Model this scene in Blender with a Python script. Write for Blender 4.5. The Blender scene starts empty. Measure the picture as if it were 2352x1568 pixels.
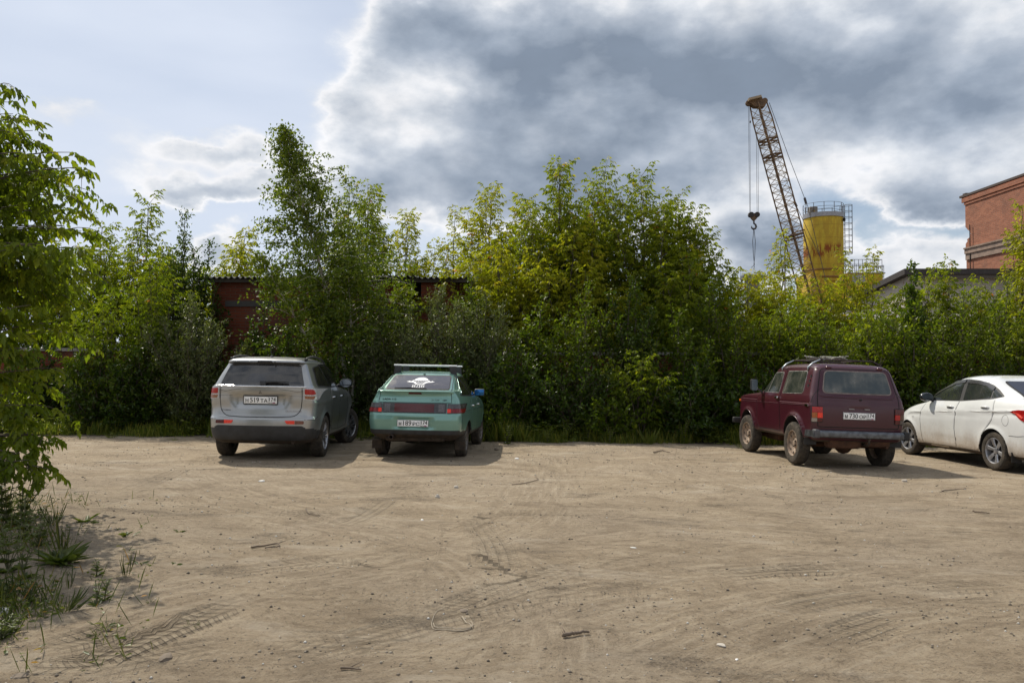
import bpy, bmesh, math, random, os
import numpy as np
from mathutils import Vector, Matrix
from mathutils.bvhtree import BVHTree
R = math.radians
SC = bpy.context.scene
COL = SC.collection

# ------------------------------------------------------------------ camera
F = 1833.0; CW = 2352.0; CH = 1568.0          # focal length and frame in working pixels
PITCH = R(1.19); EYE = 1.43
cd = bpy.data.cameras.new('camera'); cam = bpy.data.objects.new('camera', cd); COL.objects.link(cam)
cd.sensor_width = 36; cd.lens = F / CW * 36; cd.clip_end = 6000; cd.clip_start = .05
cam.location = (0, 0, EYE); cam.rotation_euler = (R(90) + PITCH, 0, 0)
SC.camera = cam

# ------------------------------------------------------------------ light
SUN = Vector((-.50, .70, 1.0)).normalized()
SUN_EL = math.asin(SUN.z); SUN_AZ = math.atan2(SUN.x, SUN.y)
SKY_STRENGTH = .085
SC.view_settings.view_transform = 'Standard'; SC.view_settings.look = 'None'
SC.view_settings.exposure = 0.0; SC.view_settings.gamma = 1; SC.view_settings.use_curve_mapping = False
ld = bpy.data.lights.new('sun', 'SUN'); ld.energy = 4.7; ld.angle = R(.5); ld.color = (1, .93, .80)
lo = bpy.data.objects.new('sun', ld); COL.objects.link(lo)
lo.rotation_euler = SUN.to_track_quat('Z', 'Y').to_euler()
lo.location = (0, 0, 30)

def pix(px, py, d):
    """the point seen at frame position px,py, at depth d metres ahead"""
    v = (CH / 2 - py) / F; u = (px - CW / 2) / F
    c, s = math.cos(PITCH), math.sin(PITCH)
    k = c - v * s
    return Vector((u / k * d, d, EYE + d * (s + v * c) / k))

BX, CY = .0143, .0207
def G(x, y):
    """height of the ground: falls gently to the right and away, level beyond the hedge"""
    x = np.clip(x, -30, 30); yy = np.minimum(y, 19.0)
    return -(BX * x + CY * yy)
def gpix(px, py):
    """ground point seen at a frame position"""
    s = (py - 860 - BX * (px - CW / 2)) / 1.43
    d = F / s
    x = (px - CW / 2) / s
    return x, d

# ------------------------------------------------------------------ world: sky texture with clouds
def world():
    w = bpy.data.worlds.new('World'); SC.world = w; w.use_nodes = True
    nt = w.node_tree; nt.nodes.clear(); N = nt.nodes.new; L = nt.links.new
    out = N('ShaderNodeOutputWorld'); bg = N('ShaderNodeBackground'); L(bg.outputs[0], out.inputs[0])
    sky = N('ShaderNodeTexSky'); sky.sky_type = 'NISHITA'; sky.sun_disc = False
    sky.sun_elevation = SUN_EL; sky.sun_rotation = SUN_AZ; sky.air_density = 1.0; sky.dust_density = .6; sky.ozone_density = 1.5
    tc = N('ShaderNodeTexCoord')
    def vm(op, a, b=None):
        n = N('ShaderNodeVectorMath'); n.operation = op
        for i, q in enumerate((a, b)):
            if q is None: continue
            if isinstance(q, (tuple, list, Vector)): n.inputs[i].default_value = q
            else: L(q, n.inputs[i])
        return n.outputs['Value'] if op == 'LENGTH' else n.outputs[0]
    def mm(op, a, b=0, c=0, clamp=False):
        n = N('ShaderNodeMath'); n.operation = op; n.use_clamp = clamp
        for i, q in enumerate((a, b, c)):
            if isinstance(q, (int, float)): n.inputs[i].default_value = q
            else: L(q, n.inputs[i])
        return n.outputs[0]
    def noise(v, sc, det, rough=.55, lac=2.0):
        n = N('ShaderNodeTexNoise'); n.inputs['Scale'].default_value = sc; n.inputs['Detail'].default_value = det
        n.inputs['Roughness'].default_value = rough; n.inputs['Lacunarity'].default_value = lac; L(v, n.inputs['Vector']); return n
    d = tc.outputs['Generated']
    stretch = vm('MULTIPLY', d, (1, 1, 1.7))
    n1 = noise(stretch, 5.0, 7, .58)
    wv = vm('SUBTRACT', n1.outputs['Color'], (.5, .5, .5))
    wv = vm('MULTIPLY', wv, (.20, .12, .15))
    p = vm('ADD', d, wv)
    # (px, py, radius x, radius y, thickness): thick cloud is grey from below, thin edges glow
    blobs = [
        (1180, 60, 330, 110, .62), (1500, 60, 420, 170, .75), (1250, 150, 260, 90, .55), (1900, 40, 520, 170, .80), (2250, 60, 420, 210, .85),
        (1560, 180, 360, 110, .70), (2000, 190, 420, 120, .62), (2300, 230, 260, 120, .55),
        (1000, 350, 300, 110, .80), (1300, 380, 380, 120, .90), (1560, 380, 300, 110, .72), (900, 260, 190, 90, .42), (1150, 265, 220, 60, .50),
        (1000, 440, 230, 80, .60), (1850, 330, 300, 100, .58), (1500, 470, 420, 60, .45),
        (375, 428, 180, 56, .62), (430, 468, 120, 30, .75), (560, 440, 120, 50, .50), (215, 292, 76, 34, .60), (110, 300, 70, 40, .48), (420, 350, 120, 34, .60), (530, 322, 80, 50, .52), (500, 575, 70, 40, .55),
        (760, 230, 90, 80, .38), (860, 130, 120, 80, .42), (930, 170, 130, 80, .40), (980, 20, 160, 60, .42), (740, 430, 140, 90, .40),
        (1720, 570, 120, 66, .60), (1740, 610, 140, 50, .75), (2080, 430, 150, 70, .50), (2130, 460, 130, 40, .58), (2260, 420, 180, 60, .48),
        (2060, 590, 240, 60, .55), (1400, 560, 400, 70, .36), (500, 590, 90, 50, .45), (2330, 390, 120, 60, .5),
    ]
    T = None
    for (px, py, rx, ry, amp) in blobs:
        c = (pix(px, py, 1) - Vector((0, 0, EYE))).normalized()
        q = vm('SUBTRACT', p, c)
        q = vm('MULTIPLY', q, (F / rx, F / rx, F / ry))
        l = vm('LENGTH', q)
        m = N('ShaderNodeMapRange'); m.interpolation_type = 'SMOOTHERSTEP'
        m.inputs['From Min'].default_value = 0; m.inputs['From Max'].default_value = 1.55
        m.inputs['To Min'].default_value = amp * .84; m.inputs['To Max'].default_value = 0
        L(l, m.inputs['Value'])
        T = m.outputs[0] if T is None else mm('ADD', T, m.outputs[0])
    # the rest of the sky, out of the frame, carries broken cloud too
    nb = noise(stretch, 2.2, 5, .55)
    sep = N('ShaderNodeSeparateXYZ'); L(d, sep.inputs[0])
    back = N('ShaderNodeMapRange'); L(sep.outputs['Y'], back.inputs['Value'])
    back.inputs['From Min'].default_value = .75; back.inputs['From Max'].default_value = .35
    far = N('ShaderNodeMapRange'); L(nb.outputs['Fac'], far.inputs['Value'])
    far.inputs['From Min'].default_value = .42; far.inputs['From Max'].default_value = .72; far.inputs['To Max'].default_value = 1.1
    T = mm('ADD', T, mm('MULTIPLY', far.outputs[0], back.outputs[0]))
    T = mm('MULTIPLY', mm('SUBTRACT', 1, mm('EXPONENT', mm('MULTIPLY', T, -1.15))), 1.18)
    n2 = noise(stretch, 13, 8, .6)
    det = mm('MULTIPLY', mm('SUBTRACT', n2.outputs['Fac'], .5), .60)
    n3 = noise(stretch, 4.2, 4, .5)
    det = mm('ADD', det, mm('MULTIPLY', mm('SUBTRACT', n3.outputs['Fac'], .5), .55))
    gate = N('ShaderNodeMapRange'); L(T, gate.inputs['Value']); gate.inputs['From Min'].default_value = .05; gate.inputs['From Max'].default_value = .5
    brk = N('ShaderNodeMapRange'); L(n3.outputs['Fac'], brk.inputs['Value']); brk.inputs['From Min'].default_value = .36; brk.inputs['From Max'].default_value = .60; brk.inputs['To Min'].default_value = .66; brk.inputs['To Max'].default_value = 1.10
    T2 = mm('ADD', mm('MULTIPLY', T, brk.outputs[0]), mm('MULTIPLY', det, gate.outputs[0]))
    cr = N('ShaderNodeValToRGB'); L(T2, cr.inputs[0])
    e = cr.color_ramp.elements
    e[0].position = .18; e[0].color = (.78, .82, .88, 1)
    e[1].position = 1.0; e[1].color = (.24, .295, .38, 1)
    for pos, c in ((.36, (.95, .95, .97)), (.50, (.70, .74, .80)), (.64, (.50, .555, .64)), (.82, (.35, .41, .50))):
        q = cr.color_ramp.elements.new(pos); q.color = (*c, 1)
    al = N('ShaderNodeMapRange'); al.interpolation_type = 'SMOOTHSTEP'; L(T2, al.inputs['Value'])
    al.inputs['From Min'].default_value = .08; al.inputs['From Max'].default_value = .42
    # thin high veil, denser towards the left
    veil = N('ShaderNodeMapRange'); veil.interpolation_type = 'SMOOTHSTEP'; L(sep.outputs['X'], veil.inputs['Value'])
    veil.inputs['From Min'].default_value = .30; veil.inputs['From Max'].default_value = -.35
    veil.inputs['To Min'].default_value = .25; veil.inputs['To Max'].default_value = .95
    nv = noise(vm('MULTIPLY', d, (1, 1, 3.5)), 3.0, 4, .5)
    vf = mm('MULTIPLY', veil.outputs[0], mm('ADD', .55, mm('MULTIPLY', nv.outputs['Fac'], .9)), clamp=True)
    ss = N('ShaderNodeVectorMath'); ss.operation = 'SCALE'; L(sky.outputs[0], ss.inputs[0]); ss.inputs['Scale'].default_value = SKY_STRENGTH
    def mix(f, a, b):
        n = N('ShaderNodeMix'); n.data_type = 'RGBA'
        L(f, n.inputs[0])
        if isinstance(a, tuple): n.inputs[6].default_value = a
        else: L(a, n.inputs[6])
        if isinstance(b, tuple): n.inputs[7].default_value = b
        else: L(b, n.inputs[7])
        return n.outputs[2]
    c1 = mix(vf, ss.outputs[0], (.71, .78, .91, 1))
    var = mm('ADD', .80, mm('MULTIPLY', noise(stretch, 7.5, 6, .6).outputs['Fac'], .40))
    sc2 = N('ShaderNodeVectorMath'); sc2.operation = 'SCALE'; L(cr.outputs[0], sc2.inputs[0]); L(var, sc2.inputs['Scale'])
    c2 = mix(al.outputs[0], c1, sc2.outputs[0])
    L(c2, bg.inputs[0]); bg.inputs[1].default_value = 1.0
world()

# ------------------------------------------------------------------ object helpers
def tag(o, label=None, cat=None, group=None, kind=None):
    if label: o['label'] = label
    if cat: o['category'] = cat
    if group: o['group'] = group
    if kind: o['kind'] = kind
    return o
def empty(name, loc=(0, 0, 0), label=None, cat=None, group=None, rz=0):
    o = bpy.data.objects.new(name, None); COL.objects.link(o); o.location = loc; o.rotation_euler = (0, 0, rz)
    o.empty_display_size = .1
    return tag(o, label, cat, group)
def link(name, me, mat=None, parent=None, smooth=False, sharp=None):
    o = bpy.data.objects.new(name, me); COL.objects.link(o)
    if mat is not None:
        for m in (mat if isinstance(mat, (list, tuple)) else [mat]): me.materials.append(m)
    if parent is not None: o.parent = parent
    if smooth:
        me.polygons.foreach_set('use_smooth', [True] * len(me.polygons))
        if sharp: me.set_sharp_from_angle(angle=R(sharp))
    return o

class MB:
    """collects boxes, bars, tubes and lathes and links them as one mesh"""
    def __init__(s): s.v = []; s.f = []; s.mi = []; s.cur = 0
    def add(s, vs, fs):
        n = len(s.v); s.v += [tuple(v) for v in vs]; s.f += [tuple(i + n for i in f) for f in fs]; s.mi += [s.cur] * len(fs); return s
    def box(s, c, d, rot=None):
        hx, hy, hz = d[0] / 2, d[1] / 2, d[2] / 2
        vs = [Vector((x, y, z)) for x in (-hx, hx) for y in (-hy, hy) for z in (-hz, hz)]
        if rot is not None: vs = [rot @ v for v in vs]
        c = Vector(c)
        return s.add([v + c for v in vs], [(0, 1, 3, 2), (4, 6, 7, 5), (0, 4, 5, 1), (2, 3, 7, 6), (0, 2, 6, 4), (1, 5, 7, 3)])
    def rbox(s, c, d, r=.01, rot=None, seg=3):
        """box with rounded outline in all edges (bevelled)"""
        bm = bmesh.new(); bmesh.ops.create_cube(bm, size=1)
        for v in bm.verts: v.co = Vector((v.co.x * d[0], v.co.y * d[1], v.co.z * d[2]))
        bmesh.ops.bevel(bm, geom=bm.edges[:], offset=r, segments=seg, profile=.5, affect='EDGES')
        M = rot if rot is not None else Matrix.Identity(3)
        vs = [M @ v.co + Vector(c) for v in bm.verts]; bm.verts.index_update()
        fs = [[v.index for v in f.verts] for f in bm.faces]; bm.free()
        return s.add(vs, fs)
    def tube(s, pts, r, n=8, r2=None, cap=True):
        pts = [Vector(p) for p in pts]; m = len(pts); rings = []
        base = len(s.v); vs = []
        up = None
        for i, p in enumerate(pts):
            t = (pts[min(i + 1, m - 1)] - pts[max(i - 1, 0)])
            if t.length < 1e-9: t = Vector((0, 0, 1))
            t.normalize()
            if up is None:
                up = Vector((0, 0, 1)) if abs(t.z) < .9 else Vector((1, 0, 0))
            a = t.cross(up).normalized(); b = a.cross(t).normalized(); up = b
            rr = (r[i] if isinstance(r, (list, tuple)) else (r if r2 is None else r + (r2 - r) * i / max(m - 1, 1)))
            for k in range(n):
                w = 2 * math.pi * k / n
                vs.append(p + (a * math.cos(w) + b * math.sin(w)) * rr)
        fs = []
        for i in range(m - 1):
            for k in range(n):
                k2 = (k + 1) % n
                fs.append((i * n + k, i * n + k2, (i + 1) * n + k2, (i + 1) * n + k))
        if cap: fs += [tuple(range(n - 1, -1, -1)), tuple((m - 1) * n + k for k in range(n))]
        return s.add(vs, fs)
    def lathe(s, prof, c=(0, 0, 0), axis='X', n=48, sgn=1):
        """profile of (radius, offset along axis)"""
        vs = []; c = Vector(c); m = len(prof)
        for (r, h) in prof:
            for k in range(n):
                w = 2 * math.pi * k / n; a, b = r * math.cos(w), r * math.sin(w)
                if axis == 'X': vs.append(c + Vector((h * sgn, a, b)))
                elif axis == 'Y': vs.append(c + Vector((a, h * sgn, b)))
                else: vs.append(c + Vector((a, b, h * sgn)))
        fs = [(i * n + k, i * n + (k + 1) % n, (i + 1) * n + (k + 1) % n, (i + 1) * n + k) for i in range(m - 1) for k in range(n)]
        return s.add(vs, fs)
    def prism(s, poly, a, b, axis='Y'):
        """polygon (2d) extruded from a to b along axis"""
        n = len(poly); vs = []
        for h in (a, b):
            for (u, v) in poly:
                vs.append({'Y': (u, h, v), 'X': (h, u, v), 'Z': (u, v, h)}[axis])
        fs = [tuple(range(n)), tuple(range(2 * n - 1, n - 1, -1))] + [(i, n + i, n + (i + 1) % n, (i + 1) % n) for i in range(n)]
        return s.add(vs, fs)
    def build(s, name, mat, parent=None, smooth=False, sharp=None, fix=True):
        me = bpy.data.meshes.new(name); me.from_pydata(s.v, [], s.f)
        if fix:
            bm = bmesh.new(); bm.from_mesh(me); bmesh.ops.recalc_face_normals(bm, faces=bm.faces[:]); bm.to_mesh(me); bm.free()
        o = link(name, me, mat, parent, smooth, sharp)
        if isinstance(mat, (list, tuple)): me.polygons.foreach_set('material_index', s.mi)
        return o

def rnd(poly, r, n=5):
    """round the corners of a 2d polygon; r a number or one per corner"""
    out = []; m = len(poly)
    for i in range(m):
        p = Vector(poly[i]); a = Vector(poly[i - 1]); b = Vector(poly[(i + 1) % m])
        rr = r[min(i, len(r) - 1)] if isinstance(r, (list, tuple)) else r
        if rr <= 0: out.append(tuple(p)); continue
        da, db = (a - p), (b - p); k = min(rr, da.length * .48, db.length * .48)
        p0 = p + da.normalized() * k; p1 = p + db.normalized() * k
        for j in range(n + 1):
            t = j / n; q = p0 * (1 - t) ** 2 + p * 2 * t * (1 - t) + p1 * t * t; out.append(tuple(q))
    return out

# ------------------------------------------------------------------ material helpers
class NT:
    def __init__(s, name):
        s.m = bpy.data.materials.new(name); s.m.use_nodes = True; s.nt = s.m.node_tree; s.nt.nodes.clear()
        s.out = s.nt.nodes.new('ShaderNodeOutputMaterial')
    def N(s, t, **kw):
        n = s.nt.nodes.new(t)
        for k, v in kw.items(): setattr(n, k, v)
        return n
    def L(s, a, b): s.nt.links.new(a, b)
    def put(s, sock, v):
        if isinstance(v, bpy.types.NodeSocket): s.L(v, sock)
        elif v is not None:
            if isinstance(v, (tuple, list)) and len(v) == 3 and sock.type == 'RGBA': v = (*v, 1)
            sock.default_value = v
    def math(s, op, a, b=0, c=0, clamp=False):
        n = s.N('ShaderNodeMath', operation=op, use_clamp=clamp)
        for i, q in enumerate((a, b, c)): s.put(n.inputs[i], q)
        return n.outputs[0]
    def vmath(s, op, a, b=None):
        n = s.N('ShaderNodeVectorMath', operation=op); s.put(n.inputs[0], a)
        if b is not None: s.put(n.inputs[1], b)
        return n.outputs['Value'] if op in ('LENGTH', 'DISTANCE', 'DOT_PRODUCT') else n.outputs[0]
    def mix(s, f, a, b, bt='MIX'):
        n = s.N('ShaderNodeMix', data_type='RGBA', blend_type=bt); s.put(n.inputs[0], f); s.put(n.inputs[6], a); s.put(n.inputs[7], b); return n.outputs[2]
    def noise(s, v, scale, det=4, rough=.55, out='Fac', dist=0):
        n = s.N('ShaderNodeTexNoise'); s.put(n.inputs['Vector'], v); n.inputs['Scale'].default_value = scale
        n.inputs['Detail'].default_value = det; n.inputs['Roughness'].default_value = rough; n.inputs['Distortion'].default_value = dist
        return n.outputs[out]
    def rng(s, v, a, b, c=0., d=1., sm=True):
        n = s.N('ShaderNodeMapRange'); n.interpolation_type = 'SMOOTHSTEP' if sm else 'LINEAR'
        s.put(n.inputs['Value'], v); n.inputs['From Min'].default_value = a; n.inputs['From Max'].default_value = b
        n.inputs['To Min'].default_value = c; n.inputs['To Max'].default_value = d; return n.outputs[0]
    def ramp(s, v, stops):
        n = s.N('ShaderNodeValToRGB'); s.put(n.inputs[0], v); e = n.color_ramp.elements
        e[0].position, e[0].color = stops[0][0], (*stops[0][1], 1); e[1].position, e[1].color = stops[-1][0], (*stops[-1][1], 1)
        for p, c in stops[1:-1]: q = e.new(p); q.color = (*c, 1)
        return n.outputs[0]
    def xyz(s, v):
        n = s.N('ShaderNodeSeparateXYZ'); s.put(n.inputs[0], v); return n.outputs
    def comb(s, x, y, z):
        n = s.N('ShaderNodeCombineXYZ'); s.put(n.inputs[0], x); s.put(n.inputs[1], y); s.put(n.inputs[2], z); return n.outputs[0]
    def obj(s): return s.N('ShaderNodeTexCoord').outputs['Object']
    def bump(s, h, strength=.5, dist=.01, nrm=None):
        n = s.N('ShaderNodeBump'); s.put(n.inputs['Height'], h); n.inputs['Strength'].default_value = strength; n.inputs['Distance'].default_value = dist
        if nrm is not None: s.L(nrm, n.inputs['Normal'])
        return n.outputs[0]
    def pbr(s, col, rough=.5, metal=0., nrm=None, coat=0., spec=.5, emis=None, es=0., alpha=None, trans=0.):
        n = s.N('ShaderNodeBsdfPrincipled'); s.put(n.inputs['Base Color'], col); s.put(n.inputs['Roughness'], rough); s.put(n.inputs['Metallic'], metal)
        if nrm is not None: s.L(nrm, n.inputs['Normal'])
        n.inputs['Coat Weight'].default_value = coat; n.inputs['Coat Roughness'].default_value = .06
        n.inputs['Specular IOR Level'].default_value = spec
        if trans: n.inputs['Transmission Weight'].default_value = trans
        if emis is not None: s.put(n.inputs['Emission Color'], emis); s.put(n.inputs['Emission Strength'], es)
        return n.outputs[0]
    def done(s, sh): s.L(sh, s.out.inputs[0]); return s.m

MATS = {}
def plain(name, col, rough=.5, metal=0., coat=0., var=.12, scale=9., bump=0., emis=None, es=0.):
    """plain material with slight mottling so nothing is perfectly uniform"""
    if name in MATS: return MATS[name]
    t = NT(name); o = t.obj(); n = t.noise(o, scale, 5, .6)
    c = t.mix(t.rng(n, .3, .7), tuple(q * (1 - var) for q in col), tuple(min(1, q * (1 + var)) for q in col))
    r = t.rng(n, .3, .7, max(.02, rough - .07), min(1, rough + .07))
    nr = t.bump(t.noise(o, scale * 6, 4), .4, bump) if bump else None
    MATS[name] = t.done(t.pbr(c, r, metal, nr, coat, emis=emis, es=es)); return MATS[name]

def paint(name, col, metal=0., rough=.35, dust=.5, dust_top=.75, dustcol=(.27, .22, .165), coat=.7, allover=.06, flake=0., stain=0.):
    """car paint: clear coat, road dust that thins out with height, streaks and mottling"""
    t = NT(name); o = t.obj(); X = t.xyz(o)
    big = t.noise(o, 2.2, 5, .6); fine = t.noise(o, 38, 5, .7)
    st = t.noise(t.vmath('MULTIPLY', o, (9, 9, 1.6)), 1.5, 5, .6)
    h = t.math('ADD', X[2], t.math('MULTIPLY', t.math('SUBTRACT', big, .5), .45))
    h = t.math('ADD', h, t.math('MULTIPLY', t.math('SUBTRACT', st, .5), .22))
    low = t.rng(h, dust_top, .22, 0, 1)
    d = t.math('MULTIPLY', low, dust)
    d = t.math('ADD', d, t.math('MULTIPLY', t.rng(big, .3, .8), allover))
    d = t.math('MULTIPLY', d, t.rng(fine, .2, .8, .65, 1.2), clamp=True)
    base = t.mix(t.rng(big, .3, .7), tuple(q * .93 for q in col), tuple(min(1, q * 1.05) for q in col))
    if flake: base = t.mix(t.rng(t.noise(o, 900, 1), .45, .6, 0, flake), base, tuple(min(1, q * 1.8) for q in col))
    if stain: base = t.mix(t.rng(t.noise(o, 5, 8, .7), .62, .72, 0, stain), base, (.18, .07, .03))
    c = t.mix(d, base, dustcol)
    r = t.math('ADD', rough, t.math('MULTIPLY', d, .5), clamp=True)
    m = t.math('MULTIPLY', t.math('SUBTRACT', 1, d), metal)
    nr = t.bump(fine, .06, .002)
    p = t.N('ShaderNodeBsdfPrincipled'); t.L(c, p.inputs['Base Color']); t.L(r, p.inputs['Roughness']); t.put(p.inputs['Metallic'], m)
    t.put(p.inputs['Coat Weight'], t.math('MULTIPLY', t.math('SUBTRACT', 1, d, clamp=True), coat)); p.inputs['Coat Roughness'].default_value = .08
    t.L(nr, p.inputs['Normal'])
    return t.done(p.outputs[0])

def brick(name, c1, c2, mortar, plane='XZ', rough=.9, scale=1., stain=(.10, .08, .07), stain_amt=.5, whit=0.):
    t = NT(name); o = t.obj(); X = t.xyz(o)
    v = t.comb(X[0] if plane == 'XZ' else X[1], X[2], 0)
    b = t.N('ShaderNodeTexBrick'); t.L(v, b.inputs['Vector']); b.offset = .5; b.squash = 1
    b.inputs['Scale'].default_value = 1 / scale; b.inputs['Brick Width'].default_value = .26; b.inputs['Row Height'].default_value = .077
    b.inputs['Mortar Size'].default_value = .006; b.inputs['Mortar Smooth'].default_value = .3; b.inputs['Bias'].default_value = 0
    b.inputs['Color1'].default_value = (*c1, 1); b.inputs['Color2'].default_value = (*c2, 1); b.inputs['Mortar'].default_value = (*mortar, 1)
    col = b.outputs['Color']
    n = t.noise(o, 1.1, 7, .65); f = t.noise(o, 25, 5, .7)
    col = t.mix(t.rng(n, .48, .72, 0, stain_amt), col, stain)
    if whit: col = t.mix(t.rng(t.noise(o, 2.3, 8, .7), .56, .68, 0, whit), col, (.45, .40, .36))
    col = t.mix(t.rng(f, .3, .7, 0, .25), col, tuple(q * .5 for q in c1))
    h = t.math('ADD', t.math('MULTIPLY', b.outputs['Fac'], -1), t.math('MULTIPLY', f, .6))
    return t.done(t.pbr(col, rough, nrm=t.bump(h, .8, .012), spec=.2))

# ------------------------------------------------------------------ noise on arrays
_rg = np.random.RandomState(5); _LAT = _rg.rand(256, 256)
def vnoise(x, y):
    xi = np.floor(x).astype(int); yi = np.floor(y).astype(int); fx = x - xi; fy = y - yi
    fx = fx * fx * (3 - 2 * fx); fy = fy * fy * (3 - 2 * fy)
    a = _LAT[xi & 255, yi & 255]; b = _LAT[(xi + 1) & 255, yi & 255]; c = _LAT[xi & 255, (yi + 1) & 255]; d = _LAT[(xi + 1) & 255, (yi + 1) & 255]
    return (a * (1 - fx) + b * fx) * (1 - fy) + (c * (1 - fx) + d * fx) * fy
def fbm(x, y, o=4):
    s = 0; a = .5
    for k in range(o): s = s + a * (vnoise(x * 2 ** k + 17 * k, y * 2 ** k + 31 * k) - .5); a *= .55
    return s
# ------------------------------------------------------------------ ground
TRACKS = [  # polylines in working pixels of the photograph, turned into ground points; (points, half width, strength)
    ([(60, 1530), (210, 1518), (330, 1470), (440, 1428), (580, 1385)], .13, 1.5),
    ([(110, 1500), (240, 1462), (345, 1430)], .12, 1.4),
    ([(0, 1420), (160, 1400), (330, 1350), (520, 1280)], .11, .35),
    ([(500, 1140), (560, 1160), (640, 1175), (800, 1178)], .12, .5),
    ([(860, 1290), (960, 1275), (1080, 1280), (1180, 1310)], .12, .45),
    ([(980, 1425), (1120, 1370), (1300, 1310), (1480, 1270), (1700, 1240)], .14, .5),
    ([(1360, 1310), (1420, 1290), (1500, 1272)], .10, .95),
    ([(1640, 1330), (1760, 1312), (1880, 1306), (2000, 1312)], .12, .6),
    ([(600, 1560), (800, 1480), (1000, 1420), (1250, 1370), (1560, 1340)], .15, .35),
    ([(1100, 1180), (1180, 1172), (1290, 1178), (1400, 1168)], .11, .5),
    ([(1450, 1175), (1560, 1168), (1660, 1158), (1800, 1160)], .12, .6),
    ([(640, 1250), (760, 1210), (860, 1170), (940, 1110)], .13, .45),
    ([(200, 1180), (330, 1120), (420, 1080), (480, 1050)], .13, .3),
    ([(1900, 1480), (2050, 1420), (2200, 1390), (2352, 1385)], .14, .6),
    ([(1750, 1420), (1950, 1370), (2150, 1350), (2352, 1345)], .13, .35),
    ([(500, 1330), (640, 1300), (760, 1290), (900, 1310)], .12, .35),
    ([(900, 1130), (1050, 1160), (1130, 1230), (1160, 1330)], .13, .4),
    ([(1240, 1060), (1330, 1100), (1480, 1120), (1700, 1115)], .13, .3),
    ([(150, 1560), (420, 1500), (700, 1470), (1000, 1480)], .14, .45),
    ([(1500, 1050), (1620, 1090), (1800, 1110), (2050, 1120)], .14, .35),
]
LANES = [  # broad scuffed wheel lanes
    ([(700, 1568), (1000, 1480), (1300, 1390), (1620, 1330), (2000, 1300), (2352, 1290)], .45, 1.0),
    ([(420, 1090), (560, 1150), (760, 1190), (960, 1230), (1120, 1300), (1200, 1420), (1180, 1568)], .45, .9),
    ([(1240, 1050), (1240, 1120), (1180, 1190), (1040, 1240), (860, 1290), (600, 1330), (300, 1400), (0, 1500)], .40, .9),
    ([(1480, 1050), (1600, 1100), (1760, 1130), (2000, 1150), (2352, 1160)], .40, .8),
    ([(1500, 1568), (1750, 1470), (2000, 1400), (2352, 1350)], .50, 1.0),
    ([(1350, 1150), (1600, 1180), (1900, 1210), (2352, 1230)], .40, .8),
    ([(620, 1070), (680, 1110), (820, 1130), (1000, 1120), (1180, 1090)], .35, .7),
    ([(1300, 1250), (1500, 1230), (1750, 1240), (2100, 1260)], .35, .7),
]
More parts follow.
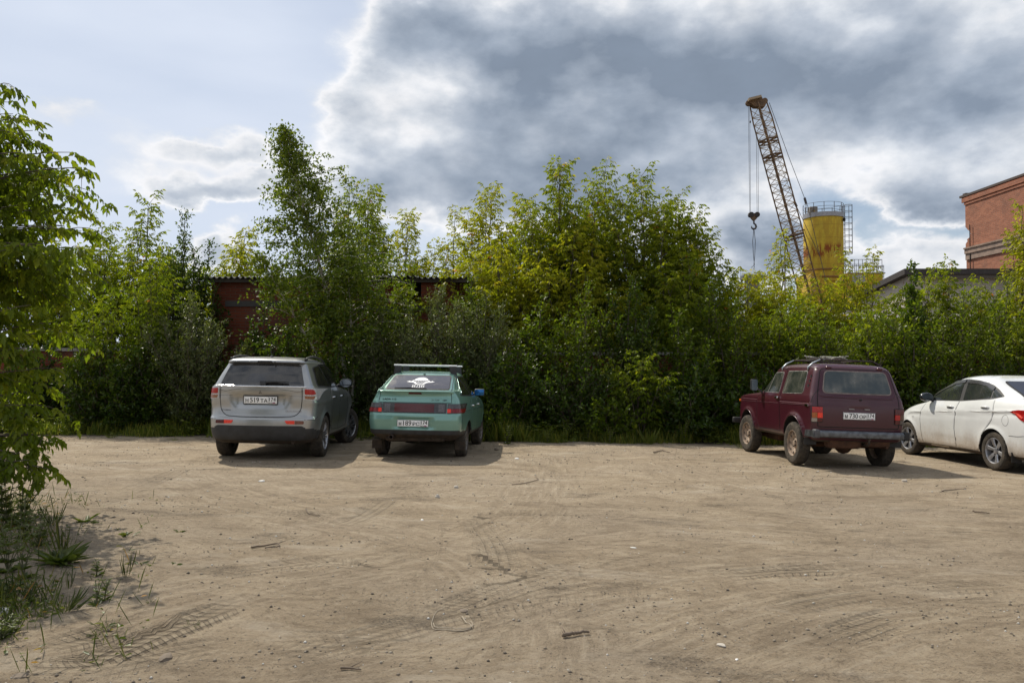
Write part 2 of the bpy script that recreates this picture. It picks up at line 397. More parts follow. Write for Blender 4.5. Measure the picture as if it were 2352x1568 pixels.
def make_ground():
    xs = np.concatenate([-np.geomspace(3000, 16.5, 30), np.linspace(-16, -8.2, 60), np.arange(-8, 8, .042), np.linspace(8.2, 16, 60), np.geomspace(16.5, 3000, 30)])
    ys = np.concatenate([-np.geomspace(3000, 3, 16), np.linspace(-2.5, 2.2, 12), np.arange(2.4, 9, .04), np.arange(9, 20, .085), np.geomspace(20.3, 4000, 40)])
    X, Y = np.meshgrid(xs, ys)
    Z = G(X, Y)
    near = np.clip((22 - Y) / 3, 0, 1) * np.clip((26 - abs(X)) / 8, 0, 1)
    Z = Z + near * (.10 * fbm(X * .22, Y * .22, 3) * np.clip((11.5 - Y) / 4, 0.25, 1) + .035 * fbm(X * 1.1 + 9, Y * 1.3, 4) + .012 * fbm(X * 5, Y * 5, 3))
    # low bank of loose soil at the left front corner
    Z = Z + .16 * np.exp(-(((X + 4.6) / 1.5) ** 2 + ((Y - 5.6) / 2.2) ** 2))
    def field(lines, soft):
        best = np.full(X.shape, 9.); U = np.zeros(X.shape); V = np.full(X.shape, 9.); K = np.zeros(X.shape)
        for pts, hw, st in lines:
            P = np.array([gpix(*p) for p in pts])
            # smooth curve through the points
            Q = []
            for i in range(len(P) - 1):
                p0, p1, p2, p3 = P[max(i - 1, 0)], P[i], P[i + 1], P[min(i + 2, len(P) - 1)]
                for t in np.linspace(0, 1, 14, endpoint=False):
                    Q.append(.5 * ((2 * p1) + (-p0 + p2) * t + (2 * p0 - 5 * p1 + 4 * p2 - p3) * t * t + (-p0 + 3 * p1 - 3 * p2 + p3) * t ** 3))
            Q.append(P[-1]); Q = np.array(Q); s = 0
            tot = np.sum(np.hypot(*np.diff(Q, axis=0).T))
            lo = Q.min(0) - .6; hi = Q.max(0) + .6
            ii = np.where((ys > lo[1]) & (ys < hi[1]))[0]; jj = np.where((xs > lo[0]) & (xs < hi[0]))[0]
            if not len(ii) or not len(jj): continue
            sl = (slice(ii[0], ii[-1] + 1), slice(jj[0], jj[-1] + 1)); x, y = X[sl], Y[sl]
            for i in range(len(Q) - 1):
                a, b = Q[i], Q[i + 1]; d = b - a; L = np.hypot(*d)
                if L < 1e-6: continue
                t = np.clip(((x - a[0]) * d[0] + (y - a[1]) * d[1]) / L / L, 0, 1)
                dx, dy = x - a[0] - t * d[0], y - a[1] - t * d[1]; dist = np.hypot(dx, dy)
                v = np.sign(dx * d[1] - dy * d[0]) * dist
                m = dist < best[sl]
                u = s + t * L; end = np.clip(np.minimum(u, tot - u) / .35, 0, 1)
                for A, val in ((best, dist), (U, u), (V, v), (K, np.clip((hw + soft - dist) / (soft + .01), 0, 1) * st * end)):
                    A[sl] = np.where(m, val, A[sl])
                s += L
        return best, U, V, K
    best, U, V, K = field(TRACKS, .05)
    _, LU, LV, LK = field(LANES, .30)
    brk = np.clip((vnoise(X * 1.5 + 40, Y * 1.5) - .42) * 4, 0, 1) * .85 + .15; brk = np.where((X < -1.6) & (Y < 5.2), np.maximum(brk, .8), brk); K = K * brk
    Z = Z - K * .022 + np.exp(-((best - .19) / .05) ** 2) * .010 * np.clip(brk, 0, 1) * (K * 0 + 1) * (best < .5)
    nx, ny = len(xs), len(ys)
    co = np.stack([X, Y, Z], -1).reshape(-1, 3).astype(np.float32)
    me = bpy.data.meshes.new('ground'); me.vertices.add(len(co)); me.vertices.foreach_set('co', co.ravel())
    i = np.arange((ny - 1) * (nx - 1)); r, c = i // (nx - 1), i % (nx - 1); a = r * nx + c
    q = np.stack([a, a + 1, a + nx + 1, a + nx], -1).astype(np.int32)
    me.loops.add(q.size); me.polygons.add(len(q)); me.loops.foreach_set('vertex_index', q.ravel())
    me.polygons.foreach_set('loop_start', np.arange(0, q.size, 4, dtype=np.int32)); me.update(calc_edges=True)
    for nm, A in (('track_u', U), ('track_v', V), ('track_k', K), ('lane_u', LU), ('lane_v', LV), ('lane_k', LK)):
        at = me.attributes.new(nm, 'FLOAT', 'POINT'); at.data.foreach_set('value', A.reshape(-1).astype(np.float32))
    o = link('ground', me, ground_mat(), None, True); tag(o, kind='structure')
    o['label'] = 'dusty trodden dirt yard with tyre marks'
    return o, (xs, ys, Z)

def ground_mat():
    t = NT('trodden_dirt'); o = t.obj(); X = t.xyz(o)
    def at(n):
        a = t.N('ShaderNodeAttribute'); a.attribute_name = n; return a.outputs['Fac']
    u, v, k = at('track_u'), at('track_v'), at('track_k')
    # directional scuffing: stretched noise, mostly across the view
    sv = t.vmath('MULTIPLY', o, (.95, 1.25, 1)); w = t.noise(o, .7, 3, .5, 'Color')
    sv = t.vmath('ADD', sv, t.vmath('MULTIPLY', w, (1.2, 1.2, 0)))
    big = t.noise(o, .35, 5, .6); mid = t.noise(sv, 1.6, 7, .66); fin = t.noise(sv, 11, 9, .78); grit = t.noise(o, 60, 5, .8); grit2 = t.noise(o, 210, 2, .6)
    base = t.ramp(mid, [(.30, (.240, .184, .122)), (.45, (.340, .266, .180)), (.56, (.398, .316, .218)), (.72, (.480, .392, .280))])
    base = t.mix(t.rng(big, .40, .66, 0, .5), base, (.345, .281, .208))
    base = t.mix(t.rng(fin, .51, .62, 0, .55), base, (.165, .124, .080))
    base = t.mix(t.rng(fin, .44, .30, 0, .45), base, (.45, .375, .275))
    base = t.mix(t.rng(grit, .53, .66, 0, .80), base, (.085, .070, .055))
    base = t.mix(t.rng(grit2, .60, .70, 0, .6), base, (.42, .39, .34))
    iso = t.noise(o, 17, 7, .82); base = t.mix(t.rng(iso, .52, .64, 0, .42), base, (.18, .138, .095)); base = t.mix(t.rng(iso, .48, .38, 0, .40), base, (.50, .42, .315))
    # pale fine dust swept into patches, and scuffed brown streaks
    pz = t.noise(t.vmath('MULTIPLY', sv, (.8, 1.3, 1)), 1.15, 9, .72); base = t.mix(t.rng(pz, .53, .66, 0, .6), base, (.46, .39, .30)); base = t.mix(t.rng(pz, .46, .36, 0, .55), base, (.215, .165, .112))
    base = t.mix(t.math('MULTIPLY', k, .40), base, (.40, .33, .235))
    lu, lv, lk = at('lane_u'), at('lane_v'), at('lane_k')
    st = t.noise(t.comb(t.math('MULTIPLY', lu, 1.1), t.math('MULTIPLY', lv, 13.), 0), 1.0, 5, .65)
    base = t.mix(t.math('MULTIPLY', lk, t.rng(st, .50, .64, 0, .34)), base, (.20, .155, .108)); base = t.mix(t.math('MULTIPLY', lk, t.rng(st, .48, .36, 0, .34)), base, (.52, .435, .325))
    # gravelly dark patches
    pat = t.noise(t.vmath('MULTIPLY', o, (.8, 1.6, 1)), .9, 6, .7)
    gm = t.math('MULTIPLY', t.rng(pat, .56, .68), t.rng(grit, .40, .62))
    base = t.mix(t.math('MULTIPLY', gm, .6), base, (.13, .112, .092))
    # under the hedge the soil is dark and littered
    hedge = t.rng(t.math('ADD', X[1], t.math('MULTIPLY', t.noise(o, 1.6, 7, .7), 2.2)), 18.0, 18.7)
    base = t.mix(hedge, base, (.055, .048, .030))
    # tyre tread pressed into the dust: chevron lugs between plain ribs
    av = t.math('ABSOLUTE', v)
    ph = t.math('ADD', t.math('MULTIPLY', u, 95.), t.math('MULTIPLY', av, 50.))
    lug = t.rng(t.math('SINE', ph), -.2, .5)
    rib = t.rng(t.math('COSINE', t.math('MULTIPLY', v, 80.)), -.1, .5)
    tread = t.math('MULTIPLY', t.math('MULTIPLY', t.math('ADD', lug, rib), .5), k)
    base = t.mix(t.math('MULTIPLY', tread, .6, clamp=True), base, (.13, .100, .070))
    h = t.math('ADD', t.math('MULTIPLY', mid, .9), t.math('MULTIPLY', fin, .8))
    h = t.math('ADD', h, t.math('MULTIPLY', grit, .50)); h = t.math('ADD', h, t.math('MULTIPLY', iso, .8))
    h = t.math('ADD', h, t.math('MULTIPLY', grit2, .07))
    h = t.math('ADD', h, t.math('MULTIPLY', gm, .15))
    h = t.math('SUBTRACT', h, t.math('MULTIPLY', tread, 1.6)); h = t.math('ADD', h, t.math('MULTIPLY', t.math('MULTIPLY', st, lk), -.7))
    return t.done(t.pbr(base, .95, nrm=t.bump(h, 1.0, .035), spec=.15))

ground, GRID = make_ground()
def GZ(x, y):
    """exact height of the ground mesh"""
    xs, ys, Z = GRID
    j = int(np.clip(np.searchsorted(xs, x) - 1, 0, len(xs) - 2)); i = int(np.clip(np.searchsorted(ys, y) - 1, 0, len(ys) - 2))
    fx = (x - xs[j]) / (xs[j + 1] - xs[j]); fy = (y - ys[i]) / (ys[i + 1] - ys[i])
    return float((Z[i, j] * (1 - fx) + Z[i, j + 1] * fx) * (1 - fy) + (Z[i + 1, j] * (1 - fx) + Z[i + 1, j + 1] * fx) * fy)

# loose pebbles, past counting
def mesh_np(name, V, Fq, mat, parent=None, tint=None, smooth=False):
    me = bpy.data.meshes.new(name); V = np.asarray(V, np.float32); Fq = np.asarray(Fq, np.int32); k = Fq.shape[1]
    me.vertices.add(len(V)); me.vertices.foreach_set('co', V.ravel())
    me.loops.add(Fq.size); me.polygons.add(len(Fq)); me.loops.foreach_set('vertex_index', Fq.ravel())
    me.polygons.foreach_set('loop_start', np.arange(0, Fq.size, k, dtype=np.int32)); me.update(calc_edges=True)
    if tint is not None:
        at = me.attributes.new('tint', 'FLOAT', 'FACE'); at.data.foreach_set('value', np.asarray(tint, np.float32))
    return link(name, me, mat, parent, smooth)
def pebbles():
    rg = np.random.RandomState(11); n = 15000
    y = 2.9 + 15 * rg.rand(n) ** 1.6; x = (rg.rand(n) * 2 - 1) * (y * .68 + .3)
    dn = vnoise(x * 1.1 + 3, y * 2.2); keep = rg.rand(n) < np.clip((dn - .25) * 1.6, .06, 1); x, y = x[keep], y[keep]; n = len(x)
    r = .0028 + .009 * rg.rand(n) ** 5 + .0004 * y
    oc = np.array([(1, 0, 0), (0, 1, 0), (-1, 0, 0), (0, -1, 0), (0, 0, .75), (0, 0, -.6)], float)
    fc = np.array([(0, 1, 4), (1, 2, 4), (2, 3, 4), (3, 0, 4), (1, 0, 5), (2, 1, 5), (3, 2, 5), (0, 3, 5)])
    z = np.array([GZ(a, b) for a, b in zip(x, y)])
    V = oc[None] * (1 + .35 * (rg.rand(n, 6, 1) - .5)) * r[:, None, None]
    w = rg.rand(n) * 6.28; c, s = np.cos(w), np.sin(w)
    Vx = V[..., 0] * c[:, None] - V[..., 1] * s[:, None]; Vy = V[..., 0] * s[:, None] + V[..., 1] * c[:, None]
    V = np.stack([Vx + x[:, None], Vy + y[:, None], V[..., 2] + z[:, None] + r[:, None] * .25], -1).reshape(-1, 3)
    Fq = (fc[None] + (np.arange(n) * 6)[:, None, None]).reshape(-1, 3)
    t = NT('pebble'); a = t.N('ShaderNodeAttribute'); a.attribute_name = 'tint'
    m = t.done(t.pbr(t.ramp(a.outputs['Fac'], [(0, (.10, .085, .07)), (.5, (.24, .20, .15)), (.85, (.33, .29, .23)), (1, (.62, .60, .56))]), .85, spec=.3))
    o = mesh_np('gravel', V, Fq, m, tint=np.repeat(rg.rand(n), 8))
    tag(o, 'scattered small pebbles and grit on the dirt yard', 'gravel', kind='stuff')
pebbles()

# ------------------------------------------------------------------ litter on the yard
M_twig = plain('dry_twig', (.16, .12, .085), .85); M_wire = plain('pale_wire', (.34, .29, .22), .7)
def ground_line(name, pxs, r, mat, label, cat, lift=.3, n=6, rs=None):
    pts = []
    P = [gpix(*p) for p in pxs]
    for i in range(len(P) - 1):
        for t in np.linspace(0, 1, 6, endpoint=False):
            p0, p1, p2, p3 = [np.array(q) for q in (P[max(i - 1, 0)], P[i], P[i + 1], P[min(i + 2, len(P) - 1)])]
            pts.append(.5 * ((2 * p1) + (-p0 + p2) * t + (2 * p0 - 5 * p1 + 4 * p2 - p3) * t * t + (-p0 + 3 * p1 - 3 * p2 + p3) * t ** 3))
    pts.append(np.array(P[-1]))
    m = MB(); rg = random.Random(len(name) + int(pxs[0][0]))
    q = [(p[0], p[1], GZ(*p) + r * (.8 + lift) + rg.random() * r * .8) for p in pts]
    m.tube(q, r, n, r2=r * .55)
    return m, q
m, q = ground_line('wire_loop', [(1062, 1408), (1072, 1422), (1082, 1432), (1080, 1438), (1060, 1443), (1030, 1444), (1004, 1440), (993, 1432), (996, 1415), (1004, 1400), (1020, 1393)], .0030, M_wire, '', '')
m.tube([(a + .008, b + .015, c + .006) for a, b, c in q[6:44]], .0022, 6, r2=.002)
tag(m.build('wire', M_wire, smooth=True), 'bent loop of pale wire lying on the dirt near the front', 'wire')
m, q = ground_line('stick', [(1291, 1459), (1310, 1458), (1330, 1455), (1352, 1454)], .012, M_twig, '', '', rs=1)
m.tube([q[3], (q[3][0] - .02, q[3][1] + .06, q[3][2] + .02)], .006, 5, r2=.002)
tag(m.build('stick', M_twig, smooth=True), 'short dark broken stick on the dirt right of the wire loop', 'stick')
for pxs, r, lab in (
    ([(1176, 1112), (1200, 1110), (1225, 1104), (1236, 1100), (1230, 1096)], .006, 'curved thin twig on the dirt beyond the middle of the yard'),
    ([(580, 1259), (610, 1254), (640, 1250), (642, 1256), (612, 1262)], .008, 'pair of forked twigs on the dirt between the tyre marks at left'),
    ([(705, 1169), (712, 1176), (735, 1180)], .006, 'small crooked twig on the dirt before the silver car'),
    ([(2230, 1171), (2250, 1174), (2268, 1176)], .010, 'pale straight splinter on the dirt before the white sedan'),
    ([(785, 1540), (805, 1538), (832, 1542)], .006, 'thin twig at the bottom edge of the yard'),
    ([(1500, 1040), (1520, 1036), (1538, 1040)], .012, 'dark bark strip on the dirt by the hedge foot'),
    ([(2160, 1128), (2190, 1124), (2215, 1122)], .007, 'dark thin twig on the dirt under the white sedan side')):
    m, q = ground_line('twig', pxs, r, M_twig, '', '')
    j = len(q) // 2; m.tube([q[j], (q[j][0] + .05, q[j][1] + .07, q[j][2] + .006)], r * .6, 5, r2=r * .2)
    tag(m.build('twig', M_twig, smooth=True), lab, 'twig')
M_pale = plain('pale_stone', (.44, .40, .34), .8, scale=30); M_paper = plain('litter_paper', (.70, .69, .66), .7, scale=60); M_darkst = plain('dark_clod', (.17, .135, .10), .95, scale=40)
def lump(name, px, py, d, mat, label, cat, seed, flat=.45):
    x, y = gpix(px, py); bm = bmesh.new(); bmesh.ops.create_icosphere(bm, subdivisions=2, radius=.5)
    rg = random.Random(seed); ph = [rg.random() * 6 for _ in range(4)]
    for v in bm.verts:
        k = 1 + .20 * math.sin(5 * v.co.x + ph[0]) + .16 * math.sin(7 * v.co.y + ph[1]) + .12 * math.sin(9 * v.co.z + ph[2]) + rg.uniform(-.05, .05)
        v.co = Vector((v.co.x * d[0] * k, v.co.y * d[1] * k, v.co.z * d[2] * k))
    me = bpy.data.meshes.new(name); bm.to_mesh(me); bm.free()
    o = link(name, me, mat); o.location = (x, y, GZ(x, y) + d[2] * .22); o.rotation_euler = (0, 0, rg.random() * 3); tag(o, label, cat)
lump('stone', 1655, 1483, (.050, .036, .018), M_pale, 'flat pale stone chip on the dirt at lower right', 'stone', 2)
lump('stone', 1688, 1513, (.028, .012, .006), M_paper, 'smaller whitish chip below the flat pale stone', 'stone', 3)
lump('stone', 1006, 1139, (.07, .05, .05), M_pale, 'pale pebble standing out before the teal hatchback', 'stone', 4)
lump('stone', 1048, 1118, (.06, .05, .04), M_pale, 'pale grey pebble right of the hatchback, out on the dirt', 'stone', 14)
lump('stone', 2075, 1103, (.10, .07, .05), M_pale, 'light stone on the dirt behind the maroon car', 'stone', 5)
lump('clod', 1066, 1395, (.06, .05, .022), M_darkst, 'dark lump of soil inside the wire loop', 'clod of soil', 6)
lump('clod', 388, 1505, (.13, .06, .022), M_darkst, 'largest clod of soil by the tyre marks at lower left', 'clod of soil', 7)
lump('clod', 55, 1553, (.08, .05, .022), M_darkst, 'clod of soil at the bottom left corner', 'clod of soil', 8)
lump('clod', 1140, 1033, (.12, .08, .07), M_darkst, 'dark clod on the dirt right of the hatchback shadow', 'clod of soil', 9)
lump('paper_scrap', 970, 1190, (.05, .03, .012), M_paper, 'small white scrap in the middle of the yard', 'paper scrap', 10)
lump('paper_scrap', 1452, 1258, (.06, .02, .010), M_paper, 'white scrap lying in the tread mark right of centre', 'paper scrap', 11)
lump('paper_scrap', 1186, 1054, (.10, .06, .03), M_paper, 'white scrap on the dirt well right of the hatchback', 'paper scrap', 12)
lump('paper_scrap', 8, 1419, (.11, .06, .04), M_paper, 'crumpled white scrap among the weeds at the left edge', 'paper scrap', 13)
lump('paper_scrap', 602, 1105, (.08, .05, .025), M_paper, 'white scrap on the dirt close behind the silver car', 'paper scrap', 15)

# ------------------------------------------------------------------ brick walls and garage behind the hedge
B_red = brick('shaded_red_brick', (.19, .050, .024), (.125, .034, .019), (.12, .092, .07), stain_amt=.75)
B_wall = brick('old_wall_brick', (.20, .052, .027), (.14, .037, .021), (.12, .09, .07), stain_amt=.7)
M_conc = plain('old_concrete', (.27, .25, .22), .9, var=.25, scale=4, bump=.02)
M_dark = plain('dark_opening', (.012, .011, .010), .9)
M_slate = plain('weathered_slate', (.085, .08, .075), .9, var=.3, scale=6)
def low_wall(x0, x1, y, top, label):
    e = empty('brick_wall', (0, 0, 0), label, 'wall')
    z0 = float(G((x0 + x1) / 2, y)) - .3
    m = MB(); m.box(((x0 + x1) / 2, y + .13, (z0 + top) / 2), (x1 - x0, .26, top - z0))
    for k in np.arange(x0 + .2, x1, 3.0): m.box((k, y + .13, (z0 + top) / 2), (.40, .36, top - z0 - .01))
    m.build('wall', B_wall, e)
    m = MB(); x = x0; rg = random.Random(int(x0 * 7))
    while x < x1:
        w = rg.uniform(.9, 1.3); m.box((x + w / 2, y + .13, top + .04 + rg.uniform(-.008, .01)), (w - .015, .42, .075)); x += w
    m.build('coping', M_conc, e)
low_wall(-17, -8.25, 19.7, 1.60, 'low red brick wall with grey coping at left behind the bushes')
low_wall(-1.0, 17, 19.7, 1.50, 'long low red brick wall behind the hedge right of the garage')

def garage():
    e = empty('brick_garage', (0, 0, 0), 'red brick garage with corrugated slate roof behind the birch', 'garage')
    y0, y1, x0, x1 = 20.6, 26.0, -7.75, -1.25; zg = -1.0; zt = 3.42
    m = MB()
    # front wall built round its openings: a slot under the eaves and one broken opening at the right
    bx0, bx1, bz0 = -2.95, -2.35, 2.90
    m.box(((x0 + bx0) / 2, y0 + .13, (zg + zt) / 2), (bx0 - x0, .26, zt - zg))
    m.box(((bx0 + bx1) / 2, y0 + .13, (zg + bz0) / 2), (bx1 - bx0 - .002, .26, bz0 - zg))
    m.box(((bx1 + x1) / 2 - .12, y0 + .13, (zg + zt) / 2), (x1 - bx1 - .24, .26, zt - zg))
    m.box((x1 - .13, y0 + .13, (zg + 3.0) / 2), (.24, .26, 3.0 - zg))
    m.box((x0 + .13, (y0 + y1) / 2 + .131, (zg + zt) / 2), (.26, y1 - y0 - .26, zt - zg))
    m.box((x1 - .13, (y0 + y1) / 2 + .131, (zg + zt) / 2), (.26, y1 - y0 - .26, zt - zg))
    m.box(((x0 + x1) / 2, y1 + .13, (zg + zt) / 2), (x1 - x0, .26, zt - zg))
    m.build('wall', B_red, e)
    for c, d in (((x0 + 1.35, y0 - .012, 2.83), (2.0, .05, .15)), ((x1 - 1.6, y0 - .012, 2.72), (2.3, .05, .14))): MB().box(c, d).build('lintel', plain('sooty_concrete', (.06, .055, .052), .9), e)
    for c, d in ((((bx0 + bx1) / 2, y0 + .5, 3.1), (.9, .03, .8)), ((x1 - .2, y0 + .4, 3.2), (.5, .03, .5))): MB().box(c, d).build('opening', M_dark, e)
    m = MB(); m.box(((x0 + x1) / 2, y0 - .16, 3.42), (x1 - x0 + .3, .05, .10)); m.box(((x0 + x1) / 2, y0 - .05, 3.44), (x1 - x0 + .3, .2, .03)); m.build('eaves_board', plain('rotten_board', (.045, .038, .03), .9), e)
    # corrugated sheets
    xs = np.arange(x0 - .25, x1 + .25, .025); vs = []; fs = []
    rg = random.Random(4); off = {}
    for i, x in enumerate(xs):
        k = int((x + 20) / 1.1); off.setdefault(k, (rg.uniform(-.05, .04), rg.uniform(-.02, .025)))
        w = .026 * math.sin(2 * math.pi * x / .15) + off[k][1]
        for (yy, zz) in ((y0 - .28 + off[k][0], 3.50), (y0 + 2.6, 3.62), (y1 + .3, 3.66)): vs.append((x, yy, zz + w))
        for (yy, zz) in ((y0 - .28 + off[k][0], 3.488), (y0 + 2.6, 3.608), (y1 + .3, 3.648)): vs.append((x, yy, zz + w))
    for i in range(len(xs) - 1):
        a, b = i * 6, i * 6 + 6
        for j in (0, 1): fs += [(a + j, b + j, b + j + 1, a + j + 1), (a + 3 + j, a + 4 + j, b + 4 + j, b + 3 + j)]
        fs.append((a, a + 3, b + 3, b))
    MB().add(vs, fs).build('roof', M_slate, e, True, 50)
garage()

# ------------------------------------------------------------------ plastered shed at right
def shed():
    e = empty('plastered_shed', (0, 0, 0), 'low grey plastered shed with dark felt roof edge at right beyond the hedge', 'shed')
    t = NT('peeling_plaster'); o = t.obj(); n = t.noise(o, 1.6, 8, .7); f = t.noise(o, 14, 5, .7)
    c = t.mix(t.rng(n, .35, .65), (.46, .42, .36), (.36, .33, .29)); c = t.mix(t.rng(n, .60, .66, 0, .8), c, (.24, .085, .05)); c = t.mix(t.rng(f, .55, .75, 0, .5), c, (.2, .185, .165))
    pl = t.done(t.pbr(c, .9, nrm=t.bump(t.math('ADD', n, f), .5, .02), spec=.2))
    x0, x1, y0, yb = 15.85, 25.2, 32.0, 43.5; zt = 4.72
    m = MB(); zg = -1.2
    m.prism([(y0, zg), (yb, zg), (yb, 3.1), (y0, zt)], x0, x0 + .3, 'X')
    m.prism([(y0, zg), (yb, zg), (yb, 3.1), (y0, zt)], x1 - .3, x1, 'X')
    m.box(((x0 + x1) / 2, y0 + .151, (zg + zt) / 2 - .01), (x1 - x0 - .6, .30, zt - zg - .02)); m.box(((x0 + x1) / 2, yb - .151, (zg + 3.0) / 2), (x1 - x0 - .6, .3, 3.0 - zg))
    m.build('wall', pl, e)
    m = MB(); dz = (zt - 3.1) / (yb - y0)
    m.prism([(y0 - .45, zt + .03), (yb + .3, 3.09), (yb + .3, 3.33), (y0 - .45, zt + .25)], x0 - .3, x1 + .05, 'X'); m.build('roof', plain('roofing_felt', (.045, .038, .036), .9, var=.3), e)
    m = MB(); m.box(((x0 + x1) / 2, y0 - .35, zt - .03), (x1 - x0 + .2, .04, .16)); m.build('fascia', plain('fascia_wood', (.10, .085, .07), .85), e)
    for k in (0, 1, 2):
        w = MB(); w.box((x0 + 2.2 + k * 2.6, y0 - .02, 2.6), (1.3, .06, 1.1)); o = w.build('window', plain('shed_window', (.05, .06, .07), .25), e)
        w = MB(); w.box((x0 + 2.2 + k * 2.6, y0 - .055, 2.6), (.05, .03, 1.1)); w.box((x0 + 2.2 + k * 2.6, y0 - .055, 3.17), (1.4, .03, .06)); w.box((x0 + 2.2 + k * 2.6, y0 - .055, 2.03), (1.4, .03, .06)); w.build('frame', M_conc, o)
shed()
def low_shed():
    e = empty('lean_to', (0, 0, 0), 'long low lean-to with weathered grey roof sheet between hedge and silo', 'lean-to')
    m = MB(); m.box((13.5, 29.5, .8), (9.0, 3.0, 4.0)); m.build('wall', plain('pinkish_plaster', (.42, .34, .30), .9, var=.2, scale=3), e)
    m = MB(); m.prism([(27.6, 2.72), (31.2, 3.15), (31.2, 3.21), (27.6, 2.79)], 8.6, 18.3, 'X'); m.build('roof', plain('grey_sheet', (.23, .22, .21), .8, var=.3, scale=3), e)
low_shed()

# ------------------------------------------------------------------ tall brick building at the right edge
def works_hall():
    e = empty('brick_hall', (0, 0, 0), 'tall red brick industrial hall with broken corner at the right edge', 'building')
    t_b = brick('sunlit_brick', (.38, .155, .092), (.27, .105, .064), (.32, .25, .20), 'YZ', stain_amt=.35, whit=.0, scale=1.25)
    x = 25.65; y1 = 45.0; y0 = 33.5
    H = lambda y: 10.75
    zg = -1.0; top = pix(2222, 452, y1).z
    # ragged far corner as in the photograph: a bite out of the edge
    zz = lambda py: pix(2222, py, y1).z
    prof = [(y0, zg), (y1 - .06, zg), (y1 - .06, zz(583)), (y1, zz(582)), (y1, zz(560)), (y1 - .2, zz(555)), (y1 - .12, zz(551)), (y1 - .35, zz(548)), (y1 - .50, zz(540)), (y1 - .42, zz(534)), (y1 - .22, zz(529)), (y1 - .08, zz(524)), (y1, zz(522)),
            (y1, zz(470)), (y1 + .10, zz(466)), (y1 + .10, zz(460)), (y1 + .22, zz(456)), (y1 + .22, top), (y0, top)]
    m = MB(); m.prism(prof, x, x + .5, 'X'); m.box((x + 7.5, y1 - 3.0, (zg + top) / 2 - .1), (14, .4, top - zg - .3)); m.box((x + 7.5, y0 + .21, (zg + top) / 2), (13.9, .4, top - zg - .05)); m.box((x + 14.7, (y0 + y1) / 2 - 1, (zg + top) / 2 - .1), (.4, y1 - y0 - 3, top - zg - .3))
    m.build('wall', t_b, e)
    m = MB()
    m.box((x - .025, (y0 + y1) / 2, top - .42), (.05, y1 - y0 + .1, .12)); m.box((x - .045, (y0 + y1) / 2 + .1, top - .20), (.09, y1 - y0 + .22, .24))
    m.build('cornice', t_b, e)
    m = MB(); m.box((x + .25, (y0 + y1) / 2 + .2, top + .05), (.66, y1 - y0 + .5, .12)); m.box((x + .1, y1 + .1, top + .16), (.2, .3, .10)); m.build('parapet_cap', plain('parapet_felt', (.07, .05, .042), .9), e)
    m = MB(); m.box((x + 7.5, (y0 + y1) / 2 - 1.6, top - .4), (14, y1 - y0 - 3.2, .2)); m.build('roof', M_slate, e)
    m = MB(); m.box((x - .07, (y0 + y1) / 2 - .1, zz(583) + .10), (.14, y1 - y0, .26)); m.box((x - .04, (y0 + y1) / 2 - .1, zz(583) - .2), (.08, y1 - y0, .34)); m.box((x - .10, (y0 + y1) / 2 - .1, zz(583) + .27), (.20, y1 - y0, .08)); m.build('concrete_band', plain('band_concrete', (.25, .18, .14), .9, var=.25, scale=3), e)
    m = MB(); m.tube([(x - .10, y1 - .6, zz(520)), (x - .10, y1 - .6, 2)], .025, 6); m.build('down_cable', M_dark, e)
works_hall()

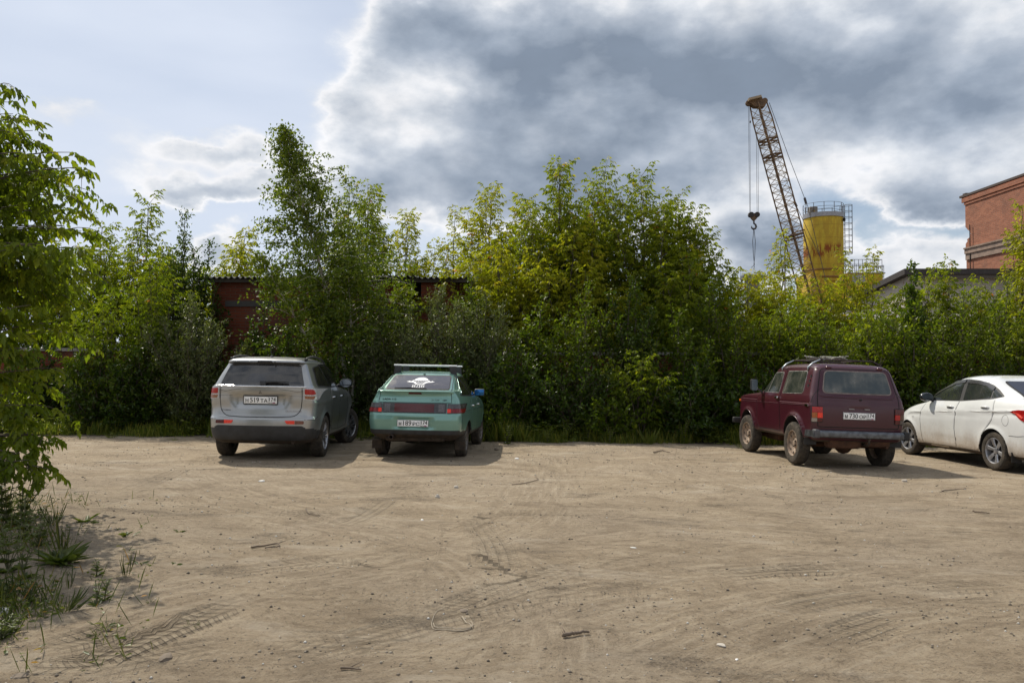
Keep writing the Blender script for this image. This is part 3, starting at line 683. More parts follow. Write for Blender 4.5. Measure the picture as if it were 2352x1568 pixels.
# ------------------------------------------------------------------ silo
def silo():
    D = 63.0
    cx = pix(1891.5, 600, D).x; cy = D; r = 1.49
    z = lambda py: pix(1891, py, D).z
    e = empty('silo', (cx, cy, 0), 'yellow rust-stained cylindrical silo with caged ladder and rail on top', 'silo'); zg = -1
    t = NT('silo_paint'); o = t.obj(); X = t.xyz(o)
    n = t.noise(o, .8, 6, .65); s = t.noise(t.vmath('MULTIPLY', o, (3.2, 3.2, .8)), 1.0, 7, .7); f = t.noise(o, 6, 5, .7)
    c = t.mix(t.rng(n, .35, .65), (.60, .43, .045), (.47, .34, .045))
    band = t.math('MULTIPLY', t.rng(X[2], z(600) , z(585)), t.rng(X[2], z(560), z(575)))
    rust = t.math('MULTIPLY', t.rng(s, .45, .54), t.math('ADD', .26, t.math('MULTIPLY', band, .95)), clamp=True)
    c = t.mix(rust, c, (.26, .075, .02)); c = t.mix(t.rng(f, .62, .74, 0, .5), c, (.20, .12, .03))
    seam = t.math('ABSOLUTE', t.math('SUBTRACT', t.math('FRACT', t.math('DIVIDE', t.math('SUBTRACT', X[2], z(610)), 1.02)), .5))
    c = t.mix(t.rng(seam, .475, .495, 0, .5), c, (.22, .13, .03))
    ym = t.done(t.pbr(c, .7, nrm=t.bump(t.math('ADD', f, seam), .3, .02), spec=.15))
    m = MB(); m.lathe([(r * .98, z(648)), (r * .98, z(622)), (r, z(618)), (r, z(502)), (r * .985, z(500)), (0, z(499))], n=56, axis='Z'); m.build('tank', ym, e, True, 35)
    m = MB(); m.lathe([(r * .9, zg), (r * .9, z(648))], n=40, axis='Z'); m.build('lower_tank', ym, e, True, 35)
    gm = plain('galvanised', (.32, .32, .33), .5, .6, var=.2)
    m = MB(); m.lathe([(r + .02, z(503)), (r + .05, z(503)), (r + .05, z(493)), (r - .02, z(493)), (r - .02, z(503))], n=56, axis='Z'); m.lathe([(r - .02, z(496)), (r * .6, z(490)), (0, z(488))], n=40, axis='Z'); m.build('roof_rim', gm, e, True, 40)
    m = MB(); m.lathe([(r + .03, z(624)), (r + .07, z(622)), (r + .03, z(620))], n=48, axis='Z'); m.lathe([(r + .03, z(641)), (r + .07, z(639)), (r + .03, z(637))], n=48, axis='Z'); m.build('hoop', plain('rusty_hoop', (.24, .12, .03), .8), e, True)
    dk = plain('dark_steel', (.075, .062, .055), .7)
    # top rail
    m = MB(); zt, zb = z(471), z(495)
    for k in range(12):
        a = 2 * math.pi * k / 12 + .2; m.tube([(r * math.cos(a), r * math.sin(a), zb), (r * math.cos(a), r * math.sin(a), zt)], .025, 5)
    for h in (zt, zb + (zt - zb) * .62, zb + (zt - zb) * .3):
        m.tube([(r * math.cos(a), r * math.sin(a), h) for a in np.linspace(0, 2 * math.pi, 41)], .016, 5)
    m.build('guard_rail', dk, e)
    m = MB(); m.rbox((-1.05, -.55, (z(480) + z(497)) / 2), (.62, .6, z(478) - z(497)), .05); o1 = m.build('filter_box', plain('filter_grey', (.23, .21, .18), .7, var=.3), e)
    m = MB(); m.prism([(-1.13, z(490.5)), (-.97, z(490.5)), (-1.05, z(486.5))], -.862, -.875, 'Y'); m.build('warning_mark', plain('warning_yellow', (.75, .45, .02), .5), o1)
    m = MB(); m.box((1.20, -1.10, z(510)), (.16, .16, .22)); m.build('hatch', M_dark, e)
    # caged ladder on the right
    m = MB(); lx = r + .12; z0, z1 = z(700), z(472)
    for yy in (-.25, .2): m.tube([(lx, yy, z0), (lx, yy, z1)], .03, 5)
    for h in np.arange(z0, z1, .3): m.tube([(lx, -.25, h), (lx, .2, h)], .014, 4)
    zc = z(583)
    for h in np.linspace(zc, z1, 9):
        m.tube([(lx, -.25, h), (lx + .25, -.45, h), (lx + .55, -.35, h), (lx + .66, -.02, h), (lx + .55, .3, h), (lx + .25, .4, h), (lx, .2, h)], .02, 4)
    for (dx, dy) in ((.25, -.45), (.55, -.35), (.66, -.02), (.55, .3), (.25, .4)): m.tube([(lx + dx, dy, zc), (lx + dx, dy, z1)], .014, 4)
    m.build('ladder', dk, e)
    # feed pipe curling off to the left
    m = MB(); P = [pix(1803, 760, D), pix(1803, 640, D), pix(1803, 580, D), pix(1804, 562, D), pix(1809, 548, D), pix(1818, 538, D), pix(1830, 532, D), pix(1850, 527, D)]
    m.tube([p - Vector((cx, cy, 0)) for p in P], .055, 8); m.build('feed_pipe', plain('rusty_pipe', (.11, .07, .05), .8), e, True)
    # yellow plant housing with railed platform
    x1 = pix(2010, 640, D).x - cx; zt = z(632)
    m = MB(); m.box(((x1 - 1.49) / 2, .3, (zg + zt) / 2), (x1 + 1.49, 3.2, zt - zg)); m.build('housing', ym, e)
    m = MB(); m.box(((x1 + 1.49) / 2 + .1, .3, zt + .04), (x1 - 1.3, 3.3, .08)); m.box((2.2, -1.33, zt - .45), (1.0, .04, .7)); m.build('platform', gm, e)
    m = MB(); h = zt + .08; xa = 1.6
    for yy in (-1.3, 1.9):
        for k in np.linspace(xa, x1 - .05, 9): m.tube([(k, yy, h), (k, yy, h + 1.0)], .02, 4)
        for hh in (.5, 1.0): m.tube([(xa, yy, h + hh), (x1 - .05, yy, h + hh)], .02, 4)
    for hh in (.5, 1.0): m.tube([(x1 - .05, -1.3, h + hh), (x1 - .05, 1.9, h + hh)], .02, 4)
    m.build('platform_rail', dk, e)
    m = MB(); lx = x1
    for yy in (-.3, .2): m.tube([(lx, yy, zg), (lx, yy, h + .9)], .03, 5)
    for hh in np.arange(h - 1.8, h + .9, .8): m.tube([(lx, -.4, hh), (lx + .4, -.5, hh), (lx + .68, -.05, hh), (lx + .4, .4, hh), (lx, .3, hh)], .02, 4)
    for (dx, dy) in ((.4, -.5), (.68, -.05), (.4, .4)): m.tube([(lx + dx, dy, h - 1.9), (lx + dx, dy, h + .7)], .016, 4)
    m.build('side_ladder', dk, e)
silo()

def vents():
    D = 55
    a = pix(1727, 650, D); e = MB(); e.lathe([(.5, -6), (.5, .2), (.78, .22), (.78, .5), (.3, .62), (0, .65)], n=24, axis='Z')
    o = e.build('vent_stack', plain('vent_grey', (.16, .17, .19), .6), None, True, 40); o.location = a; tag(o, 'grey capped vent stack under the crane hook, half behind leaves', 'vent')
    a = pix(1572, 622, 45); e = MB()
    for dx in (-.3, .1, .5): e.tube([(dx, 0, -5), (dx, 0, .25)], .03, 5)
    e.tube([(-.3, 0, .25), (.5, 0, .25)], .025, 5); e.tube([(-.3, 0, -.1), (.5, 0, -.1)], .025, 5); e.box((0, .1, -.5), (1.0, .5, .4))
    o = e.build('small_platform', plain('platform_dark', (.05, .045, .04), .8)); o.location = a; tag(o, 'small dark steel platform with rail showing through the tall maple', 'platform')
vents()

# ------------------------------------------------------------------ crane
def crane():
    D = 60.0
    rust = plain('rusty_steel', (.14, .085, .045), .8, var=.35, scale=2); pale = plain('pale_lattice', (.30, .21, .10), .75, var=.3, scale=2); rope = plain('steel_rope', (.06, .058, .06), .6)
    foot = pix(1897, 800, D); e = empty('crane', (foot.x, foot.y, -1), 'rusty lattice boom crane with hanging hook block beside the yellow silo', 'crane')
    E = Vector((foot.x, foot.y, -1))
    def loc(p): return p - E
    top = loc(pix(1741, 236, D)); bot = loc(pix(1850, 640, D)); ax = (top - bot).normalized()
    bot = bot - ax * ((bot.z - 1.6) / ax.z)
    L = (top - bot).length
    a = ax.cross(Vector((0, 1, 0))).normalized(); b = ax.cross(a).normalized()
    rot = R(28); a, b = a * math.cos(rot) + b * math.sin(rot), b * math.cos(rot) - a * math.sin(rot)
    def wd(t):
        return .50 * min(1, max(.25, t * 6)) * (1 if t < .93 else 1 - .15 * (t - .93) / .07)
    def P(t, i):
        w = wd(t); s = ((-1, -1), (1, -1), (1, 1), (-1, 1))[i]; return bot + ax * (L * t) + a * w * s[0] + b * w * s[1]
    m = MB()
    ts = np.linspace(0, 1, 30)
    for i in range(4): m.tube([P(t, i) for t in ts], .055, 5)
    m.build('boom_chords', rust, e)
    m = MB(); nb = 34
    for k in range(nb):
        t0, t1 = .02 + .96 * k / nb, .02 + .96 * (k + 1) / nb
        for i in range(4):
            j = (i + 1) % 4
            m.tube([P(t0, i), P(t1, j)] if k % 2 else [P(t0, j), P(t1, i)], .026, 4)
            m.tube([P(t0, i), P(t0, j)], .022, 4)
    m.build('boom_lacing', pale, e)
    for t in (.50, .86, .80, .14):
        m = MB()
        for i in range(4): m.tube([P(t, i), P(t, (i + 1) % 4)], .075, 5); m.tube([P(t - .012, i), P(t - .012, (i + 1) % 4)], .05, 5)
        m.tube([P(t, 0), P(t + .02, 2)], .07, 5); m.build('boom_joint', rust, e)
    # head with sheaves
    m = MB(); h = P(1, 0) * .25 + P(1, 1) * .25 + P(1, 2) * .25 + P(1, 3) * .25
    m.prism([(-.78, .0), (-.30, -.38), (.42, -.40), (.62, .02), (.36, .22), (-.68, .12)], -.30, .30, 'Y'); m.v = [tuple(Vector(v) + h) for v in m.v]
    hd = m.build('boom_head', rust, e)
    m = MB(); m.box(h + Vector((-.38, -.42, .20)), (.95, .40, .17), Matrix.Rotation(R(-14), 3, 'Y')); m.build('head_box', plain('head_tan', (.33, .25, .16), .8), hd)
    for dx, dz in ((.10, .26), (.50, .12), (-.72, -.05)):
        m = MB(); m.lathe([(.05, -.10), (.22, -.10), (.18, 0), (.22, .10), (.05, .10)], h + Vector((dx, 0, dz)), 'Y', 20); m.build('sheave', rust, hd)
    # stay ropes to the right
    m = MB(); p0 = h + Vector((.85, 0, .0)); p1 = loc(pix(1856, 476, D)); mid = p0.lerp(p1, .93)
    m.tube([p0, p0.lerp(p1, .5) + Vector((0, 0, -.12)), p1], .022, 4); m.tube([p0.lerp(p1, .91), mid + Vector((.06, 0, -.3))], .09, 6)
    p2 = loc(pix(1824, 462, D)); m.tube([p2, loc(pix(1884, 590, D))], .022, 4); m.tube([p2, p2.lerp(loc(pix(1884, 590, D)), .1)], .09, 6); m.tube([p2, P(.95, 2)], .015, 4)
    m.tube([p1, loc(pix(1925, 760, D))], .022, 4)
    m.build('stay_rope', rope, e)
    # hoist ropes, block, hook, sling
    m = MB()
    for (u0, v0, u1, v1) in ((1719, 245, 1722, 490), (1722, 245, 1724, 490), (1737, 310, 1739, 490), (1741, 320, 1742, 490)): m.tube([loc(pix(u0, v0, D)), loc(pix(u1, v1, D))], .014, 4)
    q = loc(pix(1723, 278, D)); m.tube([q, q + Vector((0, 0, -.15))], .06, 6); m.build('hoist_rope', rope, e)
    c = loc(pix(1731.5, 496, D)); k = 1 / 30.5
    m = MB(); sh = [(-12.5, 6), (-9, 8.5), (-4, 7.5), (0, 5.5), (4, 7.5), (9, 8.5), (12.5, 6), (10, -1), (4, -8.5), (0, -12.5), (-4, -8.5), (-10, -1)]
    m.prism([(x * k, z * k) for x, z in sh], -.12, .12, 'Y'); m.v = [tuple(Vector(v) + c) for v in m.v]; hb = m.build('hook_block', rust, e)
    for dx in (-.22, .22):
        m = MB(); m.lathe([(0, -.16), (.2, -.16), (.2, .16), (0, .16)], c + Vector((dx, 0, .08)), 'Y', 18); m.build('sheave', plain('dark_sheave', (.03, .025, .022), .7), hb)
    hk = c + Vector((0, 0, -.62)); m = MB()
    m.tube([hk + Vector((0, 0, .3)), hk + Vector((0, 0, .05)), hk + Vector((.12, 0, -.03)), hk + Vector((.17, 0, -.18)), hk + Vector((.10, 0, -.33)), hk + Vector((-.05, 0, -.37)), hk + Vector((-.17, 0, -.28)), hk + Vector((-.19, 0, -.14))], [.06, .07, .075, .08, .085, .08, .06, .03], 8)
    m.build('hook', rope, hb, True)
    m = MB(); s0 = hk + Vector((0, 0, -.33)); z1 = loc(pix(1731, 608, D)).z - s0.z
    for sx in (-1, 1): m.tube([s0, s0 + Vector((.10 * sx, 0, z1 * .35)), s0 + Vector((.05 * sx, 0, z1 * .75)), s0 + Vector((-.02 * sx, 0, z1)), s0 + Vector((.12 * sx - .1, 0, z1 * 1.08))], .022, 4)
    m.build('sling', rope, e)
    # carrier, hidden behind the trees from here
    m = MB(); m.rbox((.8, 0, 1.0), (5.0, 3.0, .9), .1); m.rbox((1.6, 0, 2.4), (3.6, 2.6, 1.7), .15); m.build('machine_house', plain('crane_yellow', (.5, .33, .05), .6, var=.25), e)
    m = MB(); m.rbox((-1.0, -1.2, 2.5), (1.2, 1.1, 1.8), .12); m.build('cab', plain('crane_cab', (.45, .3, .05), .5), e)
    for sy in (-1.4, 1.4):
        m = MB(); m.rbox((.5, sy, .45), (5.4, .6, .9), .3, seg=5); m.build('track', plain('crawler', (.05, .045, .04), .8), e)
crane()
# ------------------------------------------------------------------ car building kit (local frame: origin under the rear axle, +Y forward, +X right)
def pchip(K, Yv, q):
    K = np.asarray(K, float); Yv = np.asarray(Yv, float); h = np.diff(K); d = np.diff(Yv) / h; m = np.zeros_like(Yv)
    for i in range(1, len(Yv) - 1):
        if d[i - 1] * d[i] > 0:
            w1, w2 = 2 * h[i] + h[i - 1], h[i] + 2 * h[i - 1]; m[i] = (w1 + w2) / (w1 / d[i - 1] + w2 / d[i])
    m[0], m[-1] = d[0], d[-1]
    i = np.clip(np.searchsorted(K, q, side='right') - 1, 0, len(K) - 2); t = (q - K[i]) / h[i]
    return ((2 * t ** 3 - 3 * t ** 2 + 1) * Yv[i] + (t ** 3 - 2 * t ** 2 + t) * h[i] * m[i] + (-2 * t ** 3 + 3 * t ** 2) * Yv[i + 1] + (t ** 3 - t ** 2) * h[i] * m[i + 1])

FONT = None
def text_mesh(s, size):
    cu = bpy.data.curves.new('t', 'FONT'); cu.body = s; cu.size = size; cu.align_x = 'CENTER'; cu.align_y = 'CENTER'; cu.resolution_u = 3
    o = bpy.data.objects.new('t', cu); COL.objects.link(o)
    dg = bpy.context.evaluated_depsgraph_get(); me = bpy.data.meshes.new_from_object(o.evaluated_get(dg))
    v = [tuple(a.co) for a in me.vertices]; f = [tuple(p.vertices) for p in me.polygons]
    bpy.data.objects.remove(o); bpy.data.curves.remove(cu); bpy.data.meshes.remove(me)
    return v, f

M_glass = {}
def glass(name, col=(.012, .014, .016), rough=.04, dust=.06):
    if name in M_glass: return M_glass[name]
    t = NT(name); o = t.obj(); n = t.noise(o, 3, 6, .65); st = t.noise(t.vmath('MULTIPLY', o, (14, 14, 2)), 1, 5)
    d = t.math('MULTIPLY', t.rng(n, .35, .75), t.rng(st, .3, .8, .5, 1.3)); d = t.math('MULTIPLY', d, dust)
    c = t.mix(d, col, (.42, .38, .31)); M_glass[name] = t.done(t.pbr(c, t.math('ADD', rough, t.math('MULTIPLY', d, 1.2)), spec=.75)); return M_glass[name]
def lens(name, col, rough=.12):
    t = NT(name); o = t.obj(); w = t.N('ShaderNodeTexVoronoi'); w.inputs['Scale'].default_value = 70; t.L(o, w.inputs['Vector'])
    return t.done(t.pbr(t.mix(t.rng(w.outputs['Distance'], .1, .7), tuple(min(1, q * 1.25) for q in col), tuple(q * .75 for q in col)), max(rough, .22), nrm=t.bump(w.outputs['Distance'], .3, .003), coat=.35, spec=.4))
M_rub = plain('black_rubber', (.016, .015, .015), .6); M_plast = plain('black_plastic', (.028, .028, .029), .55, var=.3)
M_gap = plain('panel_gap', (.010, .010, .010), .9)
M_chrome = plain('chrome', (.62, .63, .65), .12, 1.); M_plate = plain('plate_white', (.86, .86, .84), .35, var=.05); M_ink = plain('plate_ink', (.015, .015, .016), .5)
M_red = lens('red_lens', (.42, .012, .010)); M_redhot = lens('bright_red_reflector', (1.0, .045, .02)); M_dred = lens('dark_red_lens', (.09, .008, .010)); M_orange = lens('orange_lens', (.75, .16, .015))
M_clear = lens('clear_lens', (.55, .54, .53)); M_smoke = lens('smoked_lens', (.05, .048, .05)); M_grime = plain('underbody_grime', (.05, .036, .025), .95, var=.4, scale=12)
M_mirror = plain('mirror_glass', (.28, .31, .34), .03, 1.)
def tyre_mat():
    t = NT('dusty_tyre'); o = t.obj(); X = t.xyz(o); a = t.math('ARCTAN2', X[1], X[2]); n = t.noise(o, 14, 5, .65)
    r = t.math('SQRT', t.math('ADD', t.math('MULTIPLY', X[1], X[1]), t.math('MULTIPLY', X[2], X[2])))
    lug = t.math('SINE', t.math('ADD', t.math('MULTIPLY', a, 64.), t.math('MULTIPLY', t.math('ABSOLUTE', X[0]), 60.)))
    gro = t.math('COSINE', t.math('MULTIPLY', X[0], 190.))
    c = t.mix(t.rng(n, .3, .75, .15, .85), (.022, .021, .020), (.115, .095, .072))
    return t.done(t.pbr(c, .9, nrm=t.bump(t.math('ADD', t.math('ADD', t.rng(lug, -.3, .3), t.rng(gro, -.3, .3)), n), .8, .006), spec=.2))
M_tyre = tyre_mat()

class Car:
    def __init__(s, name, label, x, d, yaw, slices, paint_m, roll=0., pitch=0., side=None, rear=None, zs=1.):
        s.root = empty(name, (0, 0, 0), label, 'car'); s.M = paint_m; s.zs = zs
        n = Vector((BX, CY, 1)).normalized()
        rotg = Vector((0, 0, 1)).rotation_difference(n).to_matrix()
        rot = rotg @ Matrix.Rotation(yaw, 3, 'Z') @ Matrix.Rotation(pitch, 3, 'X') @ Matrix.Rotation(roll, 3, 'Y')
        s.root.matrix_world = Matrix.Translation((x, d, float(G(x, d)) + .004)) @ rot.to_4x4()
        s.mesh(slices, side, rear)
    def mesh(s, SL, side, rear):
        SL = np.array(SL, float); K = [0.]
        for i in range(1, len(SL)): K.append(K[-1] + 1)
        q = []
        for i in range(len(SL) - 1):
            m = max(3, int(math.ceil(abs(SL[i + 1][0] - SL[i][0]) / .022))); q += [i + j / m for j in range(m)]
        q.append(len(SL) - 1.); q = np.array(q)
        P = np.stack([pchip(K, SL[:, j], q) for j in range(10)], -1); P[:, 0] *= s.zs
        nR, nC, nS = 10, 9, 84; rings = []
        for (z, yr, yf, wr, wm, wf, rr, rf, br, bf) in P:
            pts = []
            ka = yr + br; kb = yf - bf; y0, y1 = ka + rr, kb - rf
            sx = np.linspace(0, 1, nR, endpoint=False)
            for t in sx: x = t * (wr - rr); pts.append((x, yr + br * (x / max(wr - rr, .01)) ** 2, 1, 0))
            for t in np.linspace(0, math.pi / 2, nC): pts.append((wr - rr + rr * math.sin(t) ** .9, ka + rr - rr * math.cos(t) ** .9, 1 - t / (math.pi / 2), t / (math.pi / 2)))
            for t in np.linspace(0, 1, nS + 2)[1:-1]:
                x = wr * (1 - t) * (1 - 2 * t) + wm * 4 * t * (1 - t) + wf * t * (2 * t - 1); pts.append((x, y0 + (y1 - y0) * t, 0, 1))
            for t in np.linspace(0, math.pi / 2, nC): pts.append((wf - rf + rf * math.cos(t) ** .9, kb - rf + rf * math.sin(t) ** .9, 0, 0))
            for t in sx[::-1]: x = t * (wf - rf); pts.append((x, yf - bf * (x / max(wf - rf, .01)) ** 2, 0, 0))
            o = []
            for (x, y, a, b) in pts:
                if rear and a > 0: y = y + a * rear(x, z)
                if side and b > 0: x = x + b * side(y, z)
                o.append((x, y, z))
            rings.append(o)
        n = len(rings[0]); full = []
        for o in rings: full.append([(x, y, z) for x, y, z in o] + [(-x, y, z) for x, y, z in o[-2:0:-1]])
        N = len(full[0]); V = [v for r in full for v in r]; Fc = []
        for i in range(len(full) - 1):
            for k in range(N): k2 = (k + 1) % N; Fc.append((i * N + k, i * N + k2, (i + 1) * N + k2, (i + 1) * N + k))
        Fc.append(tuple(range(N - 1, -1, -1))); Fc.append(tuple((len(full) - 1) * N + k for k in range(N)))
        s.V, s.F = V, Fc; s.bvh = BVHTree.FromPolygons([Vector(v) for v in V], Fc)
    def body(s, arches, mats=None, low=None, low_z=0, under_z=.0, inner=.30):
        """arches: list of (y, z, radius); cut through both flanks"""
        me = bpy.data.meshes.new('body'); me.from_pydata(s.V, [], s.F); o = bpy.data.objects.new('body', me); COL.objects.link(o)
        me.materials.append(s.M); me.materials.append(M_gap); me.materials.append(M_grime)
        m = MB()
        for (y, z, r) in arches:
            for sx in (-1, 1):
                xa, xb = sx * (s.halfw - inner), sx * (s.halfw + .3)
                prof = [(y + r * math.cos(a), z + r * math.sin(a)) for a in np.linspace(0, 2 * math.pi, 57)[:-1]]
                m.prism(prof, min(xa, xb), max(xa, xb), 'X')
        c = m.build('cut', M_gap)
        md = o.modifiers.new('b', 'BOOLEAN'); md.operation = 'DIFFERENCE'; md.solver = 'EXACT'; md.object = c
        dg = bpy.context.evaluated_depsgraph_get(); dg.update(); nm = bpy.data.meshes.new_from_object(o.evaluated_get(dg))
        o.modifiers.clear(); o.data = nm; nm.name = 'body'; bpy.data.objects.remove(c)
        nm.materials.clear()
        for q in (s.M, M_gap, M_grime) + ((low,) if low else ()): nm.materials.append(q)
        idx = []
        for p in nm.polygons:
            ce = p.center; k = 0
            for (y, z, r) in arches:
                dd = math.hypot(ce.y - y, ce.z - z)
                if abs(dd - r) < .012 and abs((Vector((ce.y - y, ce.z - z)).normalized()).dot(Vector((p.normal.y, p.normal.z)))) > .8 and abs(p.normal.x) < .3: k = 1
                if dd < r - .005 and abs(ce.x) < s.halfw - inner + .01 and abs(p.normal.x) > .9: k = 1
            if k == 0 and p.normal.z < -.6 and ce.z < .45: k = 2
            if k == 0 and low and (low_z(ce) if callable(low_z) else ce.z < low_z): k = 3
            idx.append(k)
        nm.polygons.foreach_set('material_index', idx); nm.polygons.foreach_set('use_smooth', [True] * len(idx)); nm.set_sharp_from_angle(angle=R(40))
        o.parent = s.root; s.bodyo = o; return o
    def proj(s, u, v, face, off=0.):
        if face == 'rear': o, d = Vector((u, -8, v)), Vector((0, 1, 0))
        elif face == 'right': o, d = Vector((8, u, v)), Vector((-1, 0, 0))
        elif face == 'left': o, d = Vector((-8, u, v)), Vector((1, 0, 0))
        elif face == 'front': o, d = Vector((u, 12, v)), Vector((0, -1, 0))
        else: o, d = Vector((u, v, 8)), Vector((0, 0, -1))
        h, n, i, _ = s.bvh.ray_cast(o, d)
        if h is None:
            q = o + d * 7.2; h, n, i, _ = s.bvh.find_nearest(q)
        if n.dot(d) > 0: n = -n
        return h + n * off, n
    def patch(s, m, poly, face, off, step=.035, skirt=.012):
        if isinstance(poly, list) and len(poly) < 3: return
        bm = bmesh.new(); vs = [bm.verts.new((a, b, 0)) for a, b in poly]
        try: bm.faces.new(vs)
        except ValueError: bm.free(); return
        P = np.array(poly); lo, hi = P.min(0), P.max(0)
        for ax, nrm in ((0, (1, 0, 0)), (1, (0, 1, 0))):
            k = math.ceil(lo[ax] / step) * step
            while k < hi[ax]:
                co = [0, 0, 0]; co[ax] = k + 1e-5
                bmesh.ops.bisect_plane(bm, geom=bm.verts[:] + bm.edges[:] + bm.faces[:], plane_co=co, plane_no=nrm); k += step
        bmesh.ops.triangulate(bm, faces=[f for f in bm.faces if len(f.verts) > 4])
        bm.verts.ensure_lookup_table(); bm.verts.index_update()
        nv = len(bm.verts); V = []; W = []
        for v in bm.verts:
            h, n = s.proj(v.co.x, v.co.y, face, 0.); V.append(h + n * off); W.append(h - n * skirt)
        fs = [tuple(v.index for v in f.verts) for f in bm.faces]
        # face winding outward
        f0 = fs[0]; nn = (V[f0[1]] - V[f0[0]]).cross(V[f0[2]] - V[f0[0]]); dirn = {'rear': (0, -1, 0), 'front': (0, 1, 0), 'right': (1, 0, 0), 'left': (-1, 0, 0), 'top': (0, 0, 1)}[face]
        if nn.dot(Vector(dirn)) < 0: fs = [f[::-1] for f in fs]
        if skirt > 0:
            be = [e for e in bm.edges if len(e.link_faces) == 1]; idx = {}
            for e in be:
                for v in e.verts:
                    if v.index not in idx: idx[v.index] = nv + len(idx)
            V2 = V + [None] * len(idx)
            for a, b in idx.items(): V2[b] = W[a]
            for e in be: a, b = e.verts[0].index, e.verts[1].index; fs.append((a, b, idx[b], idx[a]))
            V = V2
        bm.free(); m.add(V, fs); return m
    def part(s, name, poly, face, off, mat, parent=None, step=.035, label=None, skirt=.012):
        m = MB()
        for p in (poly if isinstance(poly[0][0], (tuple, list)) else [poly]): s.patch(m, p, face, off, step, skirt)
        o = m.build(name, mat, parent or s.root, True, 60, fix=False)
        if label: o['label'] = label
        return o
    def line(s, m, pts, face, r=.004, off=0., close=False, n=6, step=.04):
        if close: pts = list(pts) + [pts[0]]
        out = []
        for i in range(len(pts) - 1):
            a, b = Vector(pts[i]), Vector(pts[i + 1]); k = max(1, int((b - a).length / step))
            for j in range(k): q = a.lerp(b, j / k); out.append(s.proj(q.x, q.y, face, off)[0])
        out.append(s.proj(pts[-1][0], pts[-1][1], face, off)[0]); m.tube(out, r, n)
    def text(s, m, txt, size, cu, cv, face, off=.012, sx=1., bold=0):
        v, f = text_mesh(txt, size); fl = -1 if face == 'left' else 1
        V = []
        for a in v:
            u = cu + fl * a[0] * sx if face != 'left' else cu - a[0] * sx; w = cv + a[1]
            V.append(s.proj(u, w, face, off)[0])
        m.add(V, f)
    def plate(s, x, z, letters, tilt=0., off=.012, w=.52, h=.112, frame=None):
        """number plate: white plate, frame, lettering and a little flag"""
        p, n = s.proj(x, z, 'rear'); y = min(s.proj(x + dx, z + dz, 'rear')[0].y for dx in (-w * .48, 0, w * .48) for dz in (-h * .5, h * .5)) - off
        rot = Matrix.Rotation(tilt, 3, 'X'); c = Vector((x, y, z))
        def T(a, b, d=0): return c + rot @ Vector((a, -d, b))
        m = MB(); m.rbox(c, (w, .008, h), .003, rot); o = m.build('number_plate', M_plate, s.root, True, 40)
        m = MB(); fw, fh = (w + .016, h + .016) if frame else (w - .006, h - .006); t = .006 if frame else .0022
        cor = rnd([(-fw / 2, -fh / 2), (fw / 2, -fh / 2), (fw / 2, fh / 2), (-fw / 2, fh / 2)], .012, 4)
        m.tube([T(a, b, .0045) for a, b in cor + [cor[0], cor[1]]], t, 5); m.tube([T(w * .235, -h / 2 + .003, .0045), T(w * .235, h / 2 - .003, .0045)], .0018, 4); m.build('frame', M_plast if frame else M_ink, o)
        m = MB()
        for (tx, cx, cz, tw, th) in letters:
            v, f = fit_text(tx, tw, th); d = .0016 if th > .02 else .0005
            m.add([T(cx + a[0], cz + a[1], .0052) for a in v], f)
            m.add([T(cx + a[0] + d, cz + a[1] + .0005, .00535) for a in v], f)
            m.add([T(cx + a[0] - d, cz + a[1] - .0005, .00550) for a in v], f)
        m.build('lettering', M_ink, o, fix=False)
        m = MB()
        m.add([T(a, b, .0054) for a, b in ((.190, -.048), (.232, -.048), (.232, -.040), (.190, -.040))], [(0, 1, 2, 3)]); m.build('flag_red', plain('flag_red', (.5, .03, .03), .4), o, fix=False)
        m = MB(); m.add([T(a, b, .0054) for a, b in ((.190, -.040), (.232, -.040), (.232, -.033), (.190, -.033))], [(0, 1, 2, 3)]); m.build('flag_blue', plain('flag_blue', (.04, .08, .35), .4), o, fix=False)
        return o

def fit_text(tx, tw, th):
    v, f = text_mesh(tx, .1); xs = [a[0] for a in v]; ys = [a[1] for a in v]; x0, x1, y0, y1 = min(xs), max(xs), min(ys), max(ys)
    return [((a[0] - (x0 + x1) / 2) / (x1 - x0) * tw, (a[1] - (y0 + y1) / 2) / (y1 - y0) * th) for a in v], f
def letters(a, dig, bc, reg='174'):
    return [(a, -.211, -.008, .042, .056), (dig, -.092, .002, .136, .076), (bc, .055, -.008, .110, .056), (reg, .188, .014, .100, .058), ('RUS', .158, -.040, .050, .018)]

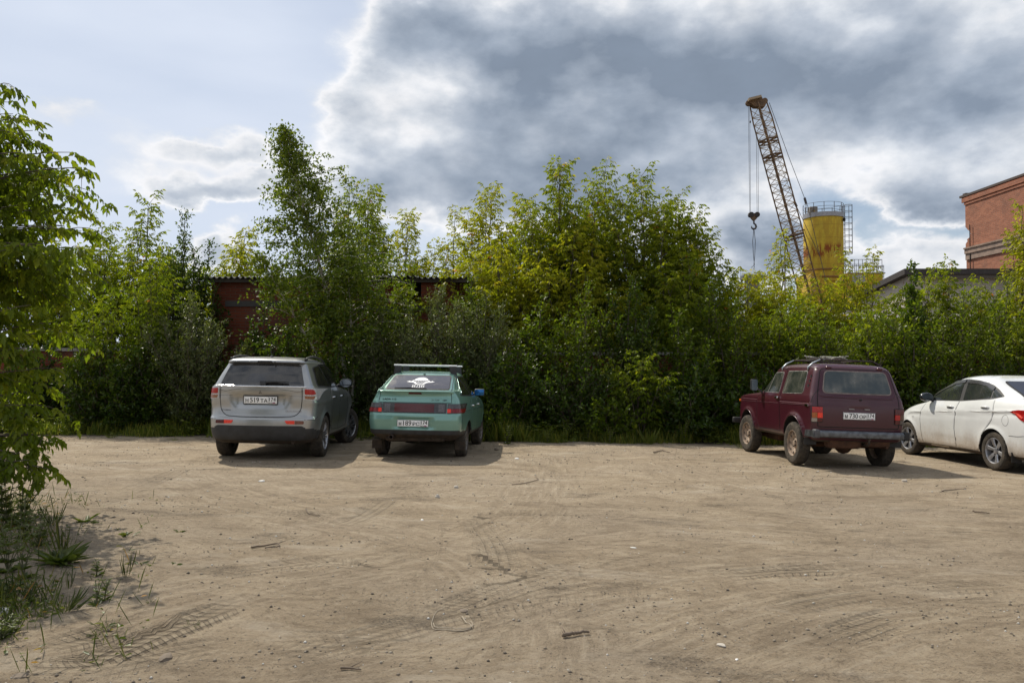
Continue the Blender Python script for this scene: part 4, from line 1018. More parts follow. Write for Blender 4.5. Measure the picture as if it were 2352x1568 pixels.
def wheel(car, x, y, r, w, kind, steer=0., rimr=None):
    """wheel > tyre, hub; outer face towards the flank it sits on"""
    sg = 1 if x > 0 else -1; R0 = rimr or r * .66; hw = w / 2
    key = (round(r, 3), round(w, 3), kind, sg)
    if key in WHEELS:
        a0, kids = WHEELS[key]; o = a0.copy(); COL.objects.link(o); o.parent = car.root
        for k in kids: c = k.copy(); COL.objects.link(c); c.parent = o
    else:
        rim_m = {'suv': plain('rim_silver', (.33, .33, .34), .3, .85, var=.2), 'teal': plain('rim_dull', (.16, .145, .13), .5, .4, var=.3), 'steel': plain('rim_rusty_beige', (.27, .20, .145), .75, var=.35, scale=20), 'white': plain('rim_bright', (.36, .36, .375), .38, .7, var=.25)}[kind]
        m = MB()
        m.lathe([(R0, hw * .92), (R0 * .965, hw * .95), (R0 * .93, hw * .80), (R0 * .90, hw * .25), (R0 * .90, -hw * .7), (R0, -hw * .9)], n=48, sgn=sg)
        m.lathe([(R0 * .24, hw * .30), (R0 * .24, hw * .58), (R0 * .17, hw * .66), (0, hw * .67)], n=24, sgn=sg)
        def spoke(a, wa, wb, r0, r1, h0, h1, th=.016):
            ca, sa = math.cos(a), math.sin(a); vs = []
            for (rr, hh, ww) in ((r0, h0, wa), (r0 * .5 + r1 * .5, h0 * .5 + h1 * .5 + .008, (wa + wb) * .45), (r1, h1, wb)):
                for (tw, dh) in ((-1, -th), (-.72, 0), (.72, 0), (1, -th)):
                    t = tw * ww / 2; vs.append((sg * (hh + dh), rr * ca - t * sa, rr * sa + t * ca))
            fs = []
            for i in range(2):
                for k in range(3): fs.append((i * 4 + k, i * 4 + k + 1, i * 4 + 5 + k, i * 4 + 4 + k))
                fs.append((i * 4 + 3, i * 4, i * 4 + 4, i * 4 + 7))
            m.add(vs, fs)
        if kind == 'suv':
            for k in range(7):
                for dd in (-.16, .16): spoke(2 * math.pi * k / 7 + dd, .03, .026, R0 * .2, R0 * .95, hw * .55, hw * .86)
        elif kind == 'teal':
            for k in range(8):
                spoke(2 * math.pi * k / 8, .034, .05, R0 * .2, R0 * .94, hw * .5, hw * .85)
        elif kind == 'white':
            for k in range(6): spoke(2 * math.pi * k / 6 + .25, .050, .085, R0 * .2, R0 * .95, hw * .52, hw * .88)
        else:
            m.lathe([(R0 * .93, hw * .45), (R0 * .78, hw * .62), (R0 * .62, hw * .55), (R0 * .46, hw * .20), (R0 * .40, hw * .22), (R0 * .34, hw * .40), (R0 * .18, hw * .42)], n=40, sgn=sg)
        o = m.build('wheel', rim_m, car.root, True, 35)
        m = MB(); m.lathe([(R0 * .93, -hw * .2), (R0 * .9, 0.0), (0, .0)], n=32, sgn=sg); m.lathe([(R0 * .62, hw * .12), (0, hw * .14)], n=32, sgn=sg); k1 = m.build('brake_disc', plain('brake_dark', (.03, .026, .023), .7), o, True, 40)
        m = MB()
        prof = [(R0 * .98, -hw * .93), (R0 * 1.08, -hw), (r * .88, -hw * 1.03), (r * .955, -hw * .96), (r * .988, -hw * .80), (r, -hw * .5), (r, hw * .5), (r * .988, hw * .80), (r * .955, hw * .96), (r * .88, hw * 1.03), (R0 * 1.08, hw), (R0 * .98, hw * .93)]
        m.lathe(prof, n=64, sgn=sg); k2 = m.build('tyre', M_tyre, o, True, 50)
        kids = [k1, k2]
        m = MB()
        if kind == 'steel':
            for k in range(8): a = 2 * math.pi * k / 8; m.lathe([(.018, 0), (.018, .004), (0, .005)], (sg * hw * .60, R0 * .72 * math.cos(a), R0 * .72 * math.sin(a)), n=12, sgn=sg)
        for k in range(5): a = 2 * math.pi * k / 5; m.lathe([(.010, 0), (.010, .02), (0, .022)], (sg * hw * .44, R0 * .27 * math.cos(a), R0 * .27 * math.sin(a)), n=6, sgn=sg)
        k3 = m.build('wheel_bolts', M_gap, o); kids.append(k3)
        WHEELS[key] = (o, kids)
    o.location = (x, y, r - .006); o.rotation_euler = (0, 0, steer)
    return o
WHEELS = {}
def scale_poly(P, c, k): return [(c[0] + (a - c[0]) * k, c[1] + (b - c[1]) * k) for a, b in P]
def inset(P, d):
    """shrink a convex-ish polygon by d"""
    n = len(P); out = []; A = sum(P[i][0] * P[(i + 1) % n][1] - P[(i + 1) % n][0] * P[i][1] for i in range(n)); sg = 1 if A > 0 else -1
    for i in range(n):
        p = Vector(P[i]); a = (p - Vector(P[i - 1])); b = (Vector(P[(i + 1) % n]) - p)
        if a.length < 1e-9 or b.length < 1e-9: out.append(tuple(p)); continue
        a.normalize(); b.normalize(); na = Vector((-a.y, a.x)) * sg; nb = Vector((-b.y, b.x)) * sg; k = na + nb
        k = k / max(k.length_squared / 2, .5); out.append(tuple(p + k * d))
    return out
def S(poly): return [(-a, b) for a, b in poly][::-1]
def gaps(car, items, r=.0035, name='panel_gap'):
    m = MB()
    for pts, face, close in items: car.line(m, pts, face, r, 0.0005, close)
    return m
def door_set(car, face, doors, handle_m, extra=()):
    pass
# ------------------------------------------------------------------ silver crossover
def suv():
    P = paint('silver_paint', (.36, .365, .36), .7, .30, dust=.62, dust_top=.62, allover=.10, flake=.15, dustcol=(.25, .215, .165))
    SL = [  # z, y rear, y front, half widths rear/mid/front, corner radii rear/front, bow rear/front
        (.27, -.78, 3.36, 0.6804, 0.7776, 0.7193, .20, .30, .03, .10),
        (.34, -.955, 3.52, 0.7776, 0.8379, 0.7776, .26, .36, .05, .15),
        (.42, -.985, 3.58, 0.8116, 0.8573, 0.8165, .28, .40, .06, .20),
        (.56, -1.000, 3.60, 0.8311, 0.868, 0.8359, .28, .42, .07, .22),
        (.665, -.995, 3.58, 0.8379, 0.8729, 0.8408, .27, .42, .07, .22),
        (.705, -.950, 3.56, 0.8379, 0.8729, 0.8408, .26, .42, .07, .22),
        (.85, -.925, 3.50, 0.8418, 0.8777, 0.8359, .24, .42, .07, .22),
        (.98, -.930, 3.38, 0.8408, 0.8748, 0.8165, .22, .42, .07, .22),
        (1.06, -.930, 3.10, 0.8311, 0.8651, 0.7776, .21, .36, .07, .22),
        (1.12, -.935, 2.45, 0.8213, 0.8505, 0.7582, .20, .30, .07, .20),
        (1.175, -.935, 2.10, 0.8068, 0.8359, 0.7436, .19, .24, .07, .18),
        (1.195, -.890, 2.05, 0.7922, 0.8262, 0.7387, .17, .22, .07, .16),
        (1.38, -.775, 1.66, 0.7144, 0.763, 0.6901, .15, .20, .06, .14),
        (1.545, -.665, 1.28, 0.6415, 0.695, 0.6269, .13, .18, .06, .12),
        (1.575, -.715, 1.20, 0.6221, 0.6755, 0.6124, .12, .18, .05, .12),
        (1.605, -.700, 1.08, 0.5832, 0.6464, 0.5832, .12, .18, .05, .12),
        (1.640, -.520, .90, 0.4957, 0.5638, 0.5054, .12, .18, .05, .12),
        (1.662, -.250, .68, 0.3694, 0.418, 0.3694, .12, .16, .04, .10),
        (1.670, -.02, .50, 0.1555, 0.175, 0.1555, .08, .08, .02, .04)]
    def side(y, z):
        v = 0.
        for yc in (0., 2.67):
            d = math.hypot(y - yc, z - .34); v += .022 * math.exp(-((d - .40) / .05) ** 2) if z < .95 else 0
        v -= .018 * math.exp(-((z - .48) / .10) ** 2) * (1 if .5 < y < 2.2 else 0) + 0
        v += .010 * math.exp(-((z - (.93 + .03 * y * .3)) / .03) ** 2)
        return v
    def rear(x, z):
        # recess round the plate
        a = 1 / (1 + math.exp((abs(x) - .43 + max(0, (.93 - z)) * .6) / .012)); b = 1 / (1 + math.exp((z - 1.045) / .008)) / (1 + math.exp((.865 - z) / .02))
        return .040 * a * b
    c = Car('silver_crossover', 'silver grey crossover with roof rails and black lower bumper, seen from behind at left', -4.05, 13.58, R(2.3), SL, P, side=side, rear=rear, roll=R(.25))
    c.halfw = .875
    c.body([(0, .345, .405), (2.67, .345, .405)], low=M_plast, low_z=lambda p: p.z < .335 or (p.y < -.3 and p.z < .455 + (-.3 - p.y) * .13 and abs(p.x) > .62))
    # black lower bumper
    c.part('bumper_cladding', rnd([(-.66, .335), (.66, .335), (.695, .545), (.66, .565), (-.66, .565), (-.695, .545)], .02), 'rear', .006, M_plast, label='matt black lower rear bumper')
    # tailgate with gap round it
    tg = rnd([(-.640, 1.165), (-.645, .97), (-.628, .80), (-.54, .712), (-.30, .700), (.30, .700), (.54, .712), (.628, .80), (.645, .97), (.640, 1.165)], [.005, .02, .08, .10, .05, .05, .10, .08, .02, .005], 8)
    t = c.part('tailgate', inset(tg, .006), 'rear', .004, P, step=.03)
    m = MB(); c.line(m, tg[3:-3], 'rear', .006, .000)
    c.line(m, [(.67, 1.12), (.56, 1.10), (.44, 1.125), (.30, 1.14)], 'rear', .0025, .005); c.line(m, [(-.67, 1.12), (-.56, 1.10), (-.44, 1.125), (-.30, 1.14)], 'rear', .0025, .005); c.line(m, [(-.44, 1.036), (-.665, 1.03)], 'rear', .0018, .004); c.line(m, [(.44, 1.036), (.665, 1.03)], 'rear', .0018, .004)
    m.build('gap', M_gap, t)
    # chrome ledge below the glass
    m = MB()
    xs = np.linspace(-.70, .70, 25); q = [c.proj(x, 1.178, 'rear', .004)[0] for x in xs]; m.tube(q, .014, 8); m.build('chrome_ledge', plain('bright_ledge', (.75, .76, .78), .10, .6, coat=.5), t, True)
    # rear glass
    G1 = rnd([(-.665, 1.19), (.665, 1.19), (.560, 1.535), (-.560, 1.535)], [.03, .03, .05, .05])
    c.part('rear_window', G1, 'rear', .008, glass('tinted_rear_glass', (.013, .013, .015), .05, .10), step=.03, label='dark tinted rear window')
    # wiper
    m = MB(); b = c.proj(.03, 1.20, 'rear', .03)[0]
    m.rbox(b, (.09, .05, .05), .012); pts = [c.proj(x, 1.222 + .02 * math.sin((x) * 9) * 0 + (.018 if x > .1 else .012), 'rear', .035)[0] for x in np.linspace(-.02, .42, 9)]
    m.tube(pts, [.020, .022, .021, .019, .017, .015, .012, .009, .006], 6); m.build('wiper', M_plast, c.root, True, 40)
    # high brake lamp and spoiler lip line
    c.part('brake_light', rnd([(-.125, 1.562), (.125, 1.562), (.11, 1.592), (-.11, 1.592)], .01), 'rear', .004, M_smoke)
    m = MB(); c.line(m, [(-.60, 1.548), (.60, 1.548)], 'rear', .006, .0); m.build('spoiler_gap', M_gap, c.root)
    # lamps wrap the corners
    lampm = []
    for sx, f in ((1, 'right'), (-1, 'left')):
        m = MB(); pr = rnd([(.664, 1.165), (.664, .985), (.80, .965), (.845, .975), (.85, 1.15)], .01); c.patch(m, pr if sx > 0 else S(pr), 'rear', .012)
        c.patch(m, rnd([(-.80, .975), (-.56, .985), (-.47, 1.14), (-.50, 1.16), (-.80, 1.165)], .02), f, .012); L0 = m.build('tail_light', M_clear, c.root, True, 50, fix=False)
        pr = rnd([(.680, 1.150), (.680, 1.065), (.80, 1.055), (.825, 1.07), (.80, 1.140)], [.01, .01, .02, .03, .03]); m = MB(); c.patch(m, pr if sx > 0 else S(pr), 'rear', .016); m.build('red_lens', M_red, L0, True, 50, fix=False)
        pr = rnd([(.680, 1.040), (.687, .995), (.80, .985), (.825, 1.035)], .01); m = MB(); c.patch(m, pr if sx > 0 else S(pr), 'rear', .016); m.build('amber_lens', lens('dull_amber', (.30, .12, .05)), L0, True, 50, fix=False)
    # reflectors in the bumper: inner half bright red, outer half darker / brownish
    for sx in (1, -1):
        pr = rnd([(.40, .648), (.55, .650), (.55, .592), (.43, .596)], [.01, 0, 0, .02]); m = MB(); c.patch(m, pr if sx > 0 else S(pr), 'rear', .008); o = m.build('reflector', M_redhot, c.root, True, 50, fix=False)
        pr = rnd([(.553, .650), (.685, .645), (.69, .605), (.68, .592), (.553, .592)], [0, .01, .01, .01, 0]); m = MB(); c.patch(m, pr if sx > 0 else S(pr), 'rear', .008); m.build('reverse_light' if sx > 0 else 'fog_light', lens('brown_lens', (.20, .075, .05)) if sx > 0 else M_dred, c.root, True, 50, fix=False)
    c.plate(0.0, .965, letters('Н', '519', 'ТА'), frame=True, tilt=R(2))
    # badge and lettering
    m = MB(); e0, n0 = c.proj(0, 1.09, 'rear')
    for a in (90, 210, 330):
        w = R(a); ux, uz = math.cos(w), math.sin(w); k = .030
        q = [(0, 0), (k * .5 * math.cos(w + R(30)), k * .5 * math.sin(w + R(30))), (k * ux, k * uz), (k * .5 * math.cos(w - R(30)), k * .5 * math.sin(w - R(30)))]
        q = [(x, 1.088 + z) for x, z in q]; m.add([c.proj(x, z, 'rear', .010)[0] for x, z in q], [(0, 1, 2, 3)])
    m.build('emblem', plain('emblem_dark', (.08, .08, .085), .3, .5), c.root)
    m = MB(); c.text(m, 'MITSUBISHI', .030, -.545, .800, 'rear', .009, 1.05); m.build('badge_lettering', plain('badge_dark', (.07, .07, .072), .4), c.root, fix=False)
    m = MB(); c.text(m, 'OUTLANDER', .040, .52, .790, 'rear', .009, 1.05); m.build('badge_lettering', plain('badge_chrome', (.22, .19, .17), .3, .6), c.root, fix=False)
    # flanks: doors, windows
    for f in ('right', 'left'):
        m = gaps(c, [([(.42, 1.16), (.46, .86), (.58, .60), (.66, .42), (1.28, .39), (1.29, 1.16)], f, False), ([(1.29, 1.16), (1.28, .39), (2.16, .40), (2.26, .70), (2.18, 1.12)], f, False), ([(-.56, .70), (-.72, .66), (-.90, .66)], f, False)])
        m.build('panel_gap', M_gap, c.root)
        dr = c.part('door', rnd([(.475, 1.15), (.475, .86), (.60, .60), (.675, .44), (1.27, .41), (1.28, 1.15)], .03), f, .003, P, step=.05)
        df = c.part('door', rnd([(1.30, 1.15), (1.29, .41), (2.14, .42), (2.24, .70), (2.16, 1.12)], .03), f, .003, P, step=.05)
        for y, par in ((.66, dr), (1.46, df)):
            a = [c.proj(y + k, .985, f, .028)[0] for k in (-.09, -.04, .04, .09)]; a[0] = c.proj(y - .10, .985, f, 0)[0]; a[3] = c.proj(y + .10, .985, f, 0)[0]
            m = MB(); m.tube(a, .014, 8); m.build('handle', M_chrome if f == 'right' else P, par, True)
        bz = c.part('window_frame', rnd([(-.50, 1.185), (-.36, 1.50), (.1, 1.545), (.95, 1.535), (1.45, 1.40), (1.90, 1.165), (.6, 1.155)], [.08, .06, .02, .05, .05, .03, 0]), f, .005, M_rub, step=.04)
        c.part('side_window', [rnd([(-.44, 1.20), (-.33, 1.485), (.02, 1.525), (.36, 1.18)], [.06, .05, .02, .01])], f, .009, glass('dark_side_glass', (.008, .009, .010)), step=.04)
        c.part('side_window', [rnd([(.41, 1.18), (.09, 1.528), (.70, 1.528), (1.16, 1.455), (1.24, 1.175)], [.02] * 5)], f, .009, glass('dark_side_glass'), step=.04)
        c.part('side_window', [rnd([(1.29, 1.175), (1.20, 1.445), (1.48, 1.365), (1.84, 1.175)], [.02] * 4)], f, .009, glass('dark_side_glass'), step=.04)
        m = MB(); c.line(m, [(.05, 1.545), (.70, 1.548), (1.25, 1.455), (1.62, 1.30)], f, .012, .014); m.build('wind_deflector', M_smoke, c.root, True)
        # roof rail
        m = MB(); sx = 1 if f == 'right' else -1
        pts = []
        for t in np.linspace(0, 1, 13):
            y = -.50 + 1.62 * t; b = c.proj(sx * .60, y, 'top')[0]; k = math.sin(math.pi * min(1, max(0, t))) ** .35; pts.append(b + Vector((0, 0, .012 + .042 * k)))
        m.tube(pts, .017, 8); m.rbox(c.proj(sx * .60, -.44, 'top')[0] + Vector((0, 0, .02)), (.03, .16, .045), .012); m.rbox(c.proj(sx * .60, 1.04, 'top')[0] + Vector((0, 0, .02)), (.03, .14, .045), .012)
        m.build('roof_rail', M_plast, c.root, True, 50)
        # mirror
        m = MB(); b = c.proj(1.72, 1.16, f)[0]; ctr = b + Vector((sx * .16, -.02, .06))
        bm = bmesh.new(); bmesh.ops.create_uvsphere(bm, u_segments=20, v_segments=12, radius=1)
        for v in bm.verts:
            x, y, z = v.co; y2 = y * .10 if y > 0 else max(y * .10, -.055); v.co = Vector((x * .125, y2, z * .092)) + ctr
        m.add([tuple(v.co) for v in bm.verts], [tuple(v.index for v in q.verts) for q in bm.faces]); bm.free()
        m.tube([b + Vector((-sx * .03, .03, .0)), ctr + Vector((-sx * .06, 0, -.03))], .03, 8); o = m.build('side_mirror', M_plast, c.root, True, 50)
        m = MB(); q = [(.105 * math.cos(a), .072 * math.sin(a)) for a in np.linspace(0, 2 * math.pi, 25)[:-1]]; m.add([ctr + Vector((x, -.058, z)) for x, z in q], [tuple(range(24))]); m.build('mirror_glass', M_mirror, o)
    # aerial
    m = MB(); a = c.proj(-.0, -.30, 'top')[0]; m.lathe([(.03, 0), (.02, .02), (.006, .03)], a, 'Z', 12); m.tube([a, a + Vector((-.015, -.05, .17))], .006, 6, r2=.003); m.build('aerial', M_plast, c.root)
    # underbody
    m = MB(); m.tube([(-.70, 0, .30), (.70, 0, .30)], .035, 8); m.rbox((.30, -.52, .33), (.50, .30, .16), .06); m.tube([(.48, -.60, .30), (.52, -.86, .30)], .03, 10); m.rbox((-.25, .35, .30), (.7, .6, .14), .05); m.rbox((0, 2.4, .28), (.8, .9, .16), .05)
    for sx in (-1, 1): m.tube([(sx * .60, 0, .30), (sx * .35, .35, .33)], .03, 6)
    m.build('undercarriage', M_grime, c.root, True, 40)
    for sx in (-1, 1):
        wheel(c, sx * .768, 0, .352, .208, 'suv'); wheel(c, sx * .768, 2.67, .352, .208, 'suv', R(-21))
    m = MB(); c.line(m, [(.0, 1.52), (.02, 1.50)], 'rear', .004, .01); m.lathe([(.012, 0), (.010, .02), (0, .024)], c.proj(.16, 1.575, 'rear')[0], 'Y', 10, -1); m.build('washer_jet', M_plast, c.root)
    return c
suv()
# ------------------------------------------------------------------ teal hatchback
def hatch():
    P = paint('teal_paint', (.165, .325, .275), .35, .28, dust=.55, dust_top=.50, allover=.04, flake=.2, dustcol=(.20, .165, .12), coat=.8)
    SL = [
        (.30, -.62, 3.05, 0.6, .72, .68, .16, .25, .02, .08),
        (.36, -.76, 3.18, 0.69, .80, .76, .18, .30, .04, .12),
        (.41, -.86, 3.24, 0.745, .822, .79, .20, .34, .05, .15),
        (.50, -.885, 3.26, 0.772, .832, .80, .21, .36, .06, .18),
        (.62, -.895, 3.26, 0.782, .838, .81, .21, .38, .06, .2),
        (.72, -.885, 3.22, 0.782, .840, .81, .20, .38, .06, .2),
        (.755, -.850, 3.20, 0.778, .840, .805, .18, .38, .055, .2),
        (.84, -.825, 3.05, 0.768, .836, .80, .18, .36, .05, .2),
        (.93, -.800, 2.60, 0.745, .826, .78, .17, .32, .05, .2),
        (1.00, -.775, 1.95, 0.715, .808, .75, .16, .26, .05, .18),
        (1.06, -.775, 1.70, 0.68, .785, .72, .15, .22, .05, .16),
        (1.105, -.800, 1.60, 0.65, .765, .70, .13, .2, .055, .15),
        (1.118, -.760, 1.58, 0.642, .757, .69, .12, .2, .055, .15),
        (1.128, -.655, 1.55, 0.635, .750, .685, .12, .2, .05, .15),
        (1.22, -.42, 1.38, 0.6, .700, .645, .12, .18, .05, .13),
        (1.33, -.14, 1.16, 0.56, .640, .59, .12, .18, .05, .12),
        (1.385, .02, .98, 0.53, .600, .55, .12, .18, .05, .12),
        (1.412, .16, .84, 0.475, .545, .49, .12, .16, .04, .10),
        (1.428, .30, .72, 0.39, .44, .40, .10, .14, .03, .08),
        (1.436, .42, .62, 0.18, .20, .18, .08, .08, .02, .04)]
    def side(y, z):
        v = 0.
        for yc in (0., 2.49):
            d = math.hypot(y - yc, z - .29); v += .012 * math.exp(-((d - .34) / .04) ** 2) if z < .8 else 0
        v += .007 * math.exp(-((z - .79) / .02) ** 2)
        return v
    def rear(x, z):
        a = 1 / (1 + math.exp((abs(x) - .300) / .008)); b = 1 / (1 + math.exp((z - .690) / .006)) / (1 + math.exp((.520 - z) / .006))
        r = .035 * a * b
        # dished panel under the spoiler lip
        a = 1 / (1 + math.exp((abs(x) - .60 + abs(1.08 - z) * 1.5) / .04)); r += .022 * a * math.exp(-((z - 1.045) / .035) ** 2)
        r -= .006 * math.exp(-((z - .66) / .02) ** 2) * (1 if abs(x) > .32 else 0)
        return r
    c = Car('teal_hatchback', 'teal green hatchback with white roof bars and parachute decal on its rear window', -1.578, 14.0, R(-3.6), SL, P, side=side, rear=rear, zs=1.02, roll=R(.2))
    c.halfw = .84; z = 1.02
    c.body([(0, .292, .335), (2.49, .292, .335)], low=M_plast, low_z=.475)
    # hatch lid
    hl = [(-.655, 1.09), (-.665, .945), (.665, .945), (.655, 1.09)]
    lid = c.part('hatch_lid', rnd([(-.585, 1.10), (-.60, .945), (.60, .945), (.585, 1.10)], .01), 'rear', .003, P)
    m = MB(); c.line(m, [(-.53, 1.40), (-.590, 1.14), (-.612, .938), (.612, .938), (.590, 1.14), (.53, 1.40)], 'rear', .0045, 0); m.build('gap', M_gap, lid)
    c.part('brake_light', rnd([(-.115, 1.080), (.115, 1.080), (.105, 1.108), (-.105, 1.108)], .01), 'rear', .006, M_dred, lid)
    m = MB(); c.text(m, 'LADA 112', .040, -.43, .985, 'rear', .008, 1.35); c.text(m, 'LADA 112', .040, -.427, .987, 'rear', .0085, 1.35)
    c.text(m, '21124', .036, .34, .982, 'rear', .008, 1.45); c.text(m, '16V', .036, .49, .980, 'rear', .008, 1.25); c.text(m, '16V', .036, .493, .982, 'rear', .0085, 1.25); m.build('badge_lettering', M_ink, lid, fix=False)
    # rear glass and surround
    G1 = rnd([(-.550, 1.150), (.550, 1.150), (.500, 1.392), (-.500, 1.392)], [.04, .04, .05, .05])
    c.part('window_frame', G1, 'rear', .004, M_rub, step=.03)
    rg = glass('hazy_rear_glass', (.050, .045, .055), .05, .22)
    gl = c.part('rear_window', inset(rnd([(-.550, 1.150), (.550, 1.150), (.500, 1.392), (-.500, 1.392)], [.04, .04, .05, .05]), .014), 'rear', .009, rg, step=.03)
    # parachute decal: canopy, shroud lines, two aircraft, three letters
    W = plain('decal_white', (.80, .80, .80), .5, var=.03); cx, cz = .015, 1.285
    m = MB(); off = .0115; k = 1 / 862.
    can = [(-.118 * math.cos(a), .008 + .052 * math.sin(a)) for a in np.linspace(math.pi, 0, 25)]
    sc = []
    for i in range(7):
        x0 = -.118 + i * .236 / 7; x1 = x0 + .236 / 7
        for t in (.15, .5, .85): sc.append((x0 + (x1 - x0) * t, .004 - .010 * abs(i - 3) / 3 * 0 + .012 * math.sin(t * math.pi) * .8 - .004))
    poly = can[::-1] if can[0][0] < can[-1][0] else can
    poly = [(cx + x, cz + y) for x, y in poly] ; low = [(cx + x, cz + y) for x, y in sc]
    if poly[-1][0] > poly[0][0]: low = low[::-1]
    c.patch(m, poly + low, 'rear', off, .02, .002)
    for i in range(8):
        x0 = -.112 + i * .224 / 7; x1 = x0 * .30; w = .0030
        c.patch(m, [(cx + x0 - w, cz + .006), (cx + x1 - w, cz - .062), (cx + x1 + w, cz - .062), (cx + x0 + w, cz + .006)], 'rear', off + .0003 * (i % 2), .02, .002)
    for sx in (-1, 1):
        fu = [(-.245, -.014), (-.20, -.022), (-.10, -.032), (-.075, -.034), (-.075, -.022), (-.11, -.010), (-.20, -.006)]
        wi = [(-.165, -.012), (-.130, .014), (-.118, .012), (-.132, -.012), (-.12, -.028), (-.06, -.060), (-.045, -.066), (-.062, -.038), (-.10, -.016)]
        fi = [(-.215, -.010), (-.195, .004), (-.188, -.008)]
        for q in (fu, wi, fi):
            qq = [(cx - sx * -x if sx > 0 else cx - x, cz + y) for x, y in q] if False else [((cx + x) if sx < 0 else (cx - x), cz + y) for x, y in q]
            if sx > 0: qq = qq[::-1]
            c.patch(m, qq, 'rear', off + .0006 + .0002 * (q is wi), .02, .002)
    m.build('parachute_decal', W, gl, fix=False)
    m = MB()
    v, f = fit_text('ВДВ', .205, .052)
    for d in (-.001, .001): m.add([c.proj(cx - .008 + a[0] + d, cz - .092 + a[1], 'rear', off + .001 + abs(d) * .1)[0] for a in v], f)
    m.build('decal_lettering', W, gl, fix=False)
    # wiper low on the glass
    m = MB(); c.line(m, [(-.38, 1.158), (-.10, 1.165), (.16, 1.158)], 'rear', .009, .018); m.build('wiper', M_plast, c.root)
    m = MB(); m.lathe([(.02, 0), (.02, .02), (0, .026)], c.proj(.02, 1.40, 'rear')[0] + Vector((0, 0, .005)), 'Z', 12); m.build('washer_jet', P, c.root, True, 40)
    # light band
    band = c.part('light_band', rnd([(-.535, .930), (-.535, .770), (.535, .770), (.535, .930)], .006), 'rear', .010, M_smoke)
    c.part('reflector_panel', rnd([(-.33, .920), (-.33, .782), (.33, .782), (.33, .920)], .004), 'rear', .014, M_dred, band)
    for sx in (-1, 1):
        q = [(.40, .915), (.40, .790), (.50, .790), (.50, .915)]; c.part('reverse_lamp', q if sx > 0 else S(q), 'rear', .014, lens('ribbed_grey', (.12, .11, .115)), band)
        m = MB(); f = 'right' if sx > 0 else 'left'
        q = rnd([(.545, .926), (.545, .770), (.79, .775), (.79, .926)], .006); c.patch(m, q if sx > 0 else S(q), 'rear', .010)
        c.patch(m, [(-.74, .776), (-.56, .786), (-.60, .926), (-.74, .926)], f, .010); L0 = m.build('tail_light', M_smoke, c.root, True, 50, fix=False)
        q = [(.552, .845), (.552, .776), (.79, .780), (.79, .845)]; m = MB(); c.patch(m, q if sx > 0 else S(q), 'rear', .014); c.patch(m, [(-.74, .780), (-.57, .788), (-.58, .845), (-.74, .845)], f, .014); m.build('red_lens', lens('deep_red', (.20, .010, .012)), L0, True, 50, fix=False)
        q = rnd([(.546, .842), (.546, .778), (.605, .778), (.605, .842)], .006); m = MB(); c.patch(m, q if sx > 0 else S(q), 'rear', .017); m.build('reflector', M_redhot, L0, True, 50, fix=False)
        q = [(.552, .918), (.552, .852), (.78, .852), (.78, .918)]; m = MB(); c.patch(m, q if sx > 0 else S(q), 'rear', .014); m.build('upper_lens', lens('smoked_grey', (.085, .08, .085)), L0, True, 50, fix=False)
    # black lower lip
    c.part('bumper_lip', rnd([(-.735, .425), (.735, .425), (.75, .492), (-.75, .492)], .012), 'rear', .006, M_plast)
    c.plate(-.01, .603, letters('М', '189', 'РС'), tilt=R(-2), off=.008)
    # exhaust
    m = MB(); m.lathe([(.036, 0), (.036, -.20), (.030, -.20), (.030, -.02), (0, -.02)], (-.36, -.72, .375), 'Y', 20); m.build('exhaust', plain('exhaust_rust', (.07, .05, .04), .7, .3), c.root, True, 50)
    m = MB(); m.tube([(-.62, 0, .28), (.62, 0, .28)], .035, 8); m.rbox((-.30, -.46, .34), (.42, .24, .14), .05); m.rbox((.1, .4, .30), (.7, .5, .12), .04); m.tube([(.2, -.6, .33), (.3, -.75, .36)], .02, 6); m.rbox((0, -.55, .345), (1.0, .35, .10), .04); m.rbox((0, 2.2, .25), (.7, .8, .14), .05); m.build('undercarriage', M_grime, c.root, True, 40)
    for f in ('right', 'left'):
        sx = 1 if f == 'right' else -1
        m = gaps(c, [([(.30, .985), (.34, .72), (.42, .52), (.50, .40), (1.12, .39), (1.13, .98)], f, False), ([(1.13, .98), (1.12, .39), (2.02, .39), (2.08, .60), (2.04, .93)], f, False), ([(-.66, .50), (-.64, .72), (-.60, .77)], f, False), ([(-.55, .80), (2.06, .785)], f, False)], .003)
        m.build('panel_gap', M_gap, c.root)
        dr = c.part('door', rnd([(.335, .975), (.355, .72), (.435, .53), (.515, .415), (1.11, .405), (1.12, .97)], .03), f, .003, P, step=.05)
        df = c.part('door', rnd([(1.14, .97), (1.13, .405), (2.01, .405), (2.06, .60), (2.02, .92)], .03), f, .003, P, step=.05)
        for y, par in ((.50, dr), (1.28, df)):
            m = MB(); a = [c.proj(y - .09, .865, f, 0)[0], c.proj(y - .05, .865, f, .026)[0], c.proj(y + .05, .865, f, .026)[0], c.proj(y + .09, .865, f, 0)[0]]; m.tube(a, .013, 8); m.build('handle', M_chrome, par, True)
        c.part('window_frame', rnd([(-.46, 1.055), (.06, 1.385), (.75, 1.395), (1.03, 1.33), (1.60, 1.04), (1.0, 1.030), (.3, 1.035)], [.03, .05, .05, .05, .03, 0, 0]), f, .004, M_rub, step=.04)
        gm = glass('side_glass', (.010, .011, .012))
        c.part('side_window', rnd([(-.36, 1.07), (.07, 1.355), (.22, 1.06)], [.02, .03, .02]), f, .008, gm, step=.04)
        c.part('side_window', rnd([(.27, 1.055), (.13, 1.365), (.70, 1.375), (.92, 1.335), (1.08, 1.05)], .02), f, .008, gm, step=.04)
        c.part('side_window', rnd([(1.13, 1.05), (.97, 1.33), (1.06, 1.305), (1.52, 1.055)], .02), f, .008, gm, step=.04)
